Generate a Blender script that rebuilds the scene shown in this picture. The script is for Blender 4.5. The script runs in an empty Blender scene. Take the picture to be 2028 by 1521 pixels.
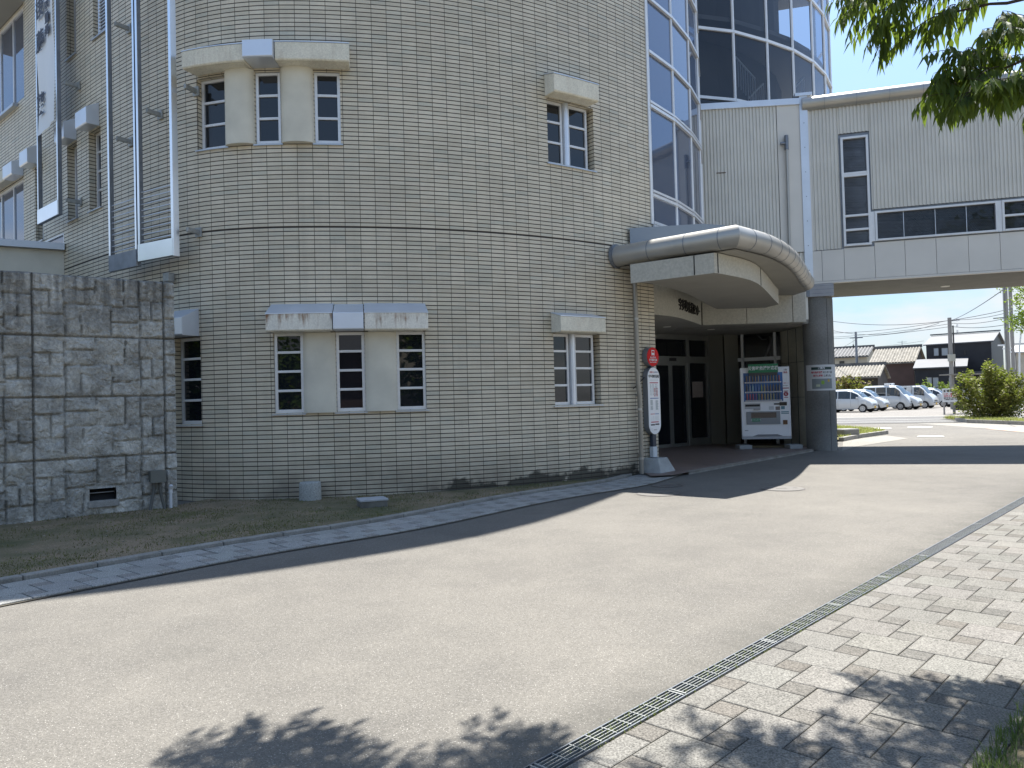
import bpy, bmesh, math, random
from mathutils import Vector, Matrix, noise
rnd = random.Random(7)
sc = bpy.context.scene
R = math.radians

# ---------------------------------------------------------------- camera
EYE = 1.45
PITCH, ROLL, FPX = 0.0226, 0.0268, 1500.0
cam_d = bpy.data.cameras.new('camera'); cam = bpy.data.objects.new('camera', cam_d)
sc.collection.objects.link(cam); sc.camera = cam
cam_d.sensor_width = 36.0; cam_d.lens = 36.0 * FPX / 2028.0
cam_d.clip_start = 0.05; cam_d.clip_end = 3000
F_ = Vector((0, math.cos(PITCH), math.sin(PITCH)))
r0 = Vector((1, 0, 0)); u0 = Vector((0, -math.sin(PITCH), math.cos(PITCH)))
RT = r0 * math.cos(ROLL) - u0 * math.sin(ROLL)
UP = u0 * math.cos(ROLL) + r0 * math.sin(ROLL)
cam.matrix_world = Matrix(((RT.x, UP.x, -F_.x, 0), (RT.y, UP.y, -F_.y, 0), (RT.z, UP.z, -F_.z, EYE), (0, 0, 0, 1)))

# ---------------------------------------------------------------- light
SUN_EL, SUN_AZ = R(67), R(27)
w = bpy.data.worlds.new('World'); sc.world = w; w.use_nodes = True
wn, wl = w.node_tree.nodes, w.node_tree.links
wn.clear()
out = wn.new('ShaderNodeOutputWorld'); bg = wn.new('ShaderNodeBackground'); sky = wn.new('ShaderNodeTexSky')
sky.sky_type = 'NISHITA'; sky.sun_disc = False; sky.sun_elevation = SUN_EL; sky.sun_rotation = SUN_AZ
sky.altitude = 50; sky.air_density = 1.0; sky.dust_density = 0.6; sky.ozone_density = 1.2
bg.inputs['Strength'].default_value = 0.12
# clouds, mostly low over the horizon: noise over the direction of view
tc = wn.new('ShaderNodeTexCoord'); mp = wn.new('ShaderNodeMapping'); mp.inputs['Scale'].default_value = (2.6, 2.6, 9.0)
n1 = wn.new('ShaderNodeTexNoise'); n1.inputs['Scale'].default_value = 1.7; n1.inputs['Detail'].default_value = 9; n1.inputs['Roughness'].default_value = 0.55
mr = wn.new('ShaderNodeMapRange'); mr.inputs['From Min'].default_value = 0.40; mr.inputs['From Max'].default_value = 0.60
sx = wn.new('ShaderNodeSeparateXYZ'); er = wn.new('ShaderNodeMapRange')
er.inputs['From Min'].default_value = 0.16; er.inputs['From Max'].default_value = 0.33
er.inputs['To Min'].default_value = 1.0; er.inputs['To Max'].default_value = 0.08
mu = wn.new('ShaderNodeMath'); mu.operation = 'MULTIPLY'
mx = wn.new('ShaderNodeMix'); mx.data_type = 'RGBA'; mx.inputs['B'].default_value = (3.05, 3.12, 3.2, 1)
tint = wn.new('ShaderNodeMix'); tint.data_type = 'RGBA'; tint.blend_type = 'MULTIPLY'; tint.inputs['Factor'].default_value = 1; hz = wn.new('ShaderNodeMapRange'); hz.inputs['From Min'].default_value = 0.0; hz.inputs['From Max'].default_value = .45
hm = wn.new('ShaderNodeMix'); hm.data_type = 'RGBA'; hm.inputs['A'].default_value = (.30, .335, .41, 1); hm.inputs['B'].default_value = (.88, .90, .88, 1)
wl.new(tc.outputs['Generated'], mp.inputs['Vector']); wl.new(mp.outputs['Vector'], n1.inputs['Vector'])
wl.new(n1.outputs['Fac'], mr.inputs['Value']); wl.new(tc.outputs['Generated'], sx.inputs['Vector'])
wl.new(sx.outputs['Z'], er.inputs['Value']); wl.new(mr.outputs['Result'], mu.inputs[0]); wl.new(er.outputs['Result'], mu.inputs[1])
wl.new(mu.outputs[0], mx.inputs['Factor']); wl.new(sx.outputs['Z'], hz.inputs['Value']); wl.new(hz.outputs['Result'], hm.inputs['Factor']); wl.new(hm.outputs['Result'], tint.inputs['B']); wl.new(sky.outputs['Color'], tint.inputs['A']); wl.new(tint.outputs['Result'], mx.inputs['A'])
wl.new(mx.outputs['Result'], bg.inputs['Color']); wl.new(bg.outputs[0], out.inputs[0])

sun_d = bpy.data.lights.new('sun', 'SUN'); sun = bpy.data.objects.new('sun', sun_d); sc.collection.objects.link(sun)
sun_d.energy = 5.0; sun_d.angle = R(0.53); sun_d.color = (1.0, 0.965, 0.91)
SDIR = Vector((math.sin(SUN_AZ) * math.cos(SUN_EL), math.cos(SUN_AZ) * math.cos(SUN_EL), math.sin(SUN_EL)))
sun.rotation_euler = SDIR.to_track_quat('Z', 'Y').to_euler()
sc.view_settings.view_transform = 'Standard'; sc.view_settings.look = 'None'
sc.view_settings.exposure = 1.35; sc.view_settings.gamma = 1.0
sc.render.engine = 'CYCLES'; sc.cycles.use_denoising = True
sc.cycles.max_bounces = 8; sc.cycles.transparent_max_bounces = 12

# ---------------------------------------------------------------- pixel to place helpers
def ray(px, py):
    x = (px - 1014.0) / FPX; y = (760.5 - py) / FPX
    return (RT * x + UP * y + F_)
CP = Vector((0, 0, EYE))
def gz(px, py, z=0.0):
    d = ray(px, py); t = (z - EYE) / d.z; return CP + d * t
def pz(px, py, p0, n):
    d = ray(px, py); n = Vector(n); t = (Vector(p0) - CP).dot(n) / d.dot(n); return CP + d * t
class Plane:
    """upright plane through p0 with heading h (degrees, 0 = to the right); s runs along it, n points to the viewer"""
    def __init__(self, x, y, h):
        self.p = Vector((x, y, 0)); self.a = Vector((math.cos(R(h)), math.sin(R(h)), 0))
        self.n = Vector((self.a.y, -self.a.x, 0)); self.h = h
    def at(self, px, py):
        q = pz(px, py, self.p, self.n); return (q - self.p).dot(self.a), q.z
    def P(self, s, z, d=0.0):
        q = self.p + self.a * s + self.n * d; return Vector((q.x, q.y, z))

# ---------------------------------------------------------------- materials
MATS = {}
def nodes(m): return m.node_tree.nodes, m.node_tree.links
def mat(name, col, rough=0.6, metal=0.0, spec=0.5, nz=0.0, nscale=8.0, bump=0.0, bscale=60.0, coat=0.0, emit=None, trans=0.0, fine=0.0):
    if name in MATS: return MATS[name]
    m = bpy.data.materials.new(name); m.use_nodes = True; N, L = nodes(m); b = N['Principled BSDF']
    b.inputs['Base Color'].default_value = (*col, 1); b.inputs['Roughness'].default_value = rough
    b.inputs['Metallic'].default_value = metal; b.inputs['Specular IOR Level'].default_value = spec
    b.inputs['Coat Weight'].default_value = coat
    if emit: b.inputs['Emission Color'].default_value = (*emit[0], 1); b.inputs['Emission Strength'].default_value = emit[1]
    co = N.new('ShaderNodeTexCoord').outputs['Object']
    if nz:
        t = N.new('ShaderNodeTexNoise'); t.inputs['Scale'].default_value = nscale; t.inputs['Detail'].default_value = 7
        L.new(co, t.inputs['Vector'])
        r = N.new('ShaderNodeMapRange'); r.inputs['From Min'].default_value = .3; r.inputs['From Max'].default_value = .7
        r.inputs['To Min'].default_value = 1 - nz; r.inputs['To Max'].default_value = 1 + nz
        L.new(t.outputs['Fac'], r.inputs['Value'])
        v = r.outputs['Result']
        if fine:
            t2 = N.new('ShaderNodeTexNoise'); t2.inputs['Scale'].default_value = bscale; t2.inputs['Detail'].default_value = 3
            L.new(co, t2.inputs['Vector'])
            r2 = N.new('ShaderNodeMapRange'); r2.inputs['From Min'].default_value = .35; r2.inputs['From Max'].default_value = .65
            r2.inputs['To Min'].default_value = 1 - fine; r2.inputs['To Max'].default_value = 1 + fine
            L.new(t2.outputs['Fac'], r2.inputs['Value'])
            mm = N.new('ShaderNodeMath'); mm.operation = 'MULTIPLY'; L.new(v, mm.inputs[0]); L.new(r2.outputs['Result'], mm.inputs[1]); v = mm.outputs[0]
        s = N.new('ShaderNodeVectorMath'); s.operation = 'SCALE'; s.inputs[0].default_value = col
        L.new(v, s.inputs['Scale']); L.new(s.outputs[0], b.inputs['Base Color'])
    if bump:
        t = N.new('ShaderNodeTexNoise'); t.inputs['Scale'].default_value = bscale; t.inputs['Detail'].default_value = 5
        L.new(co, t.inputs['Vector'])
        k = N.new('ShaderNodeBump'); k.inputs['Strength'].default_value = bump; k.inputs['Distance'].default_value = .01
        L.new(t.outputs['Fac'], k.inputs['Height']); L.new(k.outputs[0], b.inputs['Normal'])
    if trans:
        o = N['Material Output']; tr = N.new('ShaderNodeBsdfTranslucent'); tr.inputs['Color'].default_value = (*[min(1, c * 1.6) for c in col], 1)
        ms = N.new('ShaderNodeMixShader'); ms.inputs[0].default_value = trans
        L.new(b.outputs[0], ms.inputs[1]); L.new(tr.outputs[0], ms.inputs[2]); L.new(ms.outputs[0], o.inputs[0])
    MATS[name] = m; return m

def m_math(N, L, op, a, b=None, c=None):
    n = N.new('ShaderNodeMath'); n.operation = op
    for i, v in enumerate((a, b, c)):
        if v is None: continue
        if isinstance(v, (int, float)): n.inputs[i].default_value = v
        else: L.new(v, n.inputs[i])
    return n.outputs[0]
def mixc(N, L, f, a, b):
    n = N.new('ShaderNodeMix'); n.data_type = 'RGBA'
    for k, v in (('Factor', f), ('A', a), ('B', b)):
        if isinstance(v, (int, float)): n.inputs[k].default_value = v
        elif isinstance(v, tuple): n.inputs[k].default_value = (*v, 1)
        else: L.new(v, n.inputs[k])
    return n.outputs['Result']
def ramp(N, L, v, lo, hi, a=0.0, b=1.0):
    n = N.new('ShaderNodeMapRange'); n.inputs['From Min'].default_value = lo; n.inputs['From Max'].default_value = hi
    n.inputs['To Min'].default_value = a; n.inputs['To Max'].default_value = b; L.new(v, n.inputs['Value']); return n.outputs['Result']
def noi(N, L, co, scale, detail=5, rough=.55):
    t = N.new('ShaderNodeTexNoise'); t.inputs['Scale'].default_value = scale; t.inputs['Detail'].default_value = detail
    t.inputs['Roughness'].default_value = rough; L.new(co, t.inputs['Vector']); return t.outputs['Fac']

TW, TH, BANDZ = 0.237, 0.0686, 4.2527
def tile_mat():
    m = bpy.data.materials.new('beige_tile'); m.use_nodes = True; N, L = nodes(m); b = N['Principled BSDF']
    uv = N.new('ShaderNodeUVMap').outputs[0]; sp = N.new('ShaderNodeSeparateXYZ'); L.new(uv, sp.inputs[0])
    u = m_math(N, L, 'DIVIDE', sp.outputs['X'], TW)
    v = m_math(N, L, 'DIVIDE', m_math(N, L, 'SUBTRACT', sp.outputs['Y'], BANDZ), TH)
    fu = m_math(N, L, 'FRACT', m_math(N, L, 'ADD', u, 100.0)); fv = m_math(N, L, 'FRACT', m_math(N, L, 'ADD', v, 200.0))
    iu = m_math(N, L, 'FLOOR', m_math(N, L, 'ADD', u, 100.0)); iv = m_math(N, L, 'FLOOR', m_math(N, L, 'ADD', v, 200.0))
    du = m_math(N, L, 'MULTIPLY', m_math(N, L, 'ABSOLUTE', m_math(N, L, 'SUBTRACT', fu, .5)), TW)     # metres from the centre
    dv = m_math(N, L, 'MULTIPLY', m_math(N, L, 'ABSOLUTE', m_math(N, L, 'SUBTRACT', fv, .5)), TH)
    eu = m_math(N, L, 'SUBTRACT', TW / 2, du); ev = m_math(N, L, 'SUBTRACT', TH / 2, dv)
    ju = ramp(N, L, eu, .0033, .0050, 1, 0); jv = ramp(N, L, ev, .0055, .0073, 1, 0)
    bandj = ramp(N, L, m_math(N, L, 'ABSOLUTE', m_math(N, L, 'SUBTRACT', sp.outputs['Y'], BANDZ)), .013, .016, 1, 0)
    joint = m_math(N, L, 'MAXIMUM', m_math(N, L, 'MAXIMUM', m_math(N, L, 'MULTIPLY', ju, .85), jv), bandj)
    cb = N.new('ShaderNodeCombineXYZ'); L.new(iu, cb.inputs[0]); L.new(iv, cb.inputs[1])
    wnz = N.new('ShaderNodeTexWhiteNoise'); L.new(cb.outputs[0], wnz.inputs['Vector'])
    co = N.new('ShaderNodeTexCoord').outputs['Object']
    big = noi(N, L, co, .55, 4); fine = noi(N, L, co, 70, 3); mid = noi(N, L, co, 4.5, 5)
    c = mixc(N, L, wnz.outputs['Value'], (.54, .480, .362), (.66, .592, .458))
    # a few tiles pinker or greener than the rest
    sepc = N.new('ShaderNodeSeparateColor'); L.new(wnz.outputs['Color'], sepc.inputs[0])
    c = mixc(N, L, ramp(N, L, sepc.outputs[0], .86, 1.0, 0, .35), c, (.50, .41, .31))
    c = mixc(N, L, ramp(N, L, sepc.outputs[1], .80, 1.0, 0, .5), c, (.44, .44, .36))
    k = m_math(N, L, 'MULTIPLY', ramp(N, L, big, .3, .7, .90, 1.07), ramp(N, L, fine, .35, .65, .95, 1.05))
    k = m_math(N, L, 'MULTIPLY', k, ramp(N, L, mid, .3, .75, .95, 1.04))
    vs = N.new('ShaderNodeVectorMath'); vs.operation = 'SCALE'; L.new(c, vs.inputs[0]); L.new(k, vs.inputs['Scale'])
    mpv = N.new('ShaderNodeMapping'); mpv.inputs['Scale'].default_value = (3.2, 3.2, .16); L.new(co, mpv.inputs['Vector'])
    strk = m_math(N, L, 'MULTIPLY', ramp(N, L, noi(N, L, mpv.outputs[0], 2.0, 7, .6), .50, .74, 0, 1), ramp(N, L, noi(N, L, co, .5, 3),   .42, .6, .03, .22))
    vsk = mixc(N, L, strk, vs.outputs[0], (.23, .20, .15))
    # dirt rising from the soil, and mould patches low on the right of the round wall
    lowz = sp.outputs['Y']
    d1 = m_math(N, L, 'MULTIPLY', ramp(N, L, lowz, .12, .75, 1, 0), ramp(N, L, noi(N, L, co, 1.6, 6), .35, .65, .15, .75))
    c2 = mixc(N, L, d1, vsk, (.17, .14, .105))
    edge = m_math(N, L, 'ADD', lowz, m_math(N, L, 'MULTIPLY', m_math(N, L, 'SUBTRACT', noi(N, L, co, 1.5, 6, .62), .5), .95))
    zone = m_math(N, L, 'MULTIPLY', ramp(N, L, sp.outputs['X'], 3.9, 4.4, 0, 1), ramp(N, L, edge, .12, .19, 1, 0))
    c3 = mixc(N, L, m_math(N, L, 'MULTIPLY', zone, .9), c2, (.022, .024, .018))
    jc = mixc(N, L, joint, c3, (.042, .033, .026))
    L.new(jc, b.inputs['Base Color'])
    L.new(mixc(N, L, joint, (.42, .42, .42), (.9, .9, .9)), b.inputs['Roughness'])
    bp = N.new('ShaderNodeBump'); bp.inputs['Strength'].default_value = .9; bp.inputs['Distance'].default_value = .008
    slope = m_math(N, L, 'MULTIPLY', fv, -.18)
    wav = m_math(N, L, 'MULTIPLY', wnz.outputs['Value'], .10)
    h = m_math(N, L, 'ADD', m_math(N, L, 'ADD', m_math(N, L, 'SUBTRACT', 1.0, joint), slope), wav)
    h = m_math(N, L, 'ADD', h, m_math(N, L, 'MULTIPLY', fine, .12))
    L.new(h, bp.inputs['Height']); L.new(bp.outputs[0], b.inputs['Normal'])
    return m
MTILE = tile_mat()

def ground_mat(name, c0, c1, speck=(0.75, .72, .66), patch=1.0, sp_amt=.38, warm=None, bscale=210):
    m = bpy.data.materials.new(name); m.use_nodes = True; N, L = nodes(m); b = N['Principled BSDF']
    co = N.new('ShaderNodeTexCoord').outputs['Object']
    big = noi(N, L, co, .33, 6, .6); mid = noi(N, L, co, 2.1, 6, .6); fine = noi(N, L, co, bscale, 2, .7)
    vo = N.new('ShaderNodeTexVoronoi'); vo.inputs['Scale'].default_value = 140; L.new(co, vo.inputs['Vector'])
    f = m_math(N, L, 'MULTIPLY_ADD', m_math(N, L, 'SUBTRACT', big, .5), 2.2 * patch, m_math(N, L, 'MULTIPLY_ADD', m_math(N, L, 'SUBTRACT', mid, .5), 1.1 * patch, .5))
    n = N.new('ShaderNodeClamp'); L.new(f, n.inputs[0])
    c = mixc(N, L, n.outputs[0], c0, c1)
    sc_ = N.new('ShaderNodeSeparateColor'); L.new(vo.outputs['Color'], sc_.inputs[0])
    k = m_math(N, L, 'MULTIPLY', ramp(N, L, fine, .25, .75, .68, 1.32), ramp(N, L, sc_.outputs[0], 0, 1, .78, 1.22))
    vs = N.new('ShaderNodeVectorMath'); vs.operation = 'SCALE'; L.new(c, vs.inputs[0]); L.new(k, vs.inputs['Scale'])
    spk = m_math(N, L, 'MULTIPLY', ramp(N, L, sc_.outputs[1], .87, .94), ramp(N, L, vo.outputs['Distance'], .25, .45, 1, 0))
    c = mixc(N, L, m_math(N, L, 'MULTIPLY', spk, sp_amt), vs.outputs[0], speck)
    if name == 'asphalt':
        # dirt gathered along the drain, old damp marks and a few hairline cracks
        gp_ = N.new('ShaderNodeVectorMath'); gp_.operation = 'DOT_PRODUCT'; L.new(co, gp_.inputs[0]); gp_.inputs[1].default_value = (.7232, -.6906, 0)
        dd = m_math(N, L, 'ABSOLUTE', m_math(N, L, 'ADD', gp_.outputs['Value'], 2.016))
        dk = m_math(N, L, 'MULTIPLY', ramp(N, L, dd, .02, .45, 1, 0), ramp(N, L, noi(N, L, co, 3.3, 6), .35, .65, .25, .85))
        c = mixc(N, L, m_math(N, L, 'MULTIPLY', dk, .6), c, (.045, .045, .038))
        st_ = ramp(N, L, noi(N, L, co, .8, 7, .62), .60, .72, 0, .28); c = mixc(N, L, st_, c, (.07, .068, .06))
        v2 = N.new('ShaderNodeTexVoronoi'); v2.feature = 'DISTANCE_TO_EDGE'; v2.inputs['Scale'].default_value = .42
        wv = N.new('ShaderNodeVectorMath'); wv.operation = 'MULTIPLY_ADD'; nz_ = N.new('ShaderNodeTexNoise'); nz_.inputs['Scale'].default_value = 2.5; nz_.inputs['Detail'].default_value = 6; L.new(co, nz_.inputs['Vector'])
        L.new(nz_.outputs['Color'], wv.inputs[0]); wv.inputs[1].default_value = (.55, .55, 0); L.new(co, wv.inputs[2]); L.new(wv.outputs[0], v2.inputs['Vector'])
        ck_ = m_math(N, L, 'MULTIPLY', ramp(N, L, v2.outputs['Distance'], .0010, .0032, 1, 0), 0.0)
        c = mixc(N, L, ck_, c, (.03, .03, .027))
    L.new(c, b.inputs['Base Color']); b.inputs['Roughness'].default_value = .88; b.inputs['Specular IOR Level'].default_value = .3
    bp = N.new('ShaderNodeBump'); bp.inputs['Strength'].default_value = .5; bp.inputs['Distance'].default_value = .004
    L.new(m_math(N, L, 'ADD', fine, vo.outputs['Distance']), bp.inputs['Height']); L.new(bp.outputs[0], b.inputs['Normal'])
    return m
MASPH = ground_mat('asphalt', (.116, .109, .097), (.164, .153, .133))
MSTREET = ground_mat('street_asphalt', (.105, .102, .098), (.14, .137, .13), patch=.6)
MLOT = ground_mat('lot_asphalt', (.165, .155, .14), (.215, .20, .18), patch=.8)
MCONC_G = ground_mat('pale_concrete_path', (.205, .195, .17), (.25, .235, .21), patch=.6)
MSOIL = ground_mat('mossy_soil', (.085, .09, .042), (.25, .19, .125), speck=(.30, .27, .22), patch=1.5, sp_amt=.35, bscale=60)
MDIRT = ground_mat('far_ground', (.16, .15, .12), (.22, .20, .17), patch=1.2)

def paver_mat():
    m = bpy.data.materials.new('concrete_paver'); m.use_nodes = True; N, L = nodes(m); b = N['Principled BSDF']
    at = N.new('ShaderNodeAttribute'); at.attribute_name = 'tone'
    co = N.new('ShaderNodeTexCoord').outputs['Object']
    f = noi(N, L, co, 105, 2, .7); g = noi(N, L, co, 1.1, 5); h = noi(N, L, co, 9, 4)
    k = m_math(N, L, 'MULTIPLY', ramp(N, L, f, .3, .7, .42, 1.62), m_math(N, L, 'MULTIPLY', ramp(N, L, g, .3, .7, .88, 1.1), ramp(N, L, h, .3, .7, .92, 1.07)))
    vs = N.new('ShaderNodeVectorMath'); vs.operation = 'SCALE'; L.new(at.outputs['Color'], vs.inputs[0]); L.new(k, vs.inputs['Scale'])
    L.new(vs.outputs[0], b.inputs['Base Color']); b.inputs['Roughness'].default_value = .9; b.inputs['Specular IOR Level'].default_value = .25
    bp = N.new('ShaderNodeBump'); bp.inputs['Strength'].default_value = .45; bp.inputs['Distance'].default_value = .003
    L.new(f, bp.inputs['Height']); L.new(bp.outputs[0], b.inputs['Normal']); return m
MPAVER = paver_mat()

def stone_mat():
    m = bpy.data.materials.new('split_stone'); m.use_nodes = True; N, L = nodes(m); b = N['Principled BSDF']
    at = N.new('ShaderNodeAttribute'); at.attribute_name = 'tone'
    co = N.new('ShaderNodeTexCoord').outputs['Object']
    a_ = noi(N, L, co, 2.6, 8, .65); f = noi(N, L, co, 26, 8, .7); g = noi(N, L, co, 9, 6, .6)
    c = mixc(N, L, ramp(N, L, a_, .36, .64), (.26, .25, .22), (.54, .52, .46))
    c = mixc(N, L, ramp(N, L, g, .52, .74, 0, .75), c, (.55, .545, .51))
    k = m_math(N, L, 'MULTIPLY', ramp(N, L, f, .25, .75, .6, 1.35), at.outputs['Fac'])
    vs = N.new('ShaderNodeVectorMath'); vs.operation = 'SCALE'; L.new(c, vs.inputs[0]); L.new(k, vs.inputs['Scale'])
    # rain streaks running down from the coping
    mp_ = N.new('ShaderNodeMapping'); mp_.inputs['Scale'].default_value = (9, 9, .5); L.new(co, mp_.inputs['Vector'])
    st = noi(N, L, mp_.outputs[0], 1.4, 5); sp = N.new('ShaderNodeSeparateXYZ'); L.new(co, sp.inputs[0])
    dk = m_math(N, L, 'MULTIPLY', ramp(N, L, sp.outputs['Z'], 2.3, 3.4, 0, 1), ramp(N, L, st, .38, .62, .05, .75))
    c2 = mixc(N, L, dk, vs.outputs[0], (.045, .042, .036))
    L.new(c2, b.inputs['Base Color']); b.inputs['Roughness'].default_value = .93
    bp = N.new('ShaderNodeBump'); bp.inputs['Strength'].default_value = .9; bp.inputs['Distance'].default_value = .02
    wr_ = N.new('ShaderNodeTexVoronoi'); wr_.feature = 'DISTANCE_TO_EDGE'; wr_.inputs['Scale'].default_value = 5.5
    wm = N.new('ShaderNodeVectorMath'); wm.operation = 'MULTIPLY_ADD'; wn2 = N.new('ShaderNodeTexNoise'); wn2.inputs['Scale'].default_value = 4.5; wn2.inputs['Detail'].default_value = 6; L.new(co, wn2.inputs['Vector']); L.new(wn2.outputs['Color'], wm.inputs[0]); wm.inputs[1].default_value = (.45, .45, .45); L.new(co, wm.inputs[2]); L.new(wm.outputs[0], wr_.inputs['Vector'])
    fr_ = ramp(N, L, wr_.outputs['Distance'], 0, .25, 0, .8)
    L.new(m_math(N, L, 'ADD', m_math(N, L, 'ADD', f, fr_), m_math(N, L, 'MULTIPLY', g, 1.5)), bp.inputs['Height']); L.new(bp.outputs[0], b.inputs['Normal']); return m
MSTONE = stone_mat()

def rust_mat(name, base, amount):
    m = bpy.data.materials.new(name); m.use_nodes = True; N, L = nodes(m); b = N['Principled BSDF']
    co = N.new('ShaderNodeTexCoord').outputs['Object']
    mp_ = N.new('ShaderNodeMapping'); mp_.inputs['Scale'].default_value = (14, 14, 1.3); L.new(co, mp_.inputs['Vector'])
    st = noi(N, L, mp_.outputs[0], 1.0, 6, .6); f = noi(N, L, co, 45, 4); g = noi(N, L, co, 3, 5)
    vs = N.new('ShaderNodeVectorMath'); vs.operation = 'SCALE'; vs.inputs[0].default_value = base
    L.new(m_math(N, L, 'MULTIPLY', ramp(N, L, f, .3, .7, .86, 1.12), ramp(N, L, g, .3, .7, .9, 1.08)), vs.inputs['Scale'])
    sp = N.new('ShaderNodeSeparateXYZ'); L.new(co, sp.inputs[0])
    run = m_math(N, L, 'ADD', ramp(N, L, sp.outputs['Z'], 2.60, 2.85, -.10, .06), st)
    c = mixc(N, L, m_math(N, L, 'MULTIPLY', ramp(N, L, run, .50, .66, 0, amount), ramp(N, L, noi(N, L, co, 5, 4), .35, .6, .1, 1)), vs.outputs[0], (.22, .10, .035))
    L.new(c, b.inputs['Base Color']); b.inputs['Roughness'].default_value = .8
    bp = N.new('ShaderNodeBump'); bp.inputs['Strength'].default_value = .3; bp.inputs['Distance'].default_value = .004
    L.new(f, bp.inputs['Height']); L.new(bp.outputs[0], b.inputs['Normal']); return m
MRUST = rust_mat('rust_stained_concrete', (.74, .71, .62), .95)
MHOOD = rust_mat('painted_concrete', (.70, .665, .55), .15)
MPANEL = mat('painted_panel', (.60, .57, .475), .7, nz=.09, nscale=2.5, bump=.12, bscale=180, fine=.04)
MWHITE = mat('white_aluminium', (.70, .71, .72), .35, metal=.25, nz=.05, nscale=4)
MSILL = mat('grey_sill_metal', (.45, .48, .52), .35, metal=.6)
MSHEET = mat('silver_sheet', (.66, .70, .76), .36, metal=.55, nz=.05, nscale=3)
MCHROME = mat('mirror_steel', (.88, .90, .93), .30, metal=1.0, nz=.03, nscale=3)
MDKSTEEL = mat('dull_steel', (.22, .24, .27), .45, metal=.7, nz=.15, nscale=6)
MBRUSH = mat('brushed_aluminium_pipe', (.42, .41, .38), .42, metal=.6, nz=.10, nscale=1.5)
MCLAD = mat('corrugated_cladding', (.66, .645, .59), .5, metal=.15, nz=.07, nscale=1.2)
MCLADP = mat('flat_cladding', (.66, .64, .59), .5, metal=.1, nz=.06, nscale=1.0)
MCONC = mat('raw_concrete', (.56, .54, .45), .85, nz=.22, nscale=1.3, bump=.35, bscale=40, fine=.10)
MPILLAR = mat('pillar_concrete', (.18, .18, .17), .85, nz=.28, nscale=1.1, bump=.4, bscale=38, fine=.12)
MFASC = mat('speckled_fascia', (.46, .445, .385), .8, nz=.12, nscale=22, bump=.25, bscale=90, fine=.08)
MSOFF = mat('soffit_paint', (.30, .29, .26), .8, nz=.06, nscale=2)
MDARK = mat('dark_interior', (.012, .012, .013), .9)
MJOINT = mat('black_joint', (.02, .02, .02), .8)
MGLASS = mat('dark_window_glass', (.010, .012, .016), .015, spec=.65)
MCURT = mat('reflective_curtain_glass', (.11, .14, .21), .03, metal=.45, spec=.9)
MGALV = mat('galvanised_grating', (.34, .35, .34), .5, metal=.5, nz=.15, nscale=20)
MKERB = mat('kerb_concrete', (.25, .24, .215), .9, nz=.22, nscale=5, bump=.4, bscale=70, fine=.15)
MBLACK = mat('black_plastic', (.02, .02, .022), .5)
MNAVY = mat('navy_post', (.018, .03, .055), .4)
MPWHITE = mat('white_enamel', (.80, .81, .82), .3, coat=.3)
MRED = mat('red_enamel', (.60, .010, .012), .5, spec=.2)
MTXTB = mat('black_print', (.015, .015, .02), .5)
MTXTR = mat('red_print', (.45, .03, .06), .5)
MTXTN = mat('navy_print', (.03, .06, .20), .5)

def see_through():
    m = bpy.data.materials.new('tinted_glass'); m.use_nodes = True; N, L = nodes(m); N.remove(N['Principled BSDF']); o = N['Material Output']
    g = N.new('ShaderNodeBsdfGlossy'); g.inputs['Roughness'].default_value = .02; g.inputs['Color'].default_value = (.85, .9, 1, 1)
    t = N.new('ShaderNodeBsdfTransparent'); t.inputs['Color'].default_value = (.50, .53, .58, 1)
    fr = N.new('ShaderNodeFresnel'); fr.inputs['IOR'].default_value = 1.5
    ms = N.new('ShaderNodeMixShader'); L.new(fr.outputs[0], ms.inputs[0]); L.new(t.outputs[0], ms.inputs[1]); L.new(g.outputs[0], ms.inputs[2]); L.new(ms.outputs[0], o.inputs[0])
    return m
MTINT = see_through()

# ---------------------------------------------------------------- object helpers
C = sc.collection
def origin_of(o):
    v = Vector((0, 0, 0))
    while o is not None:
        v = v + o.location; o = o.parent
    return v
def tag(o, label=None, cat=None, group=None, kind=None):
    if label: o['label'] = label
    if cat: o['category'] = cat
    if group: o['group'] = group
    if kind: o['kind'] = kind
    return o
def thing(name, label, cat, loc=(0, 0, 0), group=None):
    o = bpy.data.objects.new(name, None); C.objects.link(o); o.location = loc; o.empty_display_size = .2
    return tag(o, label, cat, group)
def copy_tree(o, parent=None):
    c = o.copy(); C.objects.link(c); c.parent = parent
    for ch in list(o.children): copy_tree(ch, c)
    return c

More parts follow.
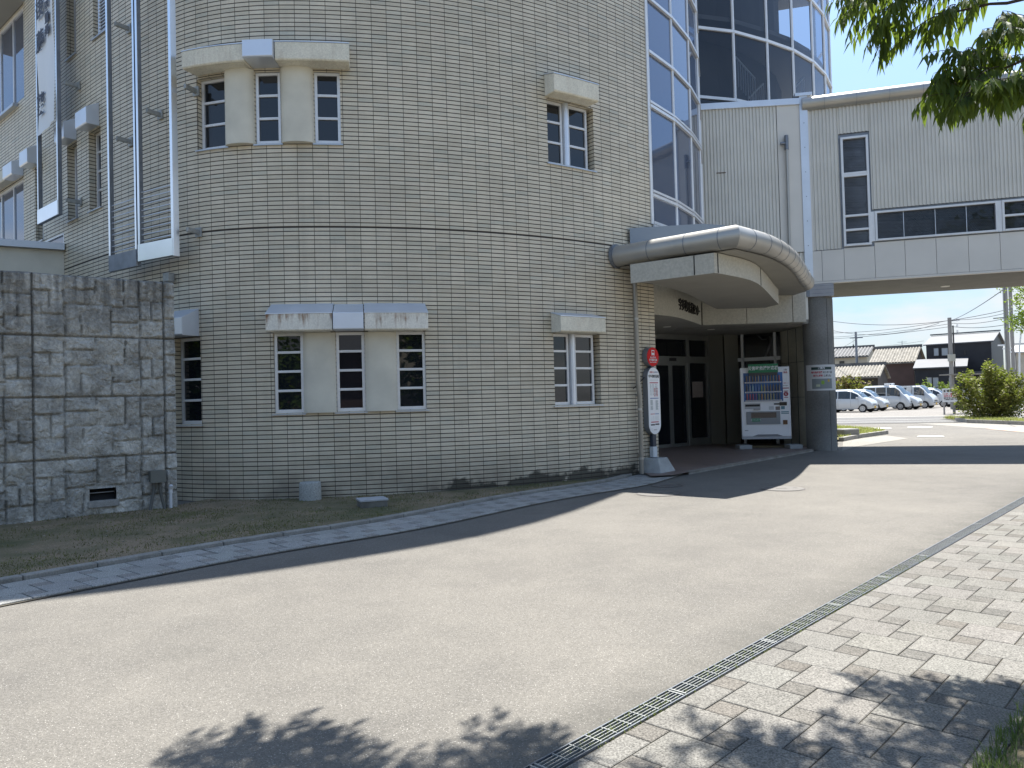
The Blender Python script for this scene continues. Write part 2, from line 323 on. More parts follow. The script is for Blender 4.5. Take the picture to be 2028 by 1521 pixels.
class MB:
    def __init__(self): self.v = []; self.f = []; self.uv = []; self.tone = []; self.smooth = False
    def face(self, pts, uv=None, tone=None):
        i = len(self.v); self.v += [tuple(p) for p in pts]; self.f.append(tuple(range(i, i + len(pts))))
        self.uv.append(uv); self.tone.append(tone)
    def quad(self, a, b, c, d, **k): self.face((a, b, c, d), **k)
    def box(self, c, s, rz=0.0, tone=None):
        """centre, size, rotation about z"""
        ca, sa = math.cos(rz), math.sin(rz); h = [x / 2 for x in s]
        P = []
        for dz in (-1, 1):
            for dx, dy in ((-1, -1), (1, -1), (1, 1), (-1, 1)):
                x, y = dx * h[0], dy * h[1]; P.append((c[0] + x * ca - y * sa, c[1] + x * sa + y * ca, c[2] + dz * h[2]))
        self.hexa(P, tone)
    def hexa(self, P, tone=None):
        i = len(self.v); self.v += [tuple(p) for p in P]
        for q in ((3, 2, 1, 0), (4, 5, 6, 7), (0, 1, 5, 4), (1, 2, 6, 5), (2, 3, 7, 6), (3, 0, 4, 7)):
            self.f.append(tuple(i + k for k in q)); self.uv.append(None); self.tone.append(tone)
    def bar(self, a, b, wd, ht, up=Vector((0, 0, 1))):
        a, b = Vector(a), Vector(b); d = (b - a).normalized(); s = d.cross(up)
        if s.length < 1e-4: s = d.cross(Vector((0, 1, 0)))
        s.normalize(); u = s.cross(d).normalized(); s *= wd / 2; u *= ht / 2
        self.hexa([a - s - u, a + s - u, b + s - u, b - s - u, a - s + u, a + s + u, b + s + u, b - s + u])
    def tube(self, pts, r, n=10, cap=True, r2=None):
        pts = [Vector(p) for p in pts]; rings = []
        u = None
        for i, p in enumerate(pts):
            d = (pts[min(i + 1, len(pts) - 1)] - pts[max(i - 1, 0)]).normalized()
            if u is None:
                u = d.cross(Vector((0, 0, 1)))
                if u.length < .05: u = d.cross(Vector((0, 1, 0)))
            u = (u - d * u.dot(d)).normalized(); w_ = d.cross(u)
            t = i / max(1, len(pts) - 1); rr = r if r2 is None else r + (r2 - r) * t
            if isinstance(r, (list, tuple)): rr = r[i]
            base = len(self.v)
            for k in range(n):
                a = 2 * math.pi * k / n; self.v.append(tuple(p + u * (rr * math.cos(a)) + w_ * (rr * math.sin(a))))
            rings.append(base)
        for a, b in zip(rings, rings[1:]):
            for k in range(n):
                self.f.append((a + k, a + (k + 1) % n, b + (k + 1) % n, b + k)); self.uv.append(None); self.tone.append(None)
        if cap:
            self.f.append(tuple(rings[0] + k for k in range(n))[::-1]); self.uv.append(None); self.tone.append(None)
            self.f.append(tuple(rings[-1] + k for k in range(n))); self.uv.append(None); self.tone.append(None)
    def prism(self, poly, z0, z1, tone=None):
        """poly: list of (x,y)"""
        n = len(poly); i = len(self.v)
        self.v += [(x, y, z0) for x, y in poly] + [(x, y, z1) for x, y in poly]
        for q in [tuple(range(n))[::-1], tuple(range(n, 2 * n))]: self.f.append(tuple(i + k for k in q)); self.uv.append(None); self.tone.append(tone)
        for k in range(n):
            self.f.append((i + k, i + (k + 1) % n, i + n + (k + 1) % n, i + n + k)); self.uv.append(None); self.tone.append(tone)
    def sweep(self, path, prof, cap=True):
        """path: list of (point, side vector n); prof: list of (d,z) — swept along path, closed section"""
        m_ = len(prof); base = len(self.v)
        for p, n in path:
            for d, z in prof: self.v.append((p[0] + n[0] * d, p[1] + n[1] * d, z))
        for i in range(len(path) - 1):
            for k in range(m_):
                a = base + i * m_ + k; b_ = base + i * m_ + (k + 1) % m_
                self.f.append((a, b_, b_ + m_, a + m_)); self.uv.append(None); self.tone.append(None)
        if cap:
            self.f.append(tuple(base + k for k in range(m_))[::-1]); self.uv.append(None); self.tone.append(None)
            e = base + (len(path) - 1) * m_
            self.f.append(tuple(e + k for k in range(m_))); self.uv.append(None); self.tone.append(None)
    def build(self, name, m, parent=None, smooth=False, world=True, weld=False, bevel=0.0):
        me = bpy.data.meshes.new(name)
        off = origin_of(parent) if (parent is not None and world) else Vector((0, 0, 0))
        me.from_pydata([(x - off.x, y - off.y, z - off.z) for x, y, z in self.v], [], self.f)
        if any(u is not None for u in self.uv):
            ul = me.uv_layers.new(name='UVMap'); li = 0
            for f, u in zip(self.f, self.uv):
                for k in range(len(f)):
                    if u is not None: ul.data[li].uv = u[k]
                    li += 1
        if any(t is not None for t in self.tone):
            ca = me.color_attributes.new('tone', 'FLOAT_COLOR', 'CORNER'); li = 0
            for f, t in zip(self.f, self.tone):
                for k in range(len(f)):
                    t_ = t if t is not None else (.5, .5, .5); ca.data[li].color = (*t_, 1); li += 1
        me.materials.append(m); me.update()
        bm = bmesh.new(); bm.from_mesh(me)
        if weld: bmesh.ops.remove_doubles(bm, verts=bm.verts, dist=.0005)
        if weld or smooth or not any(u is not None for u in self.uv): bmesh.ops.recalc_face_normals(bm, faces=bm.faces)
        bm.to_mesh(me); bm.free()
        if smooth:
            for p in me.polygons: p.use_smooth = True
            try: me.set_sharp_from_angle(angle=R(38))
            except Exception: pass
        o = bpy.data.objects.new(name, me); C.objects.link(o)
        if bevel:
            b = o.modifiers.new('bevel', 'BEVEL'); b.width = bevel; b.segments = 2; b.limit_method = 'ANGLE'; b.angle_limit = R(40)
        if parent is not None: o.parent = parent
        return o

def text(body, size, m, parent, mtx, name='lettering', ext=.002, align='CENTER', bold=0.0, sx=1.0, loc_world=True):
    """flat lettering as real geometry; mtx places the text plane (x right, y up, z out)"""
    cu = bpy.data.curves.new(name, 'FONT'); cu.body = body; cu.size = size; cu.align_x = align; cu.align_y = 'CENTER'
    cu.extrude = ext; cu.offset = bold; cu.resolution_u = 2
    o = bpy.data.objects.new(name, cu); C.objects.link(o)
    bpy.context.view_layer.update()
    me = bpy.data.meshes.new_from_object(o.evaluated_get(bpy.context.evaluated_depsgraph_get()))
    bpy.data.objects.remove(o); bpy.data.curves.remove(cu)
    off = origin_of(parent) if (parent is not None and loc_world) else Vector((0, 0, 0))
    me.transform(Matrix.Translation(-off) @ mtx @ Matrix.Diagonal((sx, 1, 1, 1))); me.materials.clear(); me.materials.append(m); me.name = name
    o = bpy.data.objects.new(name, me); C.objects.link(o)
    if parent is not None: o.parent = parent
    return o
def frame_m(p, right, outn):
    r = Vector(right).normalized(); n = Vector(outn).normalized(); u = n.cross(r)
    return Matrix(((r.x, u.x, n.x, p[0]), (r.y, u.y, n.y, p[1]), (r.z, u.z, n.z, p[2]), (0, 0, 0, 1)))
def join_text(objs, name):
    """several pieces of print on one panel become one mesh"""
    bm = bmesh.new()
    mats_ = []
    for o in objs:
        k = len(bm.faces); bm.from_mesh(o.data)
        m = o.data.materials[0]
        if m not in mats_: mats_.append(m)
        bm.faces.ensure_lookup_table()
        for f in bm.faces[k:]: f.material_index = mats_.index(m)
    me = bpy.data.meshes.new(name); bm.to_mesh(me); bm.free()
    for m in mats_: me.materials.append(m)
    par = objs[0].parent
    for o in objs: bpy.data.objects.remove(o)
    o = bpy.data.objects.new(name, me); C.objects.link(o); o.parent = par; return o

# ---------------------------------------------------------------- the round wall's plan curve (s in metres along the wall)
DS = 0.02
S0, S1 = -9.6, 9.4
def kap(s):
    K = [(0, .3644), (6 * TW, .2572), (12 * TW, .0838), (18 * TW, .1246), (24 * TW, .1056), (33 * TW, .0771), (40 * TW, .07)]
    for (a, ka), (b, kb) in zip(K, K[1:]):
        if s <= b: return ka + (kb - ka) * (s - a) / (b - a)
    return K[-1][1]
HL = [(0, -30), (-2 * TW, -33), (-6 * TW, -36.5), (-10 * TW, -39.5), (-15 * TW, -41), (-60 * TW, -41)]
def head_left(s):
    for (a, ha), (b, hb) in zip(HL, HL[1:]):
        if s >= b: return R(ha + (hb - ha) * (s - a) / (b - a))
    return R(-41)
PTS = {0: (-5.3181, 12.1445, -0.5235)}
x, y, h = PTS[0]
for i in range(1, int(round(S1 / DS)) + 3):
    hn = h + kap((i - .5) * DS) * DS; hm = (h + hn) / 2
    x += math.cos(hm) * DS; y += math.sin(hm) * DS; h = hn; PTS[i] = (x, y, h)
x, y, h = PTS[0]
for i in range(-1, int(round(S0 / DS)) - 3, -1):
    hm = head_left((i + .5) * DS); x -= math.cos(hm) * DS; y -= math.sin(hm) * DS; PTS[i] = (x, y, head_left(i * DS))
IMIN, IMAX = min(PTS), max(PTS)
def W(s):
    t = s / DS; i = max(IMIN, min(IMAX - 1, math.floor(t))); f = t - i; a, b = PTS[i], PTS[i + 1]
    return Vector((a[0] + (b[0] - a[0]) * f, a[1] + (b[1] - a[1]) * f, 0)), a[2] + (b[2] - a[2]) * f
def WN(s):
    _, h = W(s); return Vector((math.sin(h), -math.cos(h), 0))
def WP(s, z, d=0.0):
    p, h = W(s); return Vector((p.x + math.sin(h) * d, p.y - math.cos(h) * d, z))
def wall_at(px, py, d=0.0):
    """where the sight line through a pixel meets the wall (offset d outward): (s, z)"""
    dr = ray(px, py); best = None; prev = None
    for i in range(IMIN, IMAX, 5):
        q = WP(i * DS, 0, d); v = q.x * dr.y - q.y * dr.x
        if prev is not None and (v > 0) != (prev > 0):
            f = prev / (prev - v); s = (i - 5 + 5 * f) * DS; q = WP(s, 0, d)
            t = math.hypot(q.x, q.y) / math.hypot(dr.x, dr.y); 
            if best is None or t < best[2]: best = (s, EYE + dr.z * t, t)
        prev = v
    return (best[0], best[1]) if best else (S1, EYE)
H_TOWER = 17.0
# ================================================================ TOWN HALL: tiled round wall
SE = wall_at(1286, 300)[0]
hall = thing('office_building', 'beige tiled office building with a big rounded wall filling the left', 'building', (-2.0, 13.5, 0))
def opening(x0, y0, x1, y1, z0=None, z1=None):
    a = wall_at(x0, (y0 + y1) / 2)[0]; b = wall_at(x1, (y0 + y1) / 2)[0]
    return [a, b, z0, z1]
ZA0, ZA1, ZB0, ZB1, ZF0 = 5.57, 6.70, 1.36, 2.60, 5.16
OP = {}
OP['A1'] = [wall_at(391, 220)[0], 1.02, ZA0, ZA1]; OP['A2'] = [1.49, 1.89, ZA0, ZA1]; OP['A3'] = [2.41, 2.81, ZA0, ZA1]
B = [wall_at(v, 735)[0] for v in (542, 601, 666, 723, 786, 844)]
OP['B1'] = [B[0], B[1], ZB0, ZB1]; OP['B2'] = [B[2], B[3], ZB0, ZB1]; OP['B3'] = [B[4], B[5], ZB0, ZB1]
OP['C'] = [6.36, 7.40, ZA0, ZA1]; OP['D'] = [6.36, 7.40, ZB0, ZB1]
OP['E'] = [-.12, .46, 1.22, 2.60]
OP['F1'] = [-2.97, -2.44, ZF0, 6.62]; OP['F2'] = [-4.03, -3.53, ZF0, 6.62]
OP['F3'] = [wall_at(70, 400)[0], wall_at(70, 400)[0] + .47, ZF0 - .12, 6.62]
OP['G'] = [-9.2, wall_at(47, 400)[0], 4.72, 6.58]           # large window beside the left edge
OP['H'] = [-9.2, -6.48, 8.30, 10.35]
OP['K1'] = [-3.97, -3.50, 8.30, 10.2]; OP['K2'] = [wall_at(184, 20)[0], wall_at(184, 20)[0] + .62, 8.28, 10.2]
OP['M'] = [wall_at(70, 470)[0] - .6, -4.27, 4.55, 4.98]
DEEP = .22
sb = set(); s = -9.6
while s < SE: sb.add(round(s, 4)); s += .12
sb.add(SE)
zb = {-0.15, 17.0, 4.2, 7.0, 12.0}
for o in OP.values(): sb.update((o[0], o[1])); zb.update((o[2], o[3]))
sb = sorted(v for v in sb if v <= SE); zb = sorted(zb)
mb = MB()
def inhole(s, z): return any(o[0] < s < o[1] and o[2] < z < o[3] for o in OP.values())
for a, b in zip(sb, sb[1:]):
    if b - a < 1e-6: continue
    for c, d in zip(zb, zb[1:]):
        if inhole((a + b) / 2, (c + d) / 2): continue
        mb.quad(WP(a, c), WP(b, c), WP(b, d), WP(a, d), uv=((a, c), (b, c), (b, d), (a, d)))
for o in OP.values():
    a, b, c, d = o
    mb.quad(WP(a, c), WP(a, d), WP(a, d, -DEEP), WP(a, c, -DEEP), uv=((a, c), (a, d), (a - DEEP, d), (a - DEEP, c)))
    mb.quad(WP(b, c, -DEEP), WP(b, d, -DEEP), WP(b, d), WP(b, c), uv=((b + DEEP, c), (b + DEEP, d), (b, d), (b, c)))
    mb.quad(WP(a, d), WP(b, d), WP(b, d, -DEEP), WP(a, d, -DEEP), uv=((a, d), (b, d), (b, d + DEEP), (a, d + DEEP)))
    mb.quad(WP(a, c, -DEEP), WP(b, c, -DEEP), WP(b, c), WP(a, c), uv=((a, c - DEEP), (b, c - DEEP), (b, c), (a, c)))
# the end of the tiled wall beside the entrance
mb.quad(WP(SE, -.15), WP(SE, -.15, -.35), WP(SE, 17, -.35), WP(SE, 17), uv=((SE, 0), (SE + .35, 0), (SE + .35, 17), (SE, 17)))
hallwall = mb.build('wall', MTILE, hall)
# roof slab and the plain rear faces that close the building
rear = [(3.2, 24), (-6, 30), (-16, 27)]
ring = [(WP(s, 0).x, WP(s, 0).y) for s in [S0 + .3 * k for k in range(int((SE - S0) / .3))] + [SE]]
mb = MB(); poly = ring + [(4.6, 18.6)] + rear
mb.prism(poly, H_TOWER - .002, H_TOWER + .25); mb.build('roof', MKERB, hall)
mb = MB(); pp = [ring[-1], (2.35, 15.6), (3.3, 17.0), (4.5, 19.6)] + rear + [ring[0]]
pp = [(WP(SE, 0, -.35).x, WP(SE, 0, -.35).y)] + [(2.9, 16.9), (3.2, 20.5), (3.2, 24), (-6, 30), (-16, 27), ring[0]]
for (x0_, y0_), (x1_, y1_) in zip(pp, pp[1:]): mb.quad((x0_, y0_, 0), (x1_, y1_, 0), (x1_, y1_, 17), (x0_, y0_, 17))
mb.build('rear_wall', MCLADP, hall)
# dark interior behind the glass
mb = MB()
ss = [S0 + .25 * k for k in range(int((SE - S0) / .25))] + [SE]
for a, b in zip(ss, ss[1:]): mb.quad(WP(a, 0, -.45), WP(b, 0, -.45), WP(b, 17, -.45), WP(a, 17, -.45))
mb.build('inner_lining', MDARK, hall)

def chord_frame(a, b, z0, z1, rows=1, cols=1, fw=.045, back=.16, dep=.05, name='window', m=MWHITE, glass=MGLASS, parent=None, pf=WP, rowz=None):
    p = pf(a, 0, -back); q = pf(b, 0, -back); d = (q - p); ln = d.length; d.normalize(); n = Vector((d.y, -d.x, 0))
    def X(s, z, o=0): return (p.x + d.x * s + n.x * o, p.y + d.y * s + n.y * o, z)
    mb = MB()
    def bx(s0, s1, c0, c1, o0=0, o1=dep): mb.hexa([X(s0, c0, o1), X(s1, c0, o1), X(s1, c0, o0), X(s0, c0, o0), X(s0, c1, o1), X(s1, c1, o1), X(s1, c1, o0), X(s0, c1, o0)])
    bx(0, fw, z0, z1); bx(ln - fw, ln, z0, z1); bx(fw, ln - fw, z0, z0 + fw * 1.15); bx(fw, ln - fw, z1 - fw, z1)
    zs = rowz if rowz else [z0 + fw + (z1 - z0 - fw) * k / rows for k in range(1, rows)]
    for zc in zs: bx(fw, ln - fw, zc - fw * .42, zc + fw * .42, 0, dep * .9); bx(fw, ln - fw, zc - .004, zc + .004, dep * .9, dep * .9 + .004)
    for k in range(1, cols): sc_ = ln * k / cols; bx(sc_ - fw * .4, sc_ + fw * .4, z0 + fw * 1.15, z1 - fw, 0, dep * .88)
    # inner sash line, a thin raised lip round each light
    fr = mb.build(name, m, parent, bevel=.003)
    g = MB(); e = fw * .5
    g.hexa([X(e, z0 + e, dep * .35), X(ln - e, z0 + e, dep * .35), X(ln - e, z0 + e, dep * .2), X(e, z0 + e, dep * .2), X(e, z1 - e, dep * .35), X(ln - e, z1 - e, dep * .35), X(ln - e, z1 - e, dep * .2), X(e, z1 - e, dep * .2)])
    g.build('pane', glass, fr); return fr
def sill(a, b, z, parent, out_=.035, name='window_sill'):
    mb = MB(); path = [(WP(s, 0), WN(s)) for s in (a - .03, (a + b) / 2, b + .03)]
    mb.sweep(path, [(-.19, z + .006), (out_, z - .014), (out_, z - .034), (-.19, z - .03)]); mb.build(name, MSILL, parent)

for k in ('A1', 'A2', 'A3'): o = OP[k]; chord_frame(*o, rows=3, parent=hall, back=.14 if k == 'A1' else .08); sill(o[0], o[1], o[2], hall)
for k in ('B1', 'B2', 'B3'): o = OP[k]; chord_frame(*o, rows=4, parent=hall, back=.09); sill(o[0], o[1], o[2], hall)
for k, r_ in (('C', 3), ('D', 4)):
    a, b, c, d = OP[k]; m_ = (a + b) / 2 - .06
    chord_frame(a + .03, m_ - .055, c, d, rows=r_, parent=hall); chord_frame(m_ + .055, b - .06, c, d, rows=r_, parent=hall); sill(a, b, c, hall)
    mb = MB(); mb.tube([WP(m_, c - .01, -.09), WP(m_, d, -.09)], .055, 18); mb.build('mullion_pipe', MSHEET, hall, smooth=True)
o = OP['E']; chord_frame(*o, rows=4, parent=hall, back=.15); sill(o[0], o[1], o[2], hall)
for k in ('F1', 'F2', 'F3'): o = OP[k]; chord_frame(*o, rows=4, parent=hall, back=.18); sill(o[0], o[1], o[2], hall)
for k in ('G', 'H'):
    o = OP[k]; chord_frame(*o, rows=1, cols=3, parent=hall, back=.10, fw=.05, glass=MCURT)
for k in ('K1',): o = OP[k]; chord_frame(*o, rows=3, parent=hall, back=.18); sill(o[0], o[1], o[2], hall)
a, b, c, d = OP['K2']; sill(a, b, c, hall)
mb = MB(); p = WP(a, 0, -.12); q = WP(b, 0, -.12)
zz = c + .03
while zz < d:
    mb.bar((p.x, p.y, zz), (q.x, q.y, zz), .05, .018); zz += .062
mb.bar((p.x, p.y, c), (p.x, p.y, d), .05, .05); mb.bar((q.x, q.y, c), (q.x, q.y, d), .05, .05)
mb.build('louvre', MSHEET, hall)
o = OP['M']; chord_frame(*o, rows=1, parent=hall, back=.05, fw=.03, glass=MCURT)

def hood(s0, s1, z0, zf, zt, dep, m, name='window_hood', parent=hall, cover=True, straight=False):
    """a boxy hood over a window that follows the wall; sloping top covered by a metal sheet"""
    n = max(2, int((s1 - s0) / .12) + 1); ss = [s0 + (s1 - s0) * k / (n - 1) for k in range(n)]
    path = [(WP(s, 0), WN(s)) for s in ss]
    mb = MB(); mb.sweep(path, [(.001, z0 + .01), (dep - .02, z0), (dep, z0 + .02), (dep, zf), (.001, zt)])
    h_ = mb.build(name, m, parent, bevel=.006)
    if cover:
        mb = MB(); path = [(WP(s, 0), WN(s)) for s in ([s0 - .004] + ss[1:-1] + [s1 + .004])]
        mb.sweep(path, [(.002, zt + .003), (dep + .006, zf + .003), (dep + .006, zf + .016), (.002, zt + .02)]); mb.build('hood_flashing', MSHEET, h_)
        mb = MB(); path = [(WP(s, 0), WN(s)) for s in ss]
        mb.sweep([(WP(s, 0), WN(s)) for s in (s0 + .05, (s0 + s1) / 2, s1 - .05)], [(.05, z0 + .0005), (dep - .05, z0 - .002), (dep - .05, z0 - .006), (.05, z0 - .005)])
        mb.build('drip_edge', m, h_)
    return h_
# upper left trio
hood(.49, 1.465, 6.735, 7.0, 7.09, .33, MHOOD); hood(1.475, 1.895, 6.745, 7.015, 7.11, .42, MSHEET, cover=False); hood(1.905, 2.97, 6.735, 7.01, 7.09, .33, MHOOD)
def panel(s0, s1, z0, z1, bulge=.10, base=.015, parent=hall):
    n = 13; path = []
    mb = MB(); ss = [s0 + (s1 - s0) * k / (n - 1) for k in range(n)]
    fr = []; 
    for k, s in enumerate(ss):
        t = 2 * k / (n - 1) - 1; d = base + bulge * math.sqrt(max(0, 1 - t * t * .999)) ** .9; fr.append((s, d))
    for (a, da), (b, db) in zip(fr, fr[1:]):
        mb.quad(WP(a, z0, da), WP(b, z0, db), WP(b, z1, db), WP(a, z1, da))
        mb.quad(WP(a, z0, -.1), WP(b, z0, -.1), WP(b, z0, db), WP(a, z0, da)); mb.quad(WP(a, z1, -.1), WP(b, z1, -.1), WP(b, z1, db), WP(a, z1, da))
    for s, d in (fr[0], fr[-1]): mb.quad(WP(s, z0, -.1), WP(s, z0, d), WP(s, z1, d), WP(s, z1, -.1))
    mb.build('convex_panel', MPANEL, parent, smooth=True, weld=True)
panel(1.0, 1.48, ZA0 - .01, 6.73, .11); panel(1.90, 2.40, ZA0 - .01, 6.73, .11)
panel(B[1] + .004, B[2] - .004, ZB0 - .01, 2.59, .055); panel(B[3] + .004, B[4] - .004, ZB0 - .01, 2.59, .055)
# lower trio, rusty
x1 = [wall_at(v, 640, .2)[0] for v in (530, 659, 661, 720, 722, 846)]
hood(x1[0], x1[1], 2.60, 2.86, 3.03, .30, MRUST); hood(x1[2], x1[3], 2.60, 2.87, 3.04, .34, MSHEET, cover=False); hood(x1[4], x1[5], 2.60, 2.86, 3.03, .30, MRUST)
hood(6.32, 7.28, 6.70, 7.00, 7.09, .30, MHOOD); hood(6.32, 7.28, 2.60, 2.86, 2.94, .30, MHOOD)
hood(-.28, .44, 2.60, 2.88, 3.05, .36, MSHEET, cover=False)
for k in ('F1', 'F2', 'F3'):
    b = {'F1': -2.48, 'F2': -3.53, 'F3': wall_at(78, 300)[0]}[k]; hood(b - .49, b, 6.62, 6.92, 7.05, .23, MSHEET, cover=False)
hood(wall_at(46, 300)[0] - .6, wall_at(46, 300)[0], 6.60, 6.88, 6.97, .23, MSHEET, cover=False)
hood(-9.3, wall_at(46, 300)[0] - .61, 6.60, 6.85, 6.95, .20, MPANEL, cover=False)
# wide sill box under the top-left window
mb = MB(); mb.sweep([(WP(s, 0), WN(s)) for s in (-9.3, -8, -6.9)], [(.002, 8.2), (.10, 8.2), (.10, 8.26), (.002, 8.28)]); mb.build('window_sill', MSILL, hall)
mb = MB(); mb.sweep([(WP(s, 0), WN(s)) for s in (-9.5, -8, -6.4)], [(.002, 10.35), (.5, 10.35), (.5, 10.65), (.002, 10.7)]); mb.build('window_hood', MSOFF, hall)

# ---- curtain wall that carries on round the curve above the entrance
def dpt(px, py, D): d = ray(px, py); q = CP + d * (D / d.y); return (q.x, q.y)
cw = [(WP(SE, 0).x + .02, WP(SE, 0).y + .02)]
for px_, zl_, D_ in ((1330, 121, 15.45), (1364, 160, 16.4), (1382, 193, 17.3)): cw.append(dpt(px_, zl_, D_))
cw.append((cw[-1][0] + .28, cw[-1][1] + 1.0))
ZT = [4.83, 5.37, 7.12, 8.19, 9.26, 10.33, 11.4, 12.5, 13.6, 14.7, 15.8, 16.9]
def face_out(o):
    off = origin_of(o); bm = bmesh.new(); bm.from_mesh(o.data)
    for f in bm.faces:
        c = f.calc_center_median() + off
        if f.normal.dot(c - CP) > 0: f.normal_flip()
    bm.to_mesh(o.data); bm.free()
def curtain(nodes_, zt, parent, glass, mw=.05, dep=.09, twin=None, name='curtain_mullion'):
    fr = MB(); gl = MB()
    for (x0, y0), (x1, y1) in zip(nodes_, nodes_[1:]):
        d = Vector((x1 - x0, y1 - y0, 0)).normalized(); n = Vector((d.y, -d.x, 0))
        for z in zt:
            fr.bar((x0 + n.x * .02, y0 + n.y * .02, z), (x1 + n.x * .02, y1 + n.y * .02, z), dep * .7, mw)
            if twin and z in twin: fr.bar((x0 + n.x * .02, y0 + n.y * .02, z + mw * 1.5), (x1 + n.x * .02, y1 + n.y * .02, z + mw * 1.5), dep * .55, mw * .8)
        gl.quad((x0, y0, zt[0]), (x1, y1, zt[0]), (x1, y1, zt[-1]), (x0, y0, zt[-1]))
    for (x0, y0) in nodes_: fr.tube([(x0, y0, zt[0] - .03), (x0, y0, zt[-1])], mw * .62, 8)
    f = fr.build(name, MWHITE, parent); g = gl.build('curtain_glass', glass, parent); face_out(g); return f
curtain(cw, ZT, hall, MCURT, mw=.055, twin=[7.12, 5.37])
mb = MB()
for (x0, y0), (x1, y1) in zip(cw, cw[1:]): mb.quad((x0 - .12, y0 + .05, 4.7), (x1 - .12, y1 + .05, 4.7), (x1 - .12, y1 + .05, 17), (x0 - .12, y0 + .05, 17))
mb.build('curtain_backing', MDARK, hall)
# edge strip between tile and glass
mb = MB(); e = WP(SE, 0); mb.box((e.x + .0, e.y + .01, 10.9), (.07, .07, 12.2), R(42)); mb.build('edge_trim', MWHITE, hall)
# white apron under the glass
mb = MB()
for (x0, y0), (x1, y1) in zip(cw, cw[1:]): mb.bar((x0, y0, 4.7), (x1, y1, 4.7), .08, .2)
mb.build('glass_apron', MWHITE, hall)

# ---- annex block at the far left with reflecting strip
P_an = WP(-4.27, 0, 0)
mb = MB()
q0 = Vector((P_an.x, P_an.y, 0)); dirn = Vector((-.86, -.51, 0))
q1 = q0 + dirn * 4.0; bk = Vector((-.62, .78, 0)) * 2.6
mb.prism([(q0.x, q0.y), (q0.x + bk.x, q0.y + bk.y), (q1.x + bk.x, q1.y + bk.y), (q1.x, q1.y)][::-1], 0.0, 4.62)
mb.build('annex_wall', MPANEL, hall)
mb = MB(); mb.bar((q0.x + .03, q0.y - .03, 4.69), (q1.x, q1.y - .03, 4.69), .16, .13); mb.build('annex_coping', MSILL, hall)

# ---- small floodlight-like fixture and junction on the wall above the stone wall
def lamp_box(px, py, name='wall_fixture'):
    s, z = wall_at(px, py)
    mb = MB(); p = WP(s, z, .09); mb.box(p, (.14, .12, .14), W(s)[1]); mb.build(name, MGALV, hall, bevel=.01)
lamp_box(344, 551)

# ================================================================ the three banner frames on the wall
def wallframe(name, label, sA, sB, z0, z1, rods=0, off=.32, group=None, clamps=(), chrome=True, plate=.27, rodpitch=.098, right_plate=False, loc=None, pm=None):
    pA, pB = WP(sA, 0, off), WP(sB, 0, off)
    t = thing(name, label, 'banner rack', ((pA.x + pB.x) / 2, (pA.y + pB.y) / 2, z0), group)
    d = (pB - pA).normalized(); n = Vector((d.y, -d.x, 0))
    for p in (pA, pB):
        mb = MB(); q = Vector((p.x, p.y, 0))
        mb.bar((q.x, q.y, z0), (q.x, q.y, z1), .045, .07, up=-n); po = mb.build('frame_post', MDKSTEEL, t, bevel=.004)
        mb = MB(); e = q + n * .038; mb.bar((e.x, e.y, z0), (e.x, e.y, z1), .05, .006, up=-n); mb.build('post_face', MCHROME, po)
    mb = MB(); a_ = pA + n * .045 - d * .02; b_ = pB + n * .045 + d * .02
    mb.bar((a_.x, a_.y, z0 + plate / 2), (b_.x, b_.y, z0 + plate / 2), .012, plate); mb.build('bottom_plate', pm or MCHROME, t)
    mb = MB(); mb.bar((pA.x, pA.y, z0 + .03), (pB.x, pB.y, z0 + .03), .07, .05); mb.build('bottom_beam', MDKSTEEL, t)
    z = z0 + plate + .06
    for k in range(rods):
        mb = MB(); mb.tube([(pA.x, pA.y, z), (pB.x, pB.y, z)], .0105, 8); mb.build('rod', MSHEET, t, smooth=True); z += rodpitch
    for s_, zc in clamps:
        mb = MB(); a0 = WP(s_, zc, 0); a1 = WP(s_, zc, off - .06); mb.bar(a0, a1, .045, .07); mb.box(WP(s_, zc, .02), (.12, .03, .15), W(s_)[1]); mb.build('bracket', MGALV, t, bevel=.004)
    if right_plate:
        mb = MB(); q = pB + d * .035; mb.bar((q.x, q.y, z0 - .01), (q.x, q.y, z1), .02, .10, up=-n); mb.build('side_plate', MCHROME, t)
    return t, pA, pB, d, n
OFF = .32
def sO(px, py): return wall_at(px, py, OFF)
a0 = sO(80, 420)[0]; a1 = sO(119, 400)[0]; zbt = sO(80, 445)[1]
fr1, pA, pB, d_, n_ = wallframe('banner_rack', 'narrow steel banner frame holding the white banner at far left', a0, a1, zbt, 11.5, clamps=((a1 + .12, 7.6), (a1 + .12, 5.4)))
b0, b1, c0, c1 = [sO(v, 300)[0] for v in (219, 271, 277, 343)]; zfA = sO(250, 533)[1]; zfB = sO(312, 512)[1]
wallframe('banner_rack', 'empty steel banner frame with thin rods, left one of the pair beside the drain pipe side', b0, b1, zfA, 12.0, rods=9, group='empty banner frames', clamps=((b0 + .08, 8.0), (b0 + .08, 6.05)), pm=MDKSTEEL)[0]['label'] = 'empty steel banner frame with rods, left of the joined pair'
wallframe('banner_rack', 'empty steel banner frame with rods, right of the joined pair with a mirror side plate', c0, c1, zfB, 12.0, rods=9, group='empty banner frames', clamps=((c0 + .1, 8.4), (c0 + .1, 6.3), (c1 + .18, 6.5), (c1 + .18, 4.25)), right_plate=True)

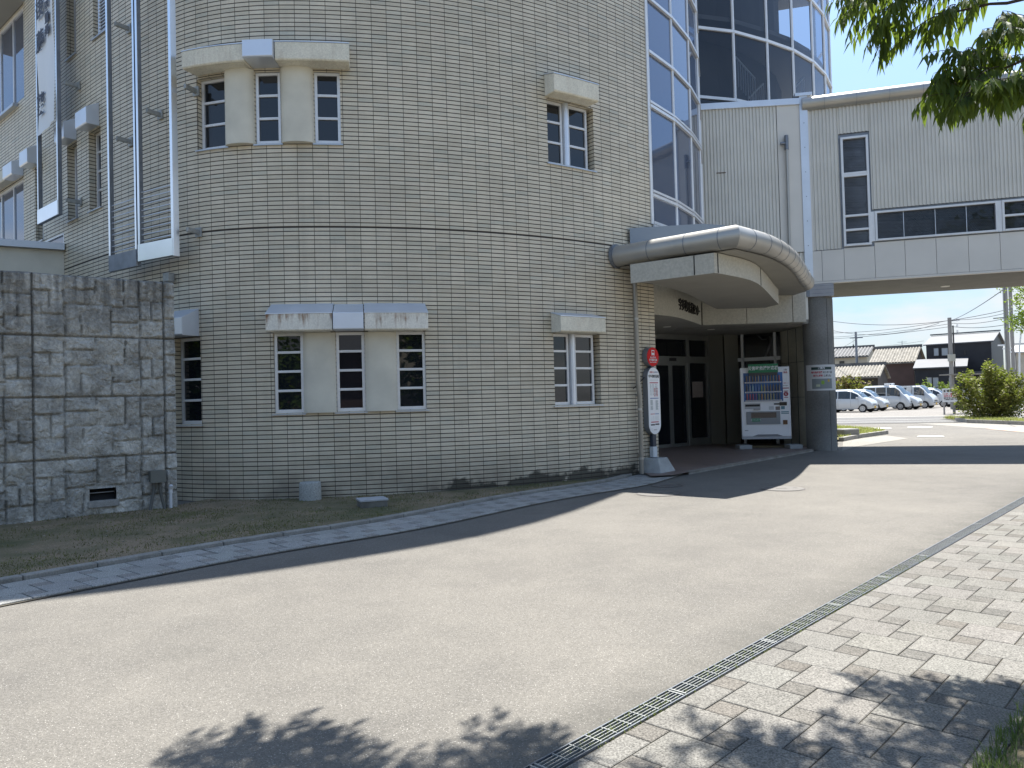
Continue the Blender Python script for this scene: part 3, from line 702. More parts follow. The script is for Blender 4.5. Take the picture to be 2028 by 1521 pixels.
# banner cloth hanging in the first frame
ban = thing('banner', 'long white cloth banner with dark vertical Japanese characters', 'banner', (pA.x, pA.y, 5.6))
mb = MB(); nz_, ns_ = 60, 8; zt_, zb_ = 11.2, sO(100, 258)[1]
wid = (pB - pA).length
def cloth(i, j):
    u = .08 + .84 * i / ns_; z = zb_ + (zt_ - zb_) * j / nz_
    pull = .035 * math.sin(z * 2.4) * (1 if i > ns_ / 2 else -.5) * abs(2 * i / ns_ - 1)
    o = .05 + .018 * math.sin(z * 3.1 + u * 5) + .012 * math.sin(u * 14 + z * 1.3)
    q = pA + d_ * (wid * (u - pull)) + n_ * o; return (q.x, q.y, z + (.10 * u if j == 0 else 0))
for i in range(ns_):
    for j in range(nz_): mb.quad(cloth(i, j), cloth(i + 1, j), cloth(i + 1, j + 1), cloth(i, j + 1))
cl = mb.build('cloth', mat('white_banner_cloth', (.72, .76, .80), .85), ban, smooth=True, weld=True)
prn = mat('banner_print', (.07, .085, .12), .8)
def vtext(chars, x_off, z_top, size, step):
    objs = []
    for k, ch in enumerate(chars):
        q = pA + d_ * (wid * x_off) + n_ * .082
        objs.append(text(ch, size, prn, ban, frame_m((q.x, q.y, z_top - step * k), d_, n_), bold=.008))
    return objs
zc = lambda py: sO(95, py)[1]
tt = vtext('後', .33, zc(12), .44, .1) + vtext('藤', .33, zc(80), .44, .1) + vtext('葵', .33, zc(207), .44, .1) + vtext('器四重奏', .70, zc(-2), .22, (zc(-2) - zc(70)) / 3)
join_text(tt, 'lettering')

# ================================================================ stone-faced wall at left
GL = lambda x, y: 0.0
PS = Plane(*(lambda p: (p.x, p.y, 39.3))(gz(350, 997, .08)))
smax = 0.0; smin = -5.2
sx65 = PS.at(65, 800)[0]; sx325 = PS.at(325, 800)[0]
pw = sx325 - sx65
ztop = PS.at(345, 560)[1]
ph = .835; zj = PS.at(250, 785)[1]
ST = [(0, .22, 0, .28), (0, .12, .28, .66), (.12, .22, .28, .66), (0, .23, .66, 1), (.22, .46, 0, .23), (.22, .46, .23, .48), (.23, .35, .48, 1), (.35, .58, .48, 1),
      (.46, .68, 0, .48), (.68, .8, 0, .48), (.58, .81, .48, .75), (.58, .81, .75, 1), (.8, 1, 0, .36), (.81, .9, .36, .7), (.9, 1, .36, .7), (.81, 1, .7, 1)]
def stone(s, z):
    """height of the stone face and tone"""
    u = (s - sx65) / pw; v = (zj - z) / ph
    iu, iv = math.floor(u), math.floor(v); fu, fv = u - iu, v - iv
    if s > sx325: fu = fu * 1.0; iu = 5
    wob = .010 * noise.noise((s * 6, z * 6, 3)); fu2 = min(.9999, max(0, fu + wob)); fv2 = min(.9999, max(0, fv + wob * 2.2))
    for k, (a, b, c, d) in enumerate(ST):
        if a <= fu2 < b and c <= fv2 < d:
            e = min((fu2 - a) * pw, (b - fu2) * pw, (fv2 - c) * ph, (d - fv2) * ph)
            edge_main = min(fu * pw, (1 - fu) * pw, fv * ph, (1 - fv) * ph)
            r_ = random.Random(k * 13 + 1); t1, t2 = r_.uniform(-.06, .06), r_.uniform(-.07, .07); cx, cy = (a + b) / 2, (c + d) / 2
            base = .022 + t1 * (fu2 - cx) * pw * 1.5 + t2 * (fv2 - cy) * ph * 1.5
            nn = noise.fractal((fu * pw * 5 + k * 7, fv * ph * 5, k), 1.0, 2.1, 5) * .026 + noise.ridged_multi_fractal((fu * pw * 3 + k, fv * ph * 3, 2 + k), 1.0, 2.0, 4, 1.0, 2.0) * .011
            h = (base + nn) * min(1, e / .022) ** .6
            if edge_main < .010: h = min(h, -.018)
            elif e < .005: h = min(h, -.004)
            tone = r_.uniform(.90, 1.08) * (.45 if edge_main < .010 else (.72 if e < .005 else 1))
            return h, tone
    return 0, .8
mb = MB(); res = .0165; hx0, hx1, hz0, hz1 = PS.at(176, 980)[0], PS.at(230, 980)[0], PS.at(200, 991)[1], PS.at(200, 966)[1]
ncol = int((smax - smin) / res); nrow = int((ztop + .1) / res)
G = {}
for i in range(ncol + 1):
    s = smin + (smax - smin) * i / ncol
    for j in range(nrow + 1):
        z = -.1 + (ztop + .1) * j / nrow; h, t = stone(s, z)
        if j == nrow: h = min(h, .005)
        G[i, j] = (PS.P(s, z + (.02 * noise.noise((s * 3, 1, 1)) if j == nrow else 0), h), t)
vidx = {}
for k, (p, t) in G.items(): vidx[k] = len(mb.v); mb.v.append(tuple(p))
for i in range(ncol):
    sc_ = smin + (smax - smin) * (i + .5) / ncol
    for j in range(nrow):
        zc_ = -.1 + (ztop + .1) * (j + .5) / nrow
        if hx0 < sc_ < hx1 and hz0 < zc_ < hz1: continue
        mb.f.append((vidx[i, j], vidx[i + 1, j], vidx[i + 1, j + 1], vidx[i, j + 1])); mb.uv.append(None)
        t = (G[i, j][1] + G[i + 1, j + 1][1]) / 2; mb.tone.append((t, t, t))
TK = .32
# top, back and end faces
mb.quad(PS.P(smin, ztop - .01, 0), PS.P(smax, ztop - .01, 0), PS.P(smax, ztop - .01, -TK), PS.P(smin, ztop - .01, -TK), tone=(.5, .5, .5))
mb.quad(PS.P(smax, -.1, .012), PS.P(smax, -.1, -TK), PS.P(smax, ztop, -TK), PS.P(smax, ztop, .012), tone=(.8, .8, .8))
mb.quad(PS.P(smin, -.1, -TK), PS.P(smax, -.1, -TK), PS.P(smax, ztop, -TK), PS.P(smin, ztop, -TK), tone=(.8, .8, .8))
sw = mb.build('stone_wall', MSTONE, None)
for p in sw.data.polygons: p.use_smooth = True
tag(sw, 'dark grey split-stone garden wall running in from the left edge', 'wall')
mb = MB()
mb.hexa([PS.P(hx0, hz0, -.02), PS.P(hx1, hz0, -.02), PS.P(hx1, hz0, -.2), PS.P(hx0, hz0, -.2), PS.P(hx0, hz1, -.19), PS.P(hx1, hz1, -.19), PS.P(hx1, hz1, -.2), PS.P(hx0, hz1, -.2)])
o_ = mb.build('vent_recess', MDARK, sw)
mb = MB(); mb.bar(PS.P(hx0, (hz0 + hz1) / 2 + .02, -.05), PS.P(hx1, (hz0 + hz1) / 2 + .02, -.05), .015, .012); mb.build('vent_bar', MDKSTEEL, sw)
mb = MB(); mb.hexa([PS.P(hx0 - .02, hz0 - .09, .07), PS.P(hx1 + .03, hz0 - .09, .07), PS.P(hx1 + .03, hz0 - .09, -.05), PS.P(hx0 - .02, hz0 - .09, -.05), PS.P(hx0 - .02, hz0, .05), PS.P(hx1 + .03, hz0, .05), PS.P(hx1 + .03, hz0 + .005, -.05), PS.P(hx0 - .02, hz0 + .005, -.05)])
mb.build('vent_ledge', MKERB, sw, bevel=.01)

# electric box with two conduits on the stone wall, and the white vent pipe
s0_, z0_ = PS.at(293, 955); s1_, z1_ = PS.at(321, 930)
eb = thing('junction_box', 'grey electric junction box with two bent conduits on the stone wall', 'junction box', PS.P((s0_ + s1_) / 2, z0_, .1))
mb = MB(); mb.hexa([PS.P(s0_, z0_, .17), PS.P(s1_, z0_, .17), PS.P(s1_, z0_, .03), PS.P(s0_, z0_, .03), PS.P(s0_, z1_, .17), PS.P(s1_, z1_, .17), PS.P(s1_, z1_, .03), PS.P(s0_, z1_, .03)])
mb.build('box', mat('grey_box_paint', (.10, .105, .095), .5, nz=.1, nscale=8), eb, bevel=.008)
mb = MB(); mb.hexa([PS.P(s0_ - .006, z0_ - .006, .178), PS.P(s1_ + .006, z0_ - .006, .178), PS.P(s1_ + .006, z0_ - .006, .168), PS.P(s0_ - .006, z0_ - .006, .168), PS.P(s0_ - .006, z1_ + .006, .178), PS.P(s1_ + .006, z1_ + .006, .178), PS.P(s1_ + .006, z1_ + .006, .168), PS.P(s0_ - .006, z1_ + .006, .168)])
mb.build('lid', mat('grey_box_lid', (.13, .135, .12), .45, nz=.08, nscale=8), eb, bevel=.004)
for k, (f, e) in enumerate(((.28, -.07), (.7, .06))):
    sc_ = s0_ + (s1_ - s0_) * f
    mb = MB(); mb.tube([PS.P(sc_, z0_ + .01, .1), PS.P(sc_, z0_ * .7 + .02, .1), PS.P(sc_ + e * .5, .15, .11), PS.P(sc_ + e, .0, .13)], .022, 10); mb.build('conduit', mat('grey_conduit', (.10, .10, .09), .6), eb, smooth=True)
sv, zv = PS.at(334, 963)
mb = MB(); mb.tube([PS.P(sv, .02, .10), PS.P(sv, zv - .08, .10)], .022, 12); 
vp = thing('vent_pipe', 'short white plastic pipe with a curved end beside the junction box', 'pipe', PS.P(sv, 0, .1)); mb.build('pipe', mat('white_pvc', (.62, .64, .66), .35), vp, smooth=True)
mb = MB(); mb.tube([PS.P(sv, zv - .09, .10), PS.P(sv, zv - .02, .10), PS.P(sv, zv + .01, .12), PS.P(sv, zv - .01, .15)], .03, 14); mb.build('elbow', MATS['white_pvc'], vp, smooth=True)
# ================================================================ GROUND
def sheet(name, poly, z, m, kind='structure', label=None, cat=None):
    mb = MB(); mb.face([(x, y, z) for x, y in poly]); o = mb.build(name, m, None)
    bm = bmesh.new(); bm.from_mesh(o.data)
    for f in bm.faces:
        if f.normal.z < 0: f.normal_flip()
    bm.to_mesh(o.data); bm.free(); tag(o, kind=kind); return o
sheet('ground', [(-900, -900), (900, -900), (900, 900), (-900, 900)], -.02, MDIRT)
g2 = lambda *a: (lambda p: (p.x, p.y))(gz(*a))
sheet('road', [(-30, -14), (34, -14), (34, 26.5), (24.5, 31.4), (17.4, 33.6), (12.5, 35.4), (-2, 41), (-2, 15), (-30, 15)], 0.0, MASPH)
# street, pavement edge and car park beyond
ah = R(-20); A_ = Vector((math.cos(ah), math.sin(ah), 0)); B_ = Vector((-A_.y, A_.x, 0)); O_ = Vector((17.0, 34.0, 0))
def L2(a, b): q = O_ + A_ * a + B_ * b; return (q.x, q.y)
sheet('street', [L2(-60, 0), L2(70, 0), L2(70, 9.2), L2(-60, 9.2)], .004, MSTREET)
sheet('car_park', [L2(-60, 10.0), L2(70, 10.0), L2(70, 60), L2(-60, 60)], .004, MLOT)
def strip(name, a0, a1, b0, b1, z, m): return sheet(name, [L2(a0, b0), L2(a1, b0), L2(a1, b1), L2(a0, b1)], z, m)
MLINE = mat('road_paint', (.45, .445, .42), .7, nz=.12, nscale=30)
strip('road_marking', -40, 6, 1.6, 1.8, .009, MLINE); strip('road_marking', -40, 40, 4.4, 4.6, .009, MLINE)
strip('road_marking', -40, 50, 9.0, 9.2, .009, MLINE)
strip('street_gutter', -60, 70, 9.2, 10.0, .008, MCONC_G)
for k in range(7): 
    b_ = 22 + k * 2.6
# pale path beyond the pillar (triangle) and the footway at right
def poly_px(l, z=0.0): return [g2(x, y, z) for x, y in l]
sheet('footpath', poly_px([(1668, 893), (1670, 873), (1755, 862.5), (1799, 868.5), (1700, 884)]), .005, MCONC_G)
sheet('footpath', poly_px([(1815, 839), (1900, 838), (2028, 841), (2130, 843), (2130, 856), (2028, 851), (1940, 848)]), .005, MCONC_G)
sheet('footpath', poly_px([(1950, 849.5), (2028, 845.5), (2150, 851), (2150, 862), (2028, 856.5)]), .009, mat('pinkish_paving', (.36, .26, .20), .85, nz=.15, nscale=3))
for (px, py, w_) in ((1738, 849, 1.0), (1822, 846.5, .9), (1843, 865, .75)):
    c = gz(px, py); mb = MB(); mb.tube([(c.x, c.y, .004), (c.x, c.y, .016)], w_ / 2, 32); mc = mb.build('manhole_cover', mat('pale_cover', (.62, .60, .55), .6, nz=.1, nscale=10), None)
    tag(mc, {1738: 'pale round cover in the road, nearest the grass bed by the pillar', 1822: 'pale round cover in the road, farthest from the bridge shadow', 1843: 'pale round cover in the road, closest to the bridge shadow'}[px], 'manhole cover', 'pale covers in the far road')

# ---- pavers, laid as a pinwheel of large squares and small ones
def pavers(name, org, e1, e2, u0, u1, v0, v1, z, clip=None, gp=.006, bigc=(.155, .148, .132), smallc=(.122, .117, .105), seed=3, warp=None):
    """a=.3 squares and b=.15 squares; e1 runs along the kerb, e2 away from the road"""
    rr = random.Random(seed); mb = MB(); a, b = .29, .145
    t1 = (-a, b); t2 = (b, a)
    N_ = int(max(u1 - u0, v1 - v0) / b) + 8
    def clipbox(U0, U1, V0, V1, tone, dz):
        U0, U1, V0, V1 = max(U0, u0), min(U1, u1), max(V0, v0), min(V1, v1)
        if U1 - U0 < .02 or V1 - V0 < .02: return
        U0 += gp / 2; U1 -= gp / 2; V0 += gp / 2; V1 -= gp / 2; c_ = .004
        pts = []
        for zz, i_ in ((z - .03, 0), (z + dz - .003, 0), (z + dz, c_)):
            for uu, vv in ((U0 + i_, V0 + i_), (U1 - i_, V0 + i_), (U1 - i_, V1 - i_), (U0 + i_, V1 - i_)):
                q = warp(uu, vv) if warp else org + e1 * uu + e2 * vv
                pts.append((q.x, q.y, zz))
        i = len(mb.v); mb.v += pts
        for lv in (0, 4):
            for k in range(4):
                mb.f.append((i + lv + k, i + lv + (k + 1) % 4, i + lv + 4 + (k + 1) % 4, i + lv + 4 + k)); mb.uv.append(None); mb.tone.append(tone)
        mb.f.append((i + 8, i + 9, i + 10, i + 11)); mb.uv.append(None); mb.tone.append(tone)
    for i in range(-N_, N_):
        for j in range(-N_, N_):
            U = i * t1[0] + j * t2[0]; V = i * t1[1] + j * t2[1]
            if U < u0 - .5 or U > u1 + .5 or V < v0 - .5 or V > v1 + .5: continue
            k = rr.uniform(.93, 1.06); tn = tuple(c * k * rr.uniform(.99, 1.01) for c in bigc)
            clipbox(U, U + a, V, V + a, tn, rr.uniform(-.0015, .0015))
            k = rr.uniform(.88, 1.08); pk = rr.uniform(0, 1); tn = tuple(c * k * f for c, f in zip(smallc, (1 + .05 * pk, 1, 1 - .04 * pk)))
            clipbox(U - b, U, V, V + b, tn, rr.uniform(-.0015, .0015))
    o = mb.build(name, MPAVER, None); tag(o, kind='structure'); return o
# right-hand pavement beyond the drain
Dp = gz(1051, 1521); Dq = gz(2028, 985)
E1 = (Dq - Dp); E1.z = 0; E1.normalize(); E2 = Vector((E1.y, -E1.x, 0))
DW = .105
ob = gz(1570, 1403.4)                          # a corner of one large paver, fixes the pattern's phase
v_ob = (ob - Dp).dot(E2); u_ob = (ob - Dp).dot(E1)
orgR = Vector((ob.x, ob.y, 0))
PAVW = 1.25
pavers('pavement', orgR, E1, E2, -3.2 - u_ob, 16 - u_ob, DW - v_ob + .006, PAVW + DW - v_ob, .012)
# bed of mortar under the pavers
def along(org, e1, e2, u0, u1, v0, v1): return [tuple((org + e1 * u + e2 * v).xy) for u, v in ((u0, v0), (u1, v0), (u1, v1), (u0, v1))]
D0 = Vector((Dp.x, Dp.y, 0))
sheet('joint_bed', along(D0, E1, E2, -3.2, 16, DW, PAVW + DW), .005, mat('joint_sand', (.07, .062, .045), .95, nz=.4, nscale=12))
# kerb at the far side of the pavement and the planting bed
mb = MB(); u = -3.2
kb = mat('bed_kerb', (.17, .165, .15), .9, nz=.25, nscale=6, bump=.3, bscale=60)
while u < 16:
    mb.hexa([tuple((D0 + E1 * (u + .004) + E2 * (PAVW + DW + .34)).xy) + (-.02,), tuple((D0 + E1 * (u + .596) + E2 * (PAVW + DW + .34)).xy) + (-.02,), tuple((D0 + E1 * (u + .596) + E2 * (PAVW + DW + .46)).xy) + (-.02,), tuple((D0 + E1 * (u + .004) + E2 * (PAVW + DW + .46)).xy) + (-.02,),
             tuple((D0 + E1 * (u + .004) + E2 * (PAVW + DW + .34)).xy) + (.10,), tuple((D0 + E1 * (u + .596) + E2 * (PAVW + DW + .34)).xy) + (.10,), tuple((D0 + E1 * (u + .596) + E2 * (PAVW + DW + .46)).xy) + (.10,), tuple((D0 + E1 * (u + .004) + E2 * (PAVW + DW + .46)).xy) + (.10,)]); u += .6
o = mb.build('kerb', kb, None, bevel=.008); tag(o, kind='structure')
sheet('planting_bed', along(D0, E1, E2, -3.2, 16, PAVW + DW + .003, PAVW + 3.5), .008, MSOIL)

# ---- drainage channel with its steel gratings
dr = thing('drain_grating', 'long steel grating over the narrow drain beside the paved footway', 'drain grating', D0 + E1 * 4)
mb = MB(); P4 = along(D0, E1, E2, -3.2, 16, 0, DW)
mb.quad(*[(x, y, .006) for x, y in P4]); mb.build('channel', mat('channel_black', (.014, .015, .010), .95, nz=.5, nscale=9, bump=.6, bscale=50), dr)  # flat near-black sheet filling the slot under the bars
mb = MB()
for v in (.003, DW - .003): a_ = D0 + E1 * -3.2 + E2 * v; b_ = D0 + E1 * 16 + E2 * v; mb.bar((a_.x, a_.y, .008), (b_.x, b_.y, .008), .006, .018)
mb.build('edge_rail', MDKSTEEL, dr)
mb = MB(); L_ = 1.0
k = -3
while k < 16:
    for v in (.024, .044, .064, .084):
        a_ = D0 + E1 * (k + .012) + E2 * v; b_ = D0 + E1 * (k + L_ - .012) + E2 * v; mb.bar((a_.x, a_.y, .012), (b_.x, b_.y, .012), .0032, .01)
    for e in range(10):
        uu = k + .012 + (L_ - .024) * e / 9; a_ = D0 + E1 * uu + E2 * .010; b_ = D0 + E1 * uu + E2 * (DW - .01)
        mb.bar((a_.x, a_.y, .013), (b_.x, b_.y, .013), .0045 if 0 < e < 9 else .009, .011)
    k += L_
mb.build('grate_bars', MGALV, dr)
def blades(name, area_pts, n, hmin, hmax, m, seed, wid=.004, lean=.5, label=None, cat=None, ok=None):
    rr = random.Random(seed); mb = MB()
    for _ in range(n):
        x, y, z = area_pts(rr)
        if ok and not ok(x, y): continue
        h = rr.uniform(hmin, hmax); a = rr.uniform(0, 6.283); l = rr.uniform(0, lean) * h; dx, dy = math.cos(a), math.sin(a)
        w_ = wid * rr.uniform(.7, 1.4); px_, py_ = -dy * w_, dx * w_
        mx_, my_ = x + dx * l * .35, y + dy * l * .35
        mb.face(((x - px_, y - py_, z), (x + px_, y + py_, z), (mx_ + px_ * .8, my_ + py_ * .8, z + h * .55), (mx_ - px_ * .8, my_ - py_ * .8, z + h * .55)))
        mb.face(((mx_ - px_ * .8, my_ - py_ * .8, z + h * .55), (mx_ + px_ * .8, my_ + py_ * .8, z + h * .55), (x + dx * l, y + dy * l, z + h)))
    o = mb.build(name, m, None); tag(o, kind='stuff'); 
    if label: tag(o, label, cat)
    return o
MGRASS = mat('grass_blades', (.085, .125, .030), .7, nz=.35, nscale=3, trans=.35)
MGRASSY = mat('yellow_green_grass', (.20, .22, .055), .7, nz=.35, nscale=3, trans=.35)  # yellower and lighter than the verge grass
MMOSS = mat('drain_weeds', (.12, .15, .03), .8, nz=.4, nscale=9, trans=.2)
def in_strip(u0, u1, v0, v1, z, clump=1.3):
    def f(rr):
        while True:
            u = rr.uniform(u0, u1); v = rr.uniform(v0, v1); p = D0 + E1 * u + E2 * v
            if noise.noise((p.x * clump, p.y * clump, 5)) > rr.uniform(-.5, .35): return p.x, p.y, z
    return f
blades('drain_weeds', in_strip(-1, 5, .002, DW + .01, .004, 3.5), 3200, .006, .022, MMOSS, 5, wid=.0025, lean=1.2, label='tiny weeds and moss growing in the drain slots', cat='weeds')
gr_ = blades('verge_grass', in_strip(-1.5, 2.3, PAVW + DW - .05, PAVW + DW + .30, .01, 2.2), 15000, .025, .085, MGRASS, 8, wid=.0022, lean=1.1, label='long green grass spilling over the footway edge at lower right', cat='grass')

# ---- left strip: kerb and pavers along the lawn
kl = [gz(x, y, .05) for x, y in ((-260, 1212), (-120, 1182), (0, 1155), (256, 1113), (493, 1071), (740, 1029), (996, 985.5), (1140, 961), (1262, 938))]
rl = [gz(x, y, 0) for x, y in ((-260, 1258), (-120, 1229), (0, 1203), (296, 1145), (542, 1098), (838, 1048), (1072, 998), (1178, 979), (1290, 960), (1366, 936))]
def resample(pts, step=.25):
    """smooth polyline"""
    out_ = []; n = len(pts)
    for i in range(n - 1):
        p0, p1, p2, p3 = pts[max(0, i - 1)], pts[i], pts[i + 1], pts[min(n - 1, i + 2)]
        k = max(2, int((p2 - p1).length / step))
        for j in range(k):
            t = j / k; out_.append(.5 * ((2 * p1) + (p2 - p0) * t + (2 * p0 - 5 * p1 + 4 * p2 - p3) * t * t + (3 * p1 - p0 - 3 * p2 + p3) * t * t * t))
    out_.append(pts[-1]); return out_
RL = resample(rl); acc = [0]
for a_, b_ in zip(RL, RL[1:]): acc.append(acc[-1] + (b_ - a_).length)
def warpL(u, v):
    u = max(0, min(acc[-1] - 1e-4, u)); i = 0
    lo, hi = 0, len(acc) - 1
    while hi - lo > 1:
        m_ = (lo + hi) // 2
        if acc[m_] <= u: lo = m_
        else: hi = m_
    t = (u - acc[lo]) / (acc[lo + 1] - acc[lo]); p = RL[lo].lerp(RL[lo + 1], t)
    i0, i1 = max(0, lo - 1), min(len(RL) - 1, lo + 2); d = (RL[i1] - RL[i0]); d.z = 0; d.normalize()
    return p + Vector((-d.y, d.x, 0)) * v
wl_ = []
pavers('pavement', Vector((0, 0, 0)), None, None, 0, acc[-1], .03, .80, .018, warp=warpL, bigc=(.30, .295, .275), smallc=(.235, .23, .215), seed=9, gp=.010)
mb = MB(); us = [acc[-1] * k / 60 for k in range(61)]
for a_, b_ in zip(us, us[1:]): mb.quad(*[tuple(warpL(u, v).xy) + (.008,) for u, v in ((a_, -.005), (b_, -.005), (b_, .82), (a_, .82))])
o = mb.build('joint_bed', MATS['joint_sand'], None); tag(o, kind='structure')
mb = MB(); u = 0; ULAWN = acc[-1] * .915
while u < ULAWN:
    q = [warpL(a_, v) for a_, v in ((u + .004, .825), (u + .596, .825), (u + .596, .935), (u + .004, .935))]
    mb.hexa([(p.x, p.y, -.02) for p in q] + [(p.x, p.y, .055) for p in q]); u += .6
o = mb.build('kerb', MKERB, None, bevel=.01); tag(o, kind='structure')
# lawn behind it, up to the walls
KL = [warpL(ULAWN * k / 40, .93) for k in range(41)]
mb = MB(); tgt = []
for k, p in enumerate(KL):
    t = k / 40
    # far side follows the building foot
    if p.x < -5.6: q = PS.P(-4.2 + (p.x + 7.6) * .9, 0, -.1)
    else: q = None
    tgt.append(q)
lawn_poly = [(p.x, p.y) for p in KL] + [tuple(WP(s, 0, -.05).xy) for s in [SE - .6 - .3 * k for k in range(int((SE - .6) / .3))]] + [tuple(PS.P(0, 0, -.15).xy), tuple(PS.P(-5.1, 0, -.15).xy), (-11, 6.0)]
from mathutils.geometry import tessellate_polygon
def lawn_z(x, y): return .04 + .018 * noise.noise((x * .9, y * .9, 0)) + .008 * noise.noise((x * 4, y * 4, 2))
tri = tessellate_polygon([[Vector((x, y, 0)) for x, y in lawn_poly]])
bm = bmesh.new(); vs = [bm.verts.new((x, y, 0)) for x, y in lawn_poly]
for t in tri: 
    try: bm.faces.new([vs[i] for i in t])
    except ValueError: pass
for _ in range(6):
    e_ = [e for e in bm.edges if e.calc_length() > .3]
    if not e_: break
    bmesh.ops.subdivide_edges(bm, edges=e_, cuts=1); bmesh.ops.triangulate(bm, faces=bm.faces)
for v in bm.verts: v.co.z = lawn_z(v.co.x, v.co.y)
bmesh.ops.recalc_face_normals(bm, faces=bm.faces)
for f in bm.faces:
    if f.normal.z < 0: f.normal_flip()
me = bpy.data.meshes.new('lawn'); bm.to_mesh(me); bm.free(); me.materials.append(MSOIL)
o = bpy.data.objects.new('lawn', me); C.objects.link(o); tag(o, kind='structure')
def pip(x, y, poly):
    c = False; j = len(poly) - 1
    for i in range(len(poly)):
        xi, yi = poly[i]; xj, yj = poly[j]
        if (yi > y) != (yj > y) and x < (xj - xi) * (y - yi) / (yj - yi) + xi: c = not c
        j = i
    return c
def lawn_area(rr):
    while True:
        x = rr.uniform(-8, 1.6); y = rr.uniform(5.5, 13.2)
        if noise.noise((x * .8, y * .8, 9)) + .5 * noise.noise((x * 3.5, y * 3.5, 4)) > rr.uniform(-.35, .45): return x, y, lawn_z(x, y) - .002
blades('lawn_grass', lawn_area, 42000, .008, .028, mat('dull_turf', (.13, .135, .045), .8, nz=.5, nscale=2.5, trans=.2), 21, wid=.0035, lean=1.3, label='patchy short turf growing on the shaded soil by the building', cat='grass', ok=lambda x, y: pip(x, y, lawn_poly))

# small debris: pebbles and dead leaves on the soil
rr = random.Random(4); mb = MB()
for _ in range(420):
    x = rr.uniform(-8, 1.4); y = rr.uniform(5.5, 13)
    if not pip(x, y, lawn_poly): continue
    s_ = rr.uniform(.004, .013); mb.box((x, y, lawn_z(x, y) + s_ * .3), (s_ * 2, s_ * 1.4, s_), rr.uniform(0, 3))
o = mb.build('pebbles', mat('pebble', (.30, .27, .21), .9, nz=.3, nscale=3), None); tag(o, 'small pale pebbles scattered on the soil', 'pebbles', kind='stuff')

# stone cylinder and the concrete block on the lawn
c = gz(609, 992, .04); r_ = 43 / 1500 * c.y / 2
st = MB(); zs = [(0, 1.0), (.04, 1.02), (.20, 1.0), (.235, .985), (.252, .955), (.258, .90)]
H_ = 39 / 1500 * c.y
st.tube([(c.x, c.y + r_, .01 + H_ * t / .258) for t, _ in zs], [r_ * k for _, k in zs], 40)
o = st.build('stone_bollard', mat('speckled_granite', (.36, .37, .35), .8, nz=.25, nscale=50, bump=.3, bscale=90, fine=.2), None, smooth=True); tag(o, 'short round granite stub standing by the tiled wall', 'stone bollard')
c = gz(735, 1004, .04)
mb = MB(); w_ = .37; ang = R(22)
mb.box((c.x, c.y + .08, .075), (w_, w_ * .85, .10), ang); o = thing('inspection_cover', 'square concrete cover block lying on the soil near the wall', 'concrete block', (c.x, c.y + .08, .03)); mb.build('block', mat('damp_concrete', (.15, .145, .125), .9, nz=.25, nscale=9, bump=.4, bscale=50), o, bevel=.006)
mb = MB(); mb.box((c.x, c.y + .08, .138), (w_ + .02, w_ * .85 + .02, .026), ang); mb.build('lid', mat('pale_lid', (.40, .41, .42), .7, nz=.15, nscale=9, bump=.2, bscale=80), o, bevel=.004)

# manhole covers in the near road
def mh_mat():
    m = bpy.data.materials.new('cast_iron_cover'); m.use_nodes = True; N, L = nodes(m); b = N['Principled BSDF']
    co = N.new('ShaderNodeTexCoord').outputs['Object']; ck = N.new('ShaderNodeTexChecker'); ck.inputs['Scale'].default_value = 46; L.new(co, ck.inputs[0])
    ck.inputs['Color1'].default_value = (.21, .20, .185, 1); ck.inputs['Color2'].default_value = (.10, .095, .09, 1)
    L.new(ck.outputs['Color'], b.inputs['Base Color']); b.inputs['Roughness'].default_value = .5; b.inputs['Metallic'].default_value = .3
    return m
MMH = mh_mat()
for px, py, w_, lb in ((1304, 978, .66, 'round iron manhole cover half in the building shadow near the bus stop'), (1550, 968, .66, 'round iron manhole cover in full sun in front of the entrance'), (1321, 962, .52, 'smaller dark manhole cover wholly in shade beside the bus stop')):
    c = gz(px, py); t = thing('manhole_cover', lb, 'manhole cover', (c.x, c.y, 0), 'manhole covers in the near road')
    mb = MB(); mb.tube([(c.x, c.y, .001), (c.x, c.y, .004)], w_ / 2, 48); mb.build('rim', mat('cover_rim', (.10, .09, .085), .6, metal=.3), t)
    mb = MB(); mb.tube([(c.x, c.y, .004), (c.x, c.y, .0075)], w_ / 2 - .025, 48); mb.build('lid', MMH, t)
    mb = MB(); mb.box((c.x - .02, c.y, .008), (.16, .05, .002)); mb.box((c.x + .2, c.y + .03, .008), (.05, .06, .002)); mb.build('grip', MATS['cover_rim'], t)
# ================================================================ ENTRANCE CANOPY
def arc(p0, h0, ln, turn, n):
    out_ = [Vector(p0)]; h = h0
    for k in range(n):
        hm = h0 + turn * (k + .5) / n; out_.append(out_[-1] + Vector((math.cos(R(hm)), math.sin(R(hm)), 0)) * (ln / n))
    return out_
ZP, RP = 4.06, .19
PL = gz(1226, 507, ZP); PC = gz(1455, 469, ZP)
cano = thing('entrance_canopy', 'curved entrance canopy edged with a fat metal pipe, above the glass doors', 'canopy', (PC.x, PC.y + 1, 3.0))
wl0 = PC + (PL - PC) * 1.03
curve = [PC, gz(1520, 487, ZP), gz(1560, 511, ZP), gz(1583, 541, ZP)]
cv = resample([PC - (curve[1] - PC) * .0] + curve[1:], .22)
endp = cv[-1] + (cv[-1] - cv[-2]).normalized() * 1.6
cv2 = cv + [cv[-1].lerp(endp, k / 4) + Vector((.0, 0, 0)) for k in (1, 2, 3, 4)]
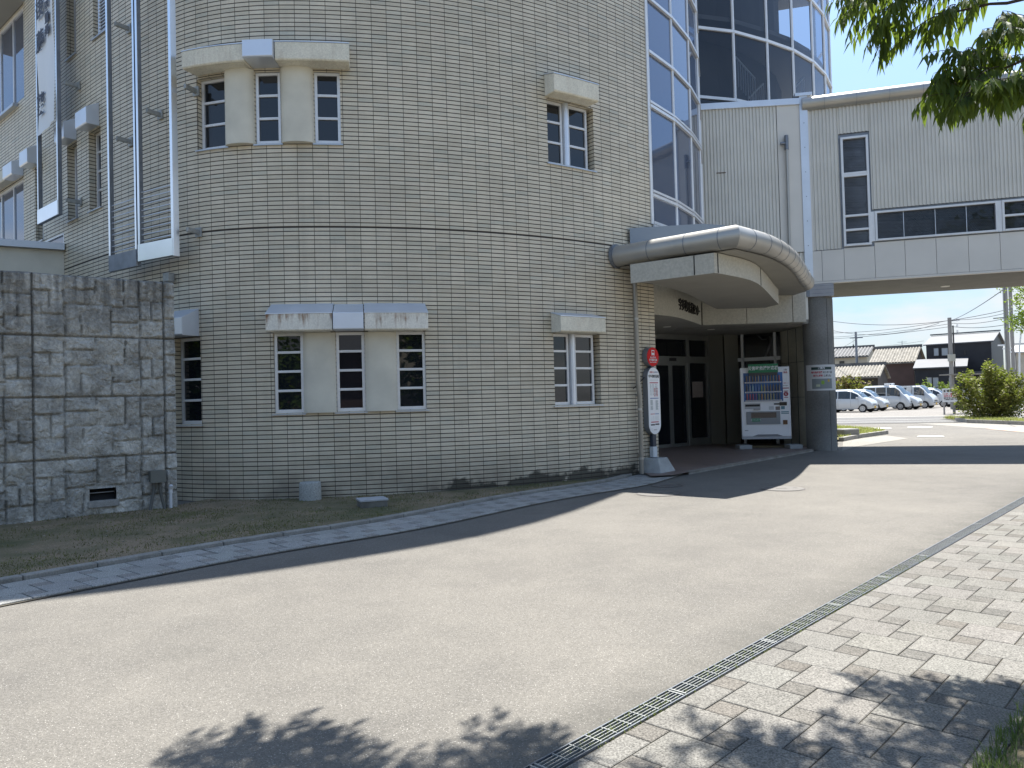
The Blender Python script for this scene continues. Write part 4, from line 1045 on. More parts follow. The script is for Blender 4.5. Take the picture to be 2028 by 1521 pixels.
def pipe_run(name, pts, r, m, parent, seg=None, n=26):
    mb = MB(); mb.tube(pts, r, n); o = mb.build(name, m, parent, smooth=True)
    # welted joints round the pipe
    if seg:
        acc_ = [0]
        for a_, b_ in zip(pts, pts[1:]): acc_.append(acc_[-1] + (b_ - a_).length)
        mb = MB(); d = seg * .6
        while d < acc_[-1] - .1:
            i = max(k for k in range(len(acc_)) if acc_[k] <= d); i = min(i, len(pts) - 2); dd = (pts[i + 1] - pts[i]).normalized(); p = pts[i] + dd * (d - acc_[i])
            mb.tube([p - dd * .006, p + dd * .006], r + .004, n); d += seg
        mb.build('pipe_joint', MDKSTEEL, o, smooth=True)
    return o
def line(a, b, n=6): return [a.lerp(b, k / n) for k in range(n + 1)]
# the two runs meet in a mitre: overlap them slightly past the corner
cdir = (PC - PL).normalized(); kdir = (cv2[1] - cv2[0]).normalized()
def mitre_tube(pts, r, n, mit_p, mit_n, start):
    """tube whose first ring lies in the mitre plane"""
    mb = MB(); mb.tube(pts, r, n)
    d = (pts[1] - pts[0]).normalized() if start else (pts[-1] - pts[-2]).normalized()
    rng = range(0, n) if start else range(len(mb.v) - n, len(mb.v))
    for i in rng:
        p = Vector(mb.v[i]); t = (mit_p - p).dot(mit_n) / d.dot(mit_n); mb.v[i] = tuple(p + d * t)
    return mb
mn = (cdir + kdir).normalized()
o = mitre_tube(line(wl0, PC), RP, 28, PC, mn, False).build('gutter_pipe', MBRUSH, cano, smooth=True)
mb = MB()
for f in (.30, .62, .90): p = PL.lerp(PC, f); mb.tube([p - cdir * .006, p + cdir * .006], RP + .004, 28)
mb.build('pipe_joint', MDKSTEEL, o, smooth=True)
o = mitre_tube(cv2, RP, 28, PC, mn, True).build('gutter_pipe', MBRUSH, cano, smooth=True)
mb = MB()
for i in range(2, len(cv2) - 2, 2):
    dd = (cv2[i + 1] - cv2[i - 1]).normalized(); mb.tube([cv2[i] - dd * .006, cv2[i] + dd * .006], RP + .004, 28)
mb.build('pipe_joint', MDKSTEEL, o, smooth=True)
mb = MB(); mb.tube([wl0 - cdir * .02, wl0 + cdir * .03], RP + .035, 28); mb.build('wall_collar', MDKSTEEL, cano, smooth=True)
# dented spout at the corner
dn = gz(1437, 480, 3.95)
# deck over everything
deck = [tuple(p.xy) for p in [wl0] + [PC] + cv2] + [(7.0, 19.0), (4.6, 19.0), (3.6, 16.0), (2.6, 14.5)]
mb = MB(); mb.prism(deck, 4.0, 4.12); mb.build('deck', MKERB, cano)
# grey-blue upstand against the wall
ua = gz(1247, 452, 4.72); 
def upst(px, py, D):  # point on sight line at depth D
    d = ray(px, py); return CP + d * (D / d.y)
U = [upst(1247, 452, 14.05), upst(1390, 443, 14.6), upst(1436, 446, 14.9)]
mb = MB()
for a_, b_ in zip(U, U[1:]): mb.quad((a_.x, a_.y, 4.08), (b_.x, b_.y, 4.08), b_, a_)
mb.quad(U[0], U[1], U[2], (3.4, 16.2, 4.6)); mb.build('upstand', mat('blue_grey_flashing', (.20, .235, .275), .45, metal=.4), cano)
# fascia: straight part and curved part
ZS0, ZS1 = 3.50, 3.84
FL = gz(1258, 560, ZS0); FC = gz(1415, 540.5, ZS0)
fc = resample([FC, gz(1438, 544, ZS0), gz(1498, 560, ZS0), gz(1534, 594, ZS0)], .25)
fend = fc[-1] + (fc[-1] - fc[-2]).normalized() * .9
fpts = [FL - (FC - FL) * .06] + line(FL, FC, 3)[1:-1] + [FC] + fc[1:] + [fend]
mb = MB()
for a_, b_ in zip(fpts, fpts[1:]): mb.quad((a_.x, a_.y, ZS0), (b_.x, b_.y, ZS0), (b_.x, b_.y, ZS1), (a_.x, a_.y, ZS1))
fo = mb.build('fascia', MFASC, cano)
mb = MB()
for px, py in ((1382, 520), (1438, 530), (1498, 545)):
    q = pz(px, py, FL, Vector((0, -1, 0))) if False else None
for p in (FL.lerp(FC, .76), fc[1], fc[len(fc) // 2]):
    dd = Vector((p.x, p.y, 0)).normalized() * -.004; mb.box((p.x + dd.x, p.y + dd.y, (ZS0 + ZS1) / 2), (.016, .012, ZS1 - ZS0 - .01))
mb.build('fascia_joint', MJOINT, fo)
# upper soffit (between pipe and fascia) and lower soffit
mb = MB(); out1 = [PL] + [PC] + cv2; 
up_poly = [(p.x, p.y, ZS1 + .015) for p in out1] + [(6.9, 18.9, ZS1 + .015), (2.9, 15.2, ZS1 + .015)]
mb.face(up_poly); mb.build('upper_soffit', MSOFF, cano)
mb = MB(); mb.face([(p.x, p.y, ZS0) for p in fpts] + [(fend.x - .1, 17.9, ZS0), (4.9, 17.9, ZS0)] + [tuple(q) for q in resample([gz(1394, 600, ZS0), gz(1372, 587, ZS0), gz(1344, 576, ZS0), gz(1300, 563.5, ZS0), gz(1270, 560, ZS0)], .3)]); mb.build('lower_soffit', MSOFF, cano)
# light nosing along the inner edge of the soffit
# curved lettered beam and straight beam behind
ZL0, ZL1 = 3.19, 3.93
lc = resample([Vector((2.35, 14.95, 0)), gz(1290, 622, ZL0), gz(1344, 629, ZL0), gz(1390, 644, ZL0)], .2)
for p in lc: p.z = 0
mb = MB()
for a_, b_ in zip(lc, lc[1:]): mb.quad((a_.x, a_.y, ZL0), (b_.x, b_.y, ZL0), (b_.x, b_.y, ZL1), (a_.x, a_.y, ZL1))
lb = mb.build('curved_beam', MFASC, cano)
b0_ = gz(1392, 643.5, ZL0); b1_ = gz(1597, 637.5, ZL0)
BP = Plane(b0_.x, b0_.y, math.degrees(math.atan2(b1_.y - b0_.y, b1_.x - b0_.x)))
bl = (b1_ - b0_).length; bj = BP.at(1570, 620)[0]; bm2 = BP.at(1478.6, 620)[0]; ztopR = BP.at(1590, 562)[1]
mb = MB()
def slab(P, s0, s1, z0, z1, d0=0.0, d1=-.18, mb_=None):
    (mb_ or mb).hexa([P.P(s0, z0, d0), P.P(s1, z0, d0), P.P(s1, z0, d1), P.P(s0, z0, d1), P.P(s0, z1, d0), P.P(s1, z1, d0), P.P(s1, z1, d1), P.P(s0, z1, d1)])
slab(BP, 0, bm2 - .006, ZL0, ZL1); slab(BP, bm2 + .006, bj - .006, ZL0, ZL1); 
sb_ = mb.build('front_beam', MFASC, cano, bevel=.006)
mb = MB(); slab(BP, bj + .006, bl, ZL0, ztopR, .004, -.5); mb.build('end_block', MFASC, cano, bevel=.006)
mb = MB(); slab(BP, .0, bl - .1, ZL0 + .02, ZL1 - .02, -.18, -.2); mb.build('beam_back', MJOINT, cano)
# ceiling of the porch with two downlights
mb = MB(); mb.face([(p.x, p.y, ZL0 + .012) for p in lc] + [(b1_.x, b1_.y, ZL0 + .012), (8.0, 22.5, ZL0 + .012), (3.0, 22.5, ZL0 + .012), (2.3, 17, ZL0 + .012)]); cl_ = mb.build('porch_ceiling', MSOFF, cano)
MLAMP = mat('downlight_glass', (.75, .74, .68), .4)
for px, py in ((1321, 648), (1408, 653)):
    c = gz(px, py, ZL0); mb = MB(); mb.tube([(c.x, c.y, ZL0 + .002), (c.x, c.y, ZL0 + .012)], .10, 20); mb.build('downlight', MLAMP, cano)
# raised lettering on the curved beam, dark metal
tot = [0]
for a_, b_ in zip(lc, lc[1:]): tot.append(tot[-1] + (b_ - a_).length)
def onlc(px):
    best = None
    for i in range(len(lc) - 1):
        n = Vector((-(lc[i + 1] - lc[i]).y, (lc[i + 1] - lc[i]).x, 0)); q = pz(px, 610, lc[i], n); t = (q - lc[i]).dot((lc[i + 1] - lc[i]).normalized()); L_ = (lc[i + 1] - lc[i]).length
        if -1e-3 <= t <= L_ + 1e-3: return Vector((q.x, q.y, 0)), (lc[i + 1] - lc[i]).normalized()
    return lc[-1].copy(), (lc[-1] - lc[-2]).normalized()
ob_ = []
mlt = mat('bronze_letter', (.015, .012, .010), .5, metal=.5)
for ch, px in zip('宇多津町保健センター', (1347, 1352.5, 1358, 1362.5, 1366.5, 1370.5, 1374.5, 1377.5, 1380.5, 1383)):
    p, d = onlc(px); n = Vector((d.y, -d.x, 0)); q = p + n * .008
    ob_.append(text(ch, .27, mlt, cano, frame_m((q.x, q.y, 3.48), d, n), ext=.012, bold=.006, sx=.9))
join_text(ob_, 'lettering')

# ================================================================ ENTRANCE GLAZING, SIDE PANELS, STAIR WINDOW
ZFL = .05
ent = thing('entrance_doors', 'dark glass sliding entrance doors in a steel frame under the canopy', 'doors', (4.6, 20.6, ZFL))
e0 = gz(1290, 889, ZFL); e1 = gz(1404, 879, ZFL); EP = Plane(e0.x, e0.y, math.degrees(math.atan2(e1.y - e0.y, e1.x - e0.x)))
el = (e1 - e0).length; MST = mat('stainless_frame', (.33, .34, .33), .35, metal=.7, nz=.06, nscale=2)
sx_ = lambda px: EP.at(px, 800)[0]
mb = MB()
def vb(P, s, w_, z0, z1, d0=.05, d1=-.05): slab(P, s - w_ / 2, s + w_ / 2, z0, z1, d0, d1, mb)
for px, w_ in ((1262, .10), (1363.5, .11), (1402.5, .11)): vb(EP, sx_(px), w_, ZFL, 3.2)
slab(EP, sx_(1262), sx_(1402.5), 3.06, 3.2, .045, -.045, mb); zt0 = EP.at(1340, 719)[1]; zt1 = EP.at(1340, 706)[1]
slab(EP, sx_(1262), sx_(1402.5), zt0, zt1, .06, -.06, mb); slab(EP, sx_(1363.5), sx_(1402.5), ZFL, ZFL + .2, .045, -.045, mb)
mb.build('door_frame', MST, ent, bevel=.004)
mb = MB(); mb.hexa([EP.P(sx_(1262), ZFL + .01, -.004), EP.P(sx_(1402), ZFL + .01, -.004), EP.P(sx_(1402), ZFL + .01, -.02), EP.P(sx_(1262), ZFL + .01, -.02), EP.P(sx_(1262), 3.1, -.004), EP.P(sx_(1402), 3.1, -.004), EP.P(sx_(1402), 3.1, -.02), EP.P(sx_(1262), 3.1, -.02)])
mb.build('fixed_pane', MGLASS, ent)
for px0, px1 in ((1297, 1328), (1328.5, 1361)):
    mb = MB(); a_, b_ = sx_(px0), sx_(px1)
    slab(EP, a_, a_ + .07, ZFL, zt0, .03, .0, mb); slab(EP, b_ - .07, b_, ZFL, zt0, .03, .0, mb); slab(EP, a_ + .07, b_ - .07, ZFL, ZFL + .09, .03, 0, mb); slab(EP, a_ + .07, b_ - .07, zt0 - .07, zt0, .03, 0, mb)
    dl = mb.build('sliding_door', MST, ent)
    mb = MB(); slab(EP, a_ + .05, b_ - .05, ZFL + .05, zt0 - .04, .012, .004, mb); mb.build('pane', MGLASS, dl)
mb = MB(); slab(EP, sx_(1325), sx_(1337), zt0 + .05, zt1 - .05, .10, .06, mb); mb.build('door_sensor', MBLACK, ent)
mb = MB(); q0s, q1s = EP.at(1369, 757)[0], EP.at(1390, 757)[0]; slab(EP, q0s, q1s, EP.at(1380, 787)[1], EP.at(1380, 756)[1], .035, .03, mb)
mb.build('notice', mat('dim_notice_paper', (.33, .27, .24), .8, nz=.1, nscale=12), ent)
# flat grey metal panels to the right of the doors
pn = thing('entrance_side_wall', 'tall plain grey metal panels between the entrance doors and the vending machine', 'wall panel', (5.9, 21.4, ZFL))
p0 = EP.P(sx_(1405), 0); p1 = gz(1438, 880, ZFL); p2 = gz(1468, 878, ZFL)
MPN = mat('grey_green_panel', (.20, .197, .168), .5, nz=.08, nscale=1.2)
mb = MB()
for a_, b_, w_ in ((Vector((p0.x, p0.y, 0)), p1, 0), (p1 + Vector((.05, .02, 0)), p2, 0)):
    mb.hexa([(a_.x, a_.y, ZFL), (b_.x, b_.y, ZFL), (b_.x, b_.y + .1, ZFL), (a_.x, a_.y + .1, ZFL), (a_.x, a_.y, 3.2), (b_.x, b_.y, 3.2), (b_.x, b_.y + .1, 3.2), (a_.x, a_.y + .1, 3.2)])
    mb.build('panel', MPN, pn); mb = MB()
# concrete wall behind the vending machine, running to the pillar
cwall = thing('porch_wall', 'bare concrete wall between the vending machine and the round pillar', 'wall', (7.4, 20.4, 0))
c0_ = gz(1536, 878, ZFL); c0_ = Vector((7.62, 21.3, 0)); c1_ = gz(1603, 884, ZFL)
mb = MB(); mb.hexa([(c0_.x, c0_.y, -.02), (c1_.x, c1_.y, -.02), (c1_.x + .3, c1_.y + .5, -.02), (c0_.x + .2, 23.4, -.02), (c0_.x, c0_.y, 4.2), (c1_.x, c1_.y, 4.2), (c1_.x + .3, c1_.y + .5, 4.2), (c0_.x + .2, 23.4, 4.2)])
mb.build('wall', MCONC, cwall)
mb = MB(); q = c0_.lerp(c1_, .52); 
for f in (.28, .62): q = c0_.lerp(c1_, f); mb.box((q.x - .004, q.y - .004, 1.6), (.012, .012, 3.2))
for z in (1.35, 2.3): mb.bar((c0_.x - .003, c0_.y - .004, z), (c1_.x - .003, c1_.y - .004, z), .012, .008)
mb.build('form_joint', MJOINT, cwall)
# window bay over the vending machine with a stair rail seen inside
wb = thing('stair_window', 'glazed bay with white frame and a stair rail inside, above the vending machine', 'window', (6.7, 21.2, 1.9))
w0 = Vector((p2.x, p2.y + .03, 0)); w1 = Vector((c0_.x - .02, c0_.y + .05, 0)); WPn = Plane(w0.x, w0.y, math.degrees(math.atan2(w1.y - w0.y, w1.x - w0.x)))
wln = (w1 - w0).length; mb = MB()
for px in (1470.5, 1535): vb(WPn, WPn.at(px, 690)[0], .07, ZFL, 3.2)
zr = WPn.at(1500, 711)[1]; slab(WPn, 0, wln, zr - .05, zr + .05, .05, -.03, mb)
mb.build('window_frame', MWHITE, wb)
mb = MB(); mb.quad(WPn.P(0, ZFL, -.02), WPn.P(wln, ZFL, -.02), WPn.P(wln, 3.2, -.02), WPn.P(0, 3.2, -.02)); face_out(mb.build('pane', MTINT, wb))
mb = MB(); mb.quad(WPn.P(-1, ZFL, -1.2), WPn.P(wln, ZFL, -1.2), WPn.P(wln, 3.2, -1.2), WPn.P(-1, 3.2, -1.2)); mb.build('stair_back_wall', mat('brown_inner_wall', (.16, .13, .10), .8, nz=.2, nscale=1), wb)
mb = MB(); r0_, r1_ = WPn.at(1488, 658), WPn.at(1502, 671); r2_, r3_ = WPn.at(1520, 668), WPn.at(1504, 712)
mb.tube([WPn.P(r0_[0], r0_[1], -.4), WPn.P(r1_[0], r1_[1], -.4), WPn.P(r1_[0] + .12, r1_[1], -.4)], .022, 8); mb.tube([WPn.P(r2_[0], r2_[1], -.5), WPn.P(r3_[0], r3_[1], -.5)], .03, 8)
mb.build('stair_rail', mat('rail_metal', (.5, .48, .44), .4, metal=.5), wb, smooth=True)

core = thing('porch_light_block', 'inner block added behind the entrance porch to stop light from the back', 'building', (5.5, 24, 0))  # added opaque back, keeps light from leaking into the porch from behind
mb = MB(); mb.prism([(2.6, 23.4), (7.9, 23.4), (7.9, 24.2), (2.6, 24.2)], 0, 7.3); mb.build('wall', MKERB, core)
mb = MB(); mb.prism([(2.6, 16.5), (4.6, 19.4), (7.75, 19.4), (7.9, 24.2), (2.6, 24.2)], 3.3, 3.4); mb.build('floor_slab', MKERB, core)
# porch floor
pf_ = [tuple(gz(x, y, ZFL).xy) for x, y in ((1290, 943), (1335, 940.5), (1366, 934.5), (1440, 921), (1530, 905), (1613, 890))]
sheet('porch_floor', pf_ + [(8.1, 19.6), (8.1, 23), (3.0, 23), (2.4, 15.4)], ZFL, mat('porch_tile', (.20, .15, .13), .55, nz=.16, nscale=.9, bump=.15, bscale=30, fine=.06))
mb = MB()
for a_, b_ in zip(pf_[2:], pf_[3:]):
    mb.hexa([(a_[0] - .02, a_[1], -.02), (b_[0] - .02, b_[1], -.02), (b_[0] - .06, b_[1] + .1, -.02), (a_[0] - .06, a_[1] + .1, -.02), (a_[0] - .02, a_[1], ZFL + .004), (b_[0] - .02, b_[1], ZFL + .004), (b_[0] - .06, b_[1] + .1, ZFL + .004), (a_[0] - .06, a_[1] + .1, ZFL + .004)])
o = mb.build('kerb', MKERB, None); tag(o, kind='structure')
mb = MB()   # tile joints of the porch floor
for k in range(22):
    f = k * .4; a_ = (2.6 + f * .70, 14.6 + f * .72); b_ = (a_[0] - 3.0 * .71, a_[1] + 3.0 * .70)
    if a_[1] > 22: break
for k in range(1, 26):
    y_ = 14.9 + k * .3; xs = 2.6; xe = 3.3 + (y_ - 14.0) * .92 - .25
    if y_ < 22: mb.bar((xs, y_, ZFL + .001), (min(xe, 7.9), y_, ZFL + .001), .008, .002)
o = mb.build('porch_floor_joint', mat('floor_joint', (.06, .05, .045), .9), None); tag(o, kind='structure')

# ================================================================ PILLAR
PCN = Vector((gz(1640, 893).x, gz(1640, 893).y + .36, 0)); PRR = .365
pil = thing('pillar', 'round concrete pillar under the bridge with a notice wrapped round it', 'pillar', (PCN.x, PCN.y, 0))
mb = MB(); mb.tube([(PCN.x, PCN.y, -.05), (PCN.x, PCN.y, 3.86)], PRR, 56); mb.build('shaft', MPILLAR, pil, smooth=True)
# vertical form joints
mb = MB()
for a in (-75, -30, 100):
    x_, y_ = PCN.x + math.cos(R(a)) * (PRR + .0015), PCN.y + math.sin(R(a)) * (PRR + .0015); mb.box((x_, y_, 1.9), (.006, .006, 3.8))
mb.build('form_joint', MJOINT, pil)
# notice plate bent round the shaft
nt = thing('notice_sign', 'white notice with dark green header and a site map wrapped round the pillar', 'sign', (PCN.x, PCN.y - PRR, 1.5))
zn0 = EYE + (777.5 - 773) / 1500 * 19.2; zn1 = EYE + (777.5 - 722.5) / 1500 * 19.2
def cyl(a, z, r): return (PCN.x + math.cos(a) * r, PCN.y + math.sin(a) * r, z)
mb = MB(); A0, A1 = R(-168), R(-28); n_s = 28
for k in range(n_s):
    a_, b_ = A0 + (A1 - A0) * k / n_s, A0 + (A1 - A0) * (k + 1) / n_s
    mb.quad(cyl(a_, zn0, PRR + .008), cyl(b_, zn0, PRR + .008), cyl(b_, zn1, PRR + .008), cyl(a_, zn1, PRR + .008))
mb.build('plate', mat('notice_white', (.55, .57, .58), .6), nt, smooth=True)
def wrap(o, r0):
    """bend flat print (x = arc length, y = z) round the pillar"""
    for v in o.data.vertices:
        a = R(-100) + v.co.x / PRR; r = PRR + r0 + v.co.z; off = origin_of(o)
        p = cyl(a, v.co.y, r); v.co = Vector(p) - off
def flat(x0, x1, y0, y1, m, nm='print_panel', r0=.010, n=10):
    mb = MB()
    for k in range(n): a_, b_ = x0 + (x1 - x0) * k / n, x0 + (x1 - x0) * (k + 1) / n; mb.quad((a_, y0, 0), (b_, y0, 0), (b_, y1, 0), (a_, y1, 0))
    o = mb.build(nm, m, None); o.parent = nt; wrap(o, r0); return o
hn = zn1 - zn0
flat(-.27, .23, zn1 - .165 * hn - .02, zn1 - .09 * hn, mat('dark_green_print', (.02, .05, .045), .6), 'header_bar')
flat(-.26, .23, zn0 + .07 * hn, zn0 + .46 * hn, mat('map_grey', (.20, .23, .24), .6), 'map_panel')
flat(-.04, .03, zn0 + .24 * hn, zn0 + .38 * hn, mat('map_green', (.22, .38, .05), .6), 'map_patch', .012, 3)
flat(-.16, -.07, zn0 + .15 * hn, zn0 + .24 * hn, mat('map_pale', (.40, .45, .33), .6), 'map_patch', .012, 3)
flat(.11, .16, zn0 + .33 * hn, zn0 + .42 * hn, mat('map_orange', (.48, .33, .05), .6), 'map_patch', .012, 3)
I4 = Matrix.Identity(4); txs = []
def wtext(s, x, y, size, m, sx=1.0):
    o = text(s, size, m, None, Matrix.Translation((x, y, 0)), ext=.0005, bold=size * .03, sx=sx); o.parent = nt; wrap(o, .013); return o
txs.append(wtext('ご案内', -.03, zn1 - .135 * hn, .055, mat('white_print', (.7, .72, .72), .5)))
txs.append(wtext('地域包括支援', -.14, zn1 - .30 * hn, .056, MTXTR, .78)); txs.append(wtext('センターは', .12, zn1 - .30 * hn, .056, MTXTB, .85))
txs.append(wtext('西館に移転', -.11, zn1 - .43 * hn, .056, MTXTR, .8)); txs.append(wtext('しました。', .13, zn1 - .43 * hn, .056, MTXTB, .8))
join_text(txs, 'lettering')

# ================================================================ BRIDGE (first floor link to the next building)
BR = Plane(7.47, 19.0, -16)
bs = lambda px, py=400: BR.at(px, py)[0]
ZBB, ZPT, ZCT = 4.21, 5.02, 8.56
br = thing('connecting_bridge', 'enclosed grey metal-clad bridge with ribbon window crossing over the driveway', 'bridge', (12, 19, ZBB))
sR = 16.0
v0s, v1s = bs(1668), bs(1723); zv1 = BR.at(1695, 270)[1]; zv0 = BR.at(1697, 487)[1]
r0s, r1s = bs(1735, 440), bs(1976, 440); zr1 = BR.at(1735, 419)[1]; zr0 = BR.at(1735, 478)[1]; r2s = bs(1984, 430)
def corr(name, P, s0, s1, z0, z1, parent, m, pitch=.0835, dep=.030, base=0.0, ztopf=None):
    mb = MB(); s = s0; prof = ((0, 0), (.36, 0), (.5, 1), (.86, 1), (1.0, 0)); pts = []
    k = 0
    while s < s1 - 1e-4:
        for f, h in prof[:-1]: 
            ss_ = s + f * pitch
            if ss_ <= s1: pts.append((ss_, base + h * dep))
        s += pitch
    pts.append((s1, base))
    for (a_, d1), (b_, d2) in zip(pts, pts[1:]):
        mb.quad(P.P(a_, z0, d1), P.P(b_, z0, d2), P.P(b_, z1, d2), P.P(a_, z1, d1))
    return mb.build(name, m, parent)
corr('corrugated_cladding', BR, .06 + bs(1620) - bs(1606) , v0s - .04, ZPT, ZCT, br, MCLAD)
corr('corrugated_cladding', BR, v0s - .04, v1s + .04, zv1 + .10, ZCT, br, MCLAD)
corr('corrugated_cladding', BR, v1s + .04, sR, zr1 + .06, ZCT, br, MCLAD)
mb = MB(); slab(BR, 0, .22, ZPT - .01, ZCT, .02, -.02); mb.build('end_panel', MCLADP, br)
mb = MB(); slab(BR, 0, sR, ZBB + .02, ZCT - .02, -.03, -.12)
mb.build('wall', MDKSTEEL, br)
# smooth lower panels, each with a shadow gap
edges = [0, bs(1628, 520), bs(1672, 520), bs(1733, 520), bs(1793, 520), bs(1855, 520), bs(1919, 520), bs(1982, 520), bs(2047, 520)]
while edges[-1] < sR - 1: edges.append(edges[-1] + .72)
for k, (a_, b_) in enumerate(zip(edges, edges[1:])):
    top = zr0 - .03 if k >= 3 else (zv0 - .04 if k >= 2 else ZPT - .015)
    mb = MB(); slab(BR, a_ + .004, b_ - .004, ZBB + .03, top, .012, -.02); mb.build('lower_panel', MCLADP, br, bevel=.003)
mb = MB(); slab(BR, -.02, sR, ZBB - .03, ZBB + .022, .03, -.1); mb.build('bottom_trim', MCLADP, br)
def pframe(P, s0, s1, z0, z1, rowz=(), colx=(), fw=.05, dep=.06, back=-.05, glass=MGLASS, parent=br, name='window', m=MWHITE, thin=()):
    mb = MB(); d0, d1 = back + dep + .04, back
    slab(P, s0, s0 + fw, z0, z1, d0, d1, mb); slab(P, s1 - fw, s1, z0, z1, d0, d1, mb); slab(P, s0 + fw, s1 - fw, z0, z0 + fw, d0 + .01, d1, mb); slab(P, s0 + fw, s1 - fw, z1 - fw, z1, d0, d1, mb)
    for z in rowz: slab(P, s0 + fw, s1 - fw, z - fw * .5, z + fw * .5, d0 - .004, d1, mb)
    for x_ in colx: slab(P, x_ - fw * .5, x_ + fw * .5, z0 + fw, z1 - fw, d0 - .006, d1, mb)
    fr = mb.build(name, m, parent, bevel=.004)
    mb = MB(); slab(P, s0 + fw * .6, s1 - fw * .6, z0 + fw * .6, z1 - fw * .6, back + .02, back + .01, mb); mb.build('pane', glass, fr)
    if thin:
        for x_ in thin: mb = MB(); slab(P, x_ - .006, x_ + .006, z0 + fw, z1 - fw, back + .028, back + .02, mb); mb.build('glass_joint', MSHEET, fr)
    return fr
zz = lambda py: BR.at(1696, py)[1]
pframe(BR, v0s, v1s, zv0, zv1, rowz=(zz(343), zz(347.5), zz(427), zz(455)), fw=.055)
pframe(BR, r0s - .03, r1s, zr0, zr1, thin=[bs(1790, 440), bs(1853, 440), bs(1915, 440)], fw=.05)
s_ = r2s
while s_ < sR - 2: pframe(BR, s_, min(s_ + 1.3, sR), zr0, zr1, rowz=((zr0 + zr1) / 2,), fw=.05); s_ += 1.42
mb = MB(); slab(BR, r1s + .002, r2s - .002, zr0, zr1, .03, -.05); mb.build('window_pier', MWHITE, br); mb = MB(); slab(BR, v1s + .001, r0s - .032, zr0, zr1, .03, -.05); mb.build('window_pier', MWHITE, br)
# rounded coping pipe along the roof edge
pcz = ZCT + .165
a_ = BR.P(.04, pcz, .03); b_ = BR.P(sR, pcz, .03)
mb = MB(); mb.tube(line(a_, b_, 10), .172, 30); cp_ = mb.build('coping_pipe', MBRUSH, br, smooth=True)
mb = MB(); s_ = .55
while s_ < sR: mb.tube([BR.P(s_, pcz, .03), BR.P(s_ + .008, pcz, .03)], .176, 30); s_ += .74
mb.build('pipe_joint', MDKSTEEL, cp_, smooth=True)
# roof, soffit, rear side
BW = 3.15
mb = MB(); slab(BR, .0, sR, ZCT + .14, ZCT + .32, .03, -BW); mb.build('roof', MKERB, br)
mb = MB(); slab(BR, 0, sR, ZBB + .02, ZCT + .1, -BW + .1, -BW); mb.build('rear_wall', MCLADP, br)
mb = MB(); d = .0
while d < BW - .02:
    slab(BR, .02, sR, ZBB - .012, ZBB + .02, -.03 - d, -.03 - d - .118); d += .142
mb.build('soffit_boards', mat('bridge_soffit_grey', (.17, .168, .155), .7, nz=.1, nscale=2), br)
mb = MB(); slab(BR, .02, sR, ZBB + .004, ZBB + .03, -.03, -BW); mb.build('soffit_backing', MDARK, br)
c = gz(1872, 567, ZBB - .015); mb = MB(); mb.tube([(c.x, c.y, ZBB - .022), (c.x, c.y, ZBB - .0125)], .11, 24); mb.build('downlight', MLAMP, br)
# tall pale flashing strip at the joint of bridge and link wall
fl = thing('joint_flashing', 'tall narrow pale metal flashing strip between bridge and link wall', 'flashing', (7.3, 18.98, 4.3))
FP = Plane(7.47, 19.0, -10)
f0, f1 = FP.at(1588, 400)[0], FP.at(1604, 400)[0]; zf0 = FP.at(1605, 560)[1]; zf1 = FP.at(1595, 188)[1]
mb = MB(); slab(FP, f0, f1, zf0, zf1, .10, -.1); fo_ = mb.build('strip', MSHEET, fl, bevel=.004)
mb = MB(); slab(FP, f0 - .10, f1 + .12, zf1 - .06, zf1 + .02, .13, -.1); mb.build('cap', MSHEET, fl, bevel=.004)
mb = MB(); z = zf0 + .3
while z < zf1 - .2: mb.tube([FP.P((f0 + f1) / 2, z, .10), FP.P((f0 + f1) / 2, z, .107)], .012, 8); z += .62
mb.build('rivets', MDKSTEEL, fo_)
# grey capital box on the pillar
mb = MB(); cpP = Plane(PCN.x, PCN.y, -16); slab(cpP, -.40, .36, 3.86, 4.17, .40, -.38); cb_ = mb.build('capital', mat('capital_grey', (.34, .35, .37), .5, nz=.1, nscale=3), pil, bevel=.004)
mb = MB()
for z in (3.93, 4.03, 4.12): slab(cpP, -.395, .355, z, z + .008, .403, .402)
slab(cpP, -.28, -.2, 3.87, 4.16, .412, .402); mb.build('capital_ribs', MDKSTEEL, cb_)

# ================================================================ LINK WALL (corrugated) between glass and flashing
l0 = Vector((4.71, 19.19, 0)); l1 = Vector((7.25, 18.97, 0)); LP = Plane(4.71, 19.19, math.degrees(math.atan2(-.22, 2.54)))
lk = thing('link_block', 'corrugated pale metal wall between the curved glazing and the flashing strip', 'building', (6, 19.4, 3.3))
ls = lambda px, py=350: LP.at(px, py)[0]
zlt = LP.at(1480, 208)[1]
corr('corrugated_cladding', LP, ls(1372) - .5, ls(1541), 3.3, zlt, lk, MCLAD)
mb = MB(); slab(LP, ls(1542), ls(1592), 5.0, zlt, .022, -.02); mb.build('flat_panel', MCLADP, lk)
corr('corrugated_cladding', LP, ls(1542), ls(1592), 3.3, 4.99, lk, MCLAD, base=-.03)
mb = MB(); slab(LP, ls(1372) - .5, ls(1588), zlt - .08, zlt + .08, .07, -.15); mb.build('coping', MSHEET, lk, bevel=.005)
mb = MB(); slab(LP, ls(1372) - .5, ls(1592), 3.2, zlt - .09, -.05, -.9); mb.build('wall', MKERB, lk)
mb = MB(); s0b, zb0 = LP.at(1419, 343.5); s1b, _ = LP.at(1437, 342); slab(LP, s0b, s1b, zb0 - .012, zb0 + .012, .034, .0225); mb.build('rust_mark', mat('rust_brown', (.13, .10, .07), .9), lk)
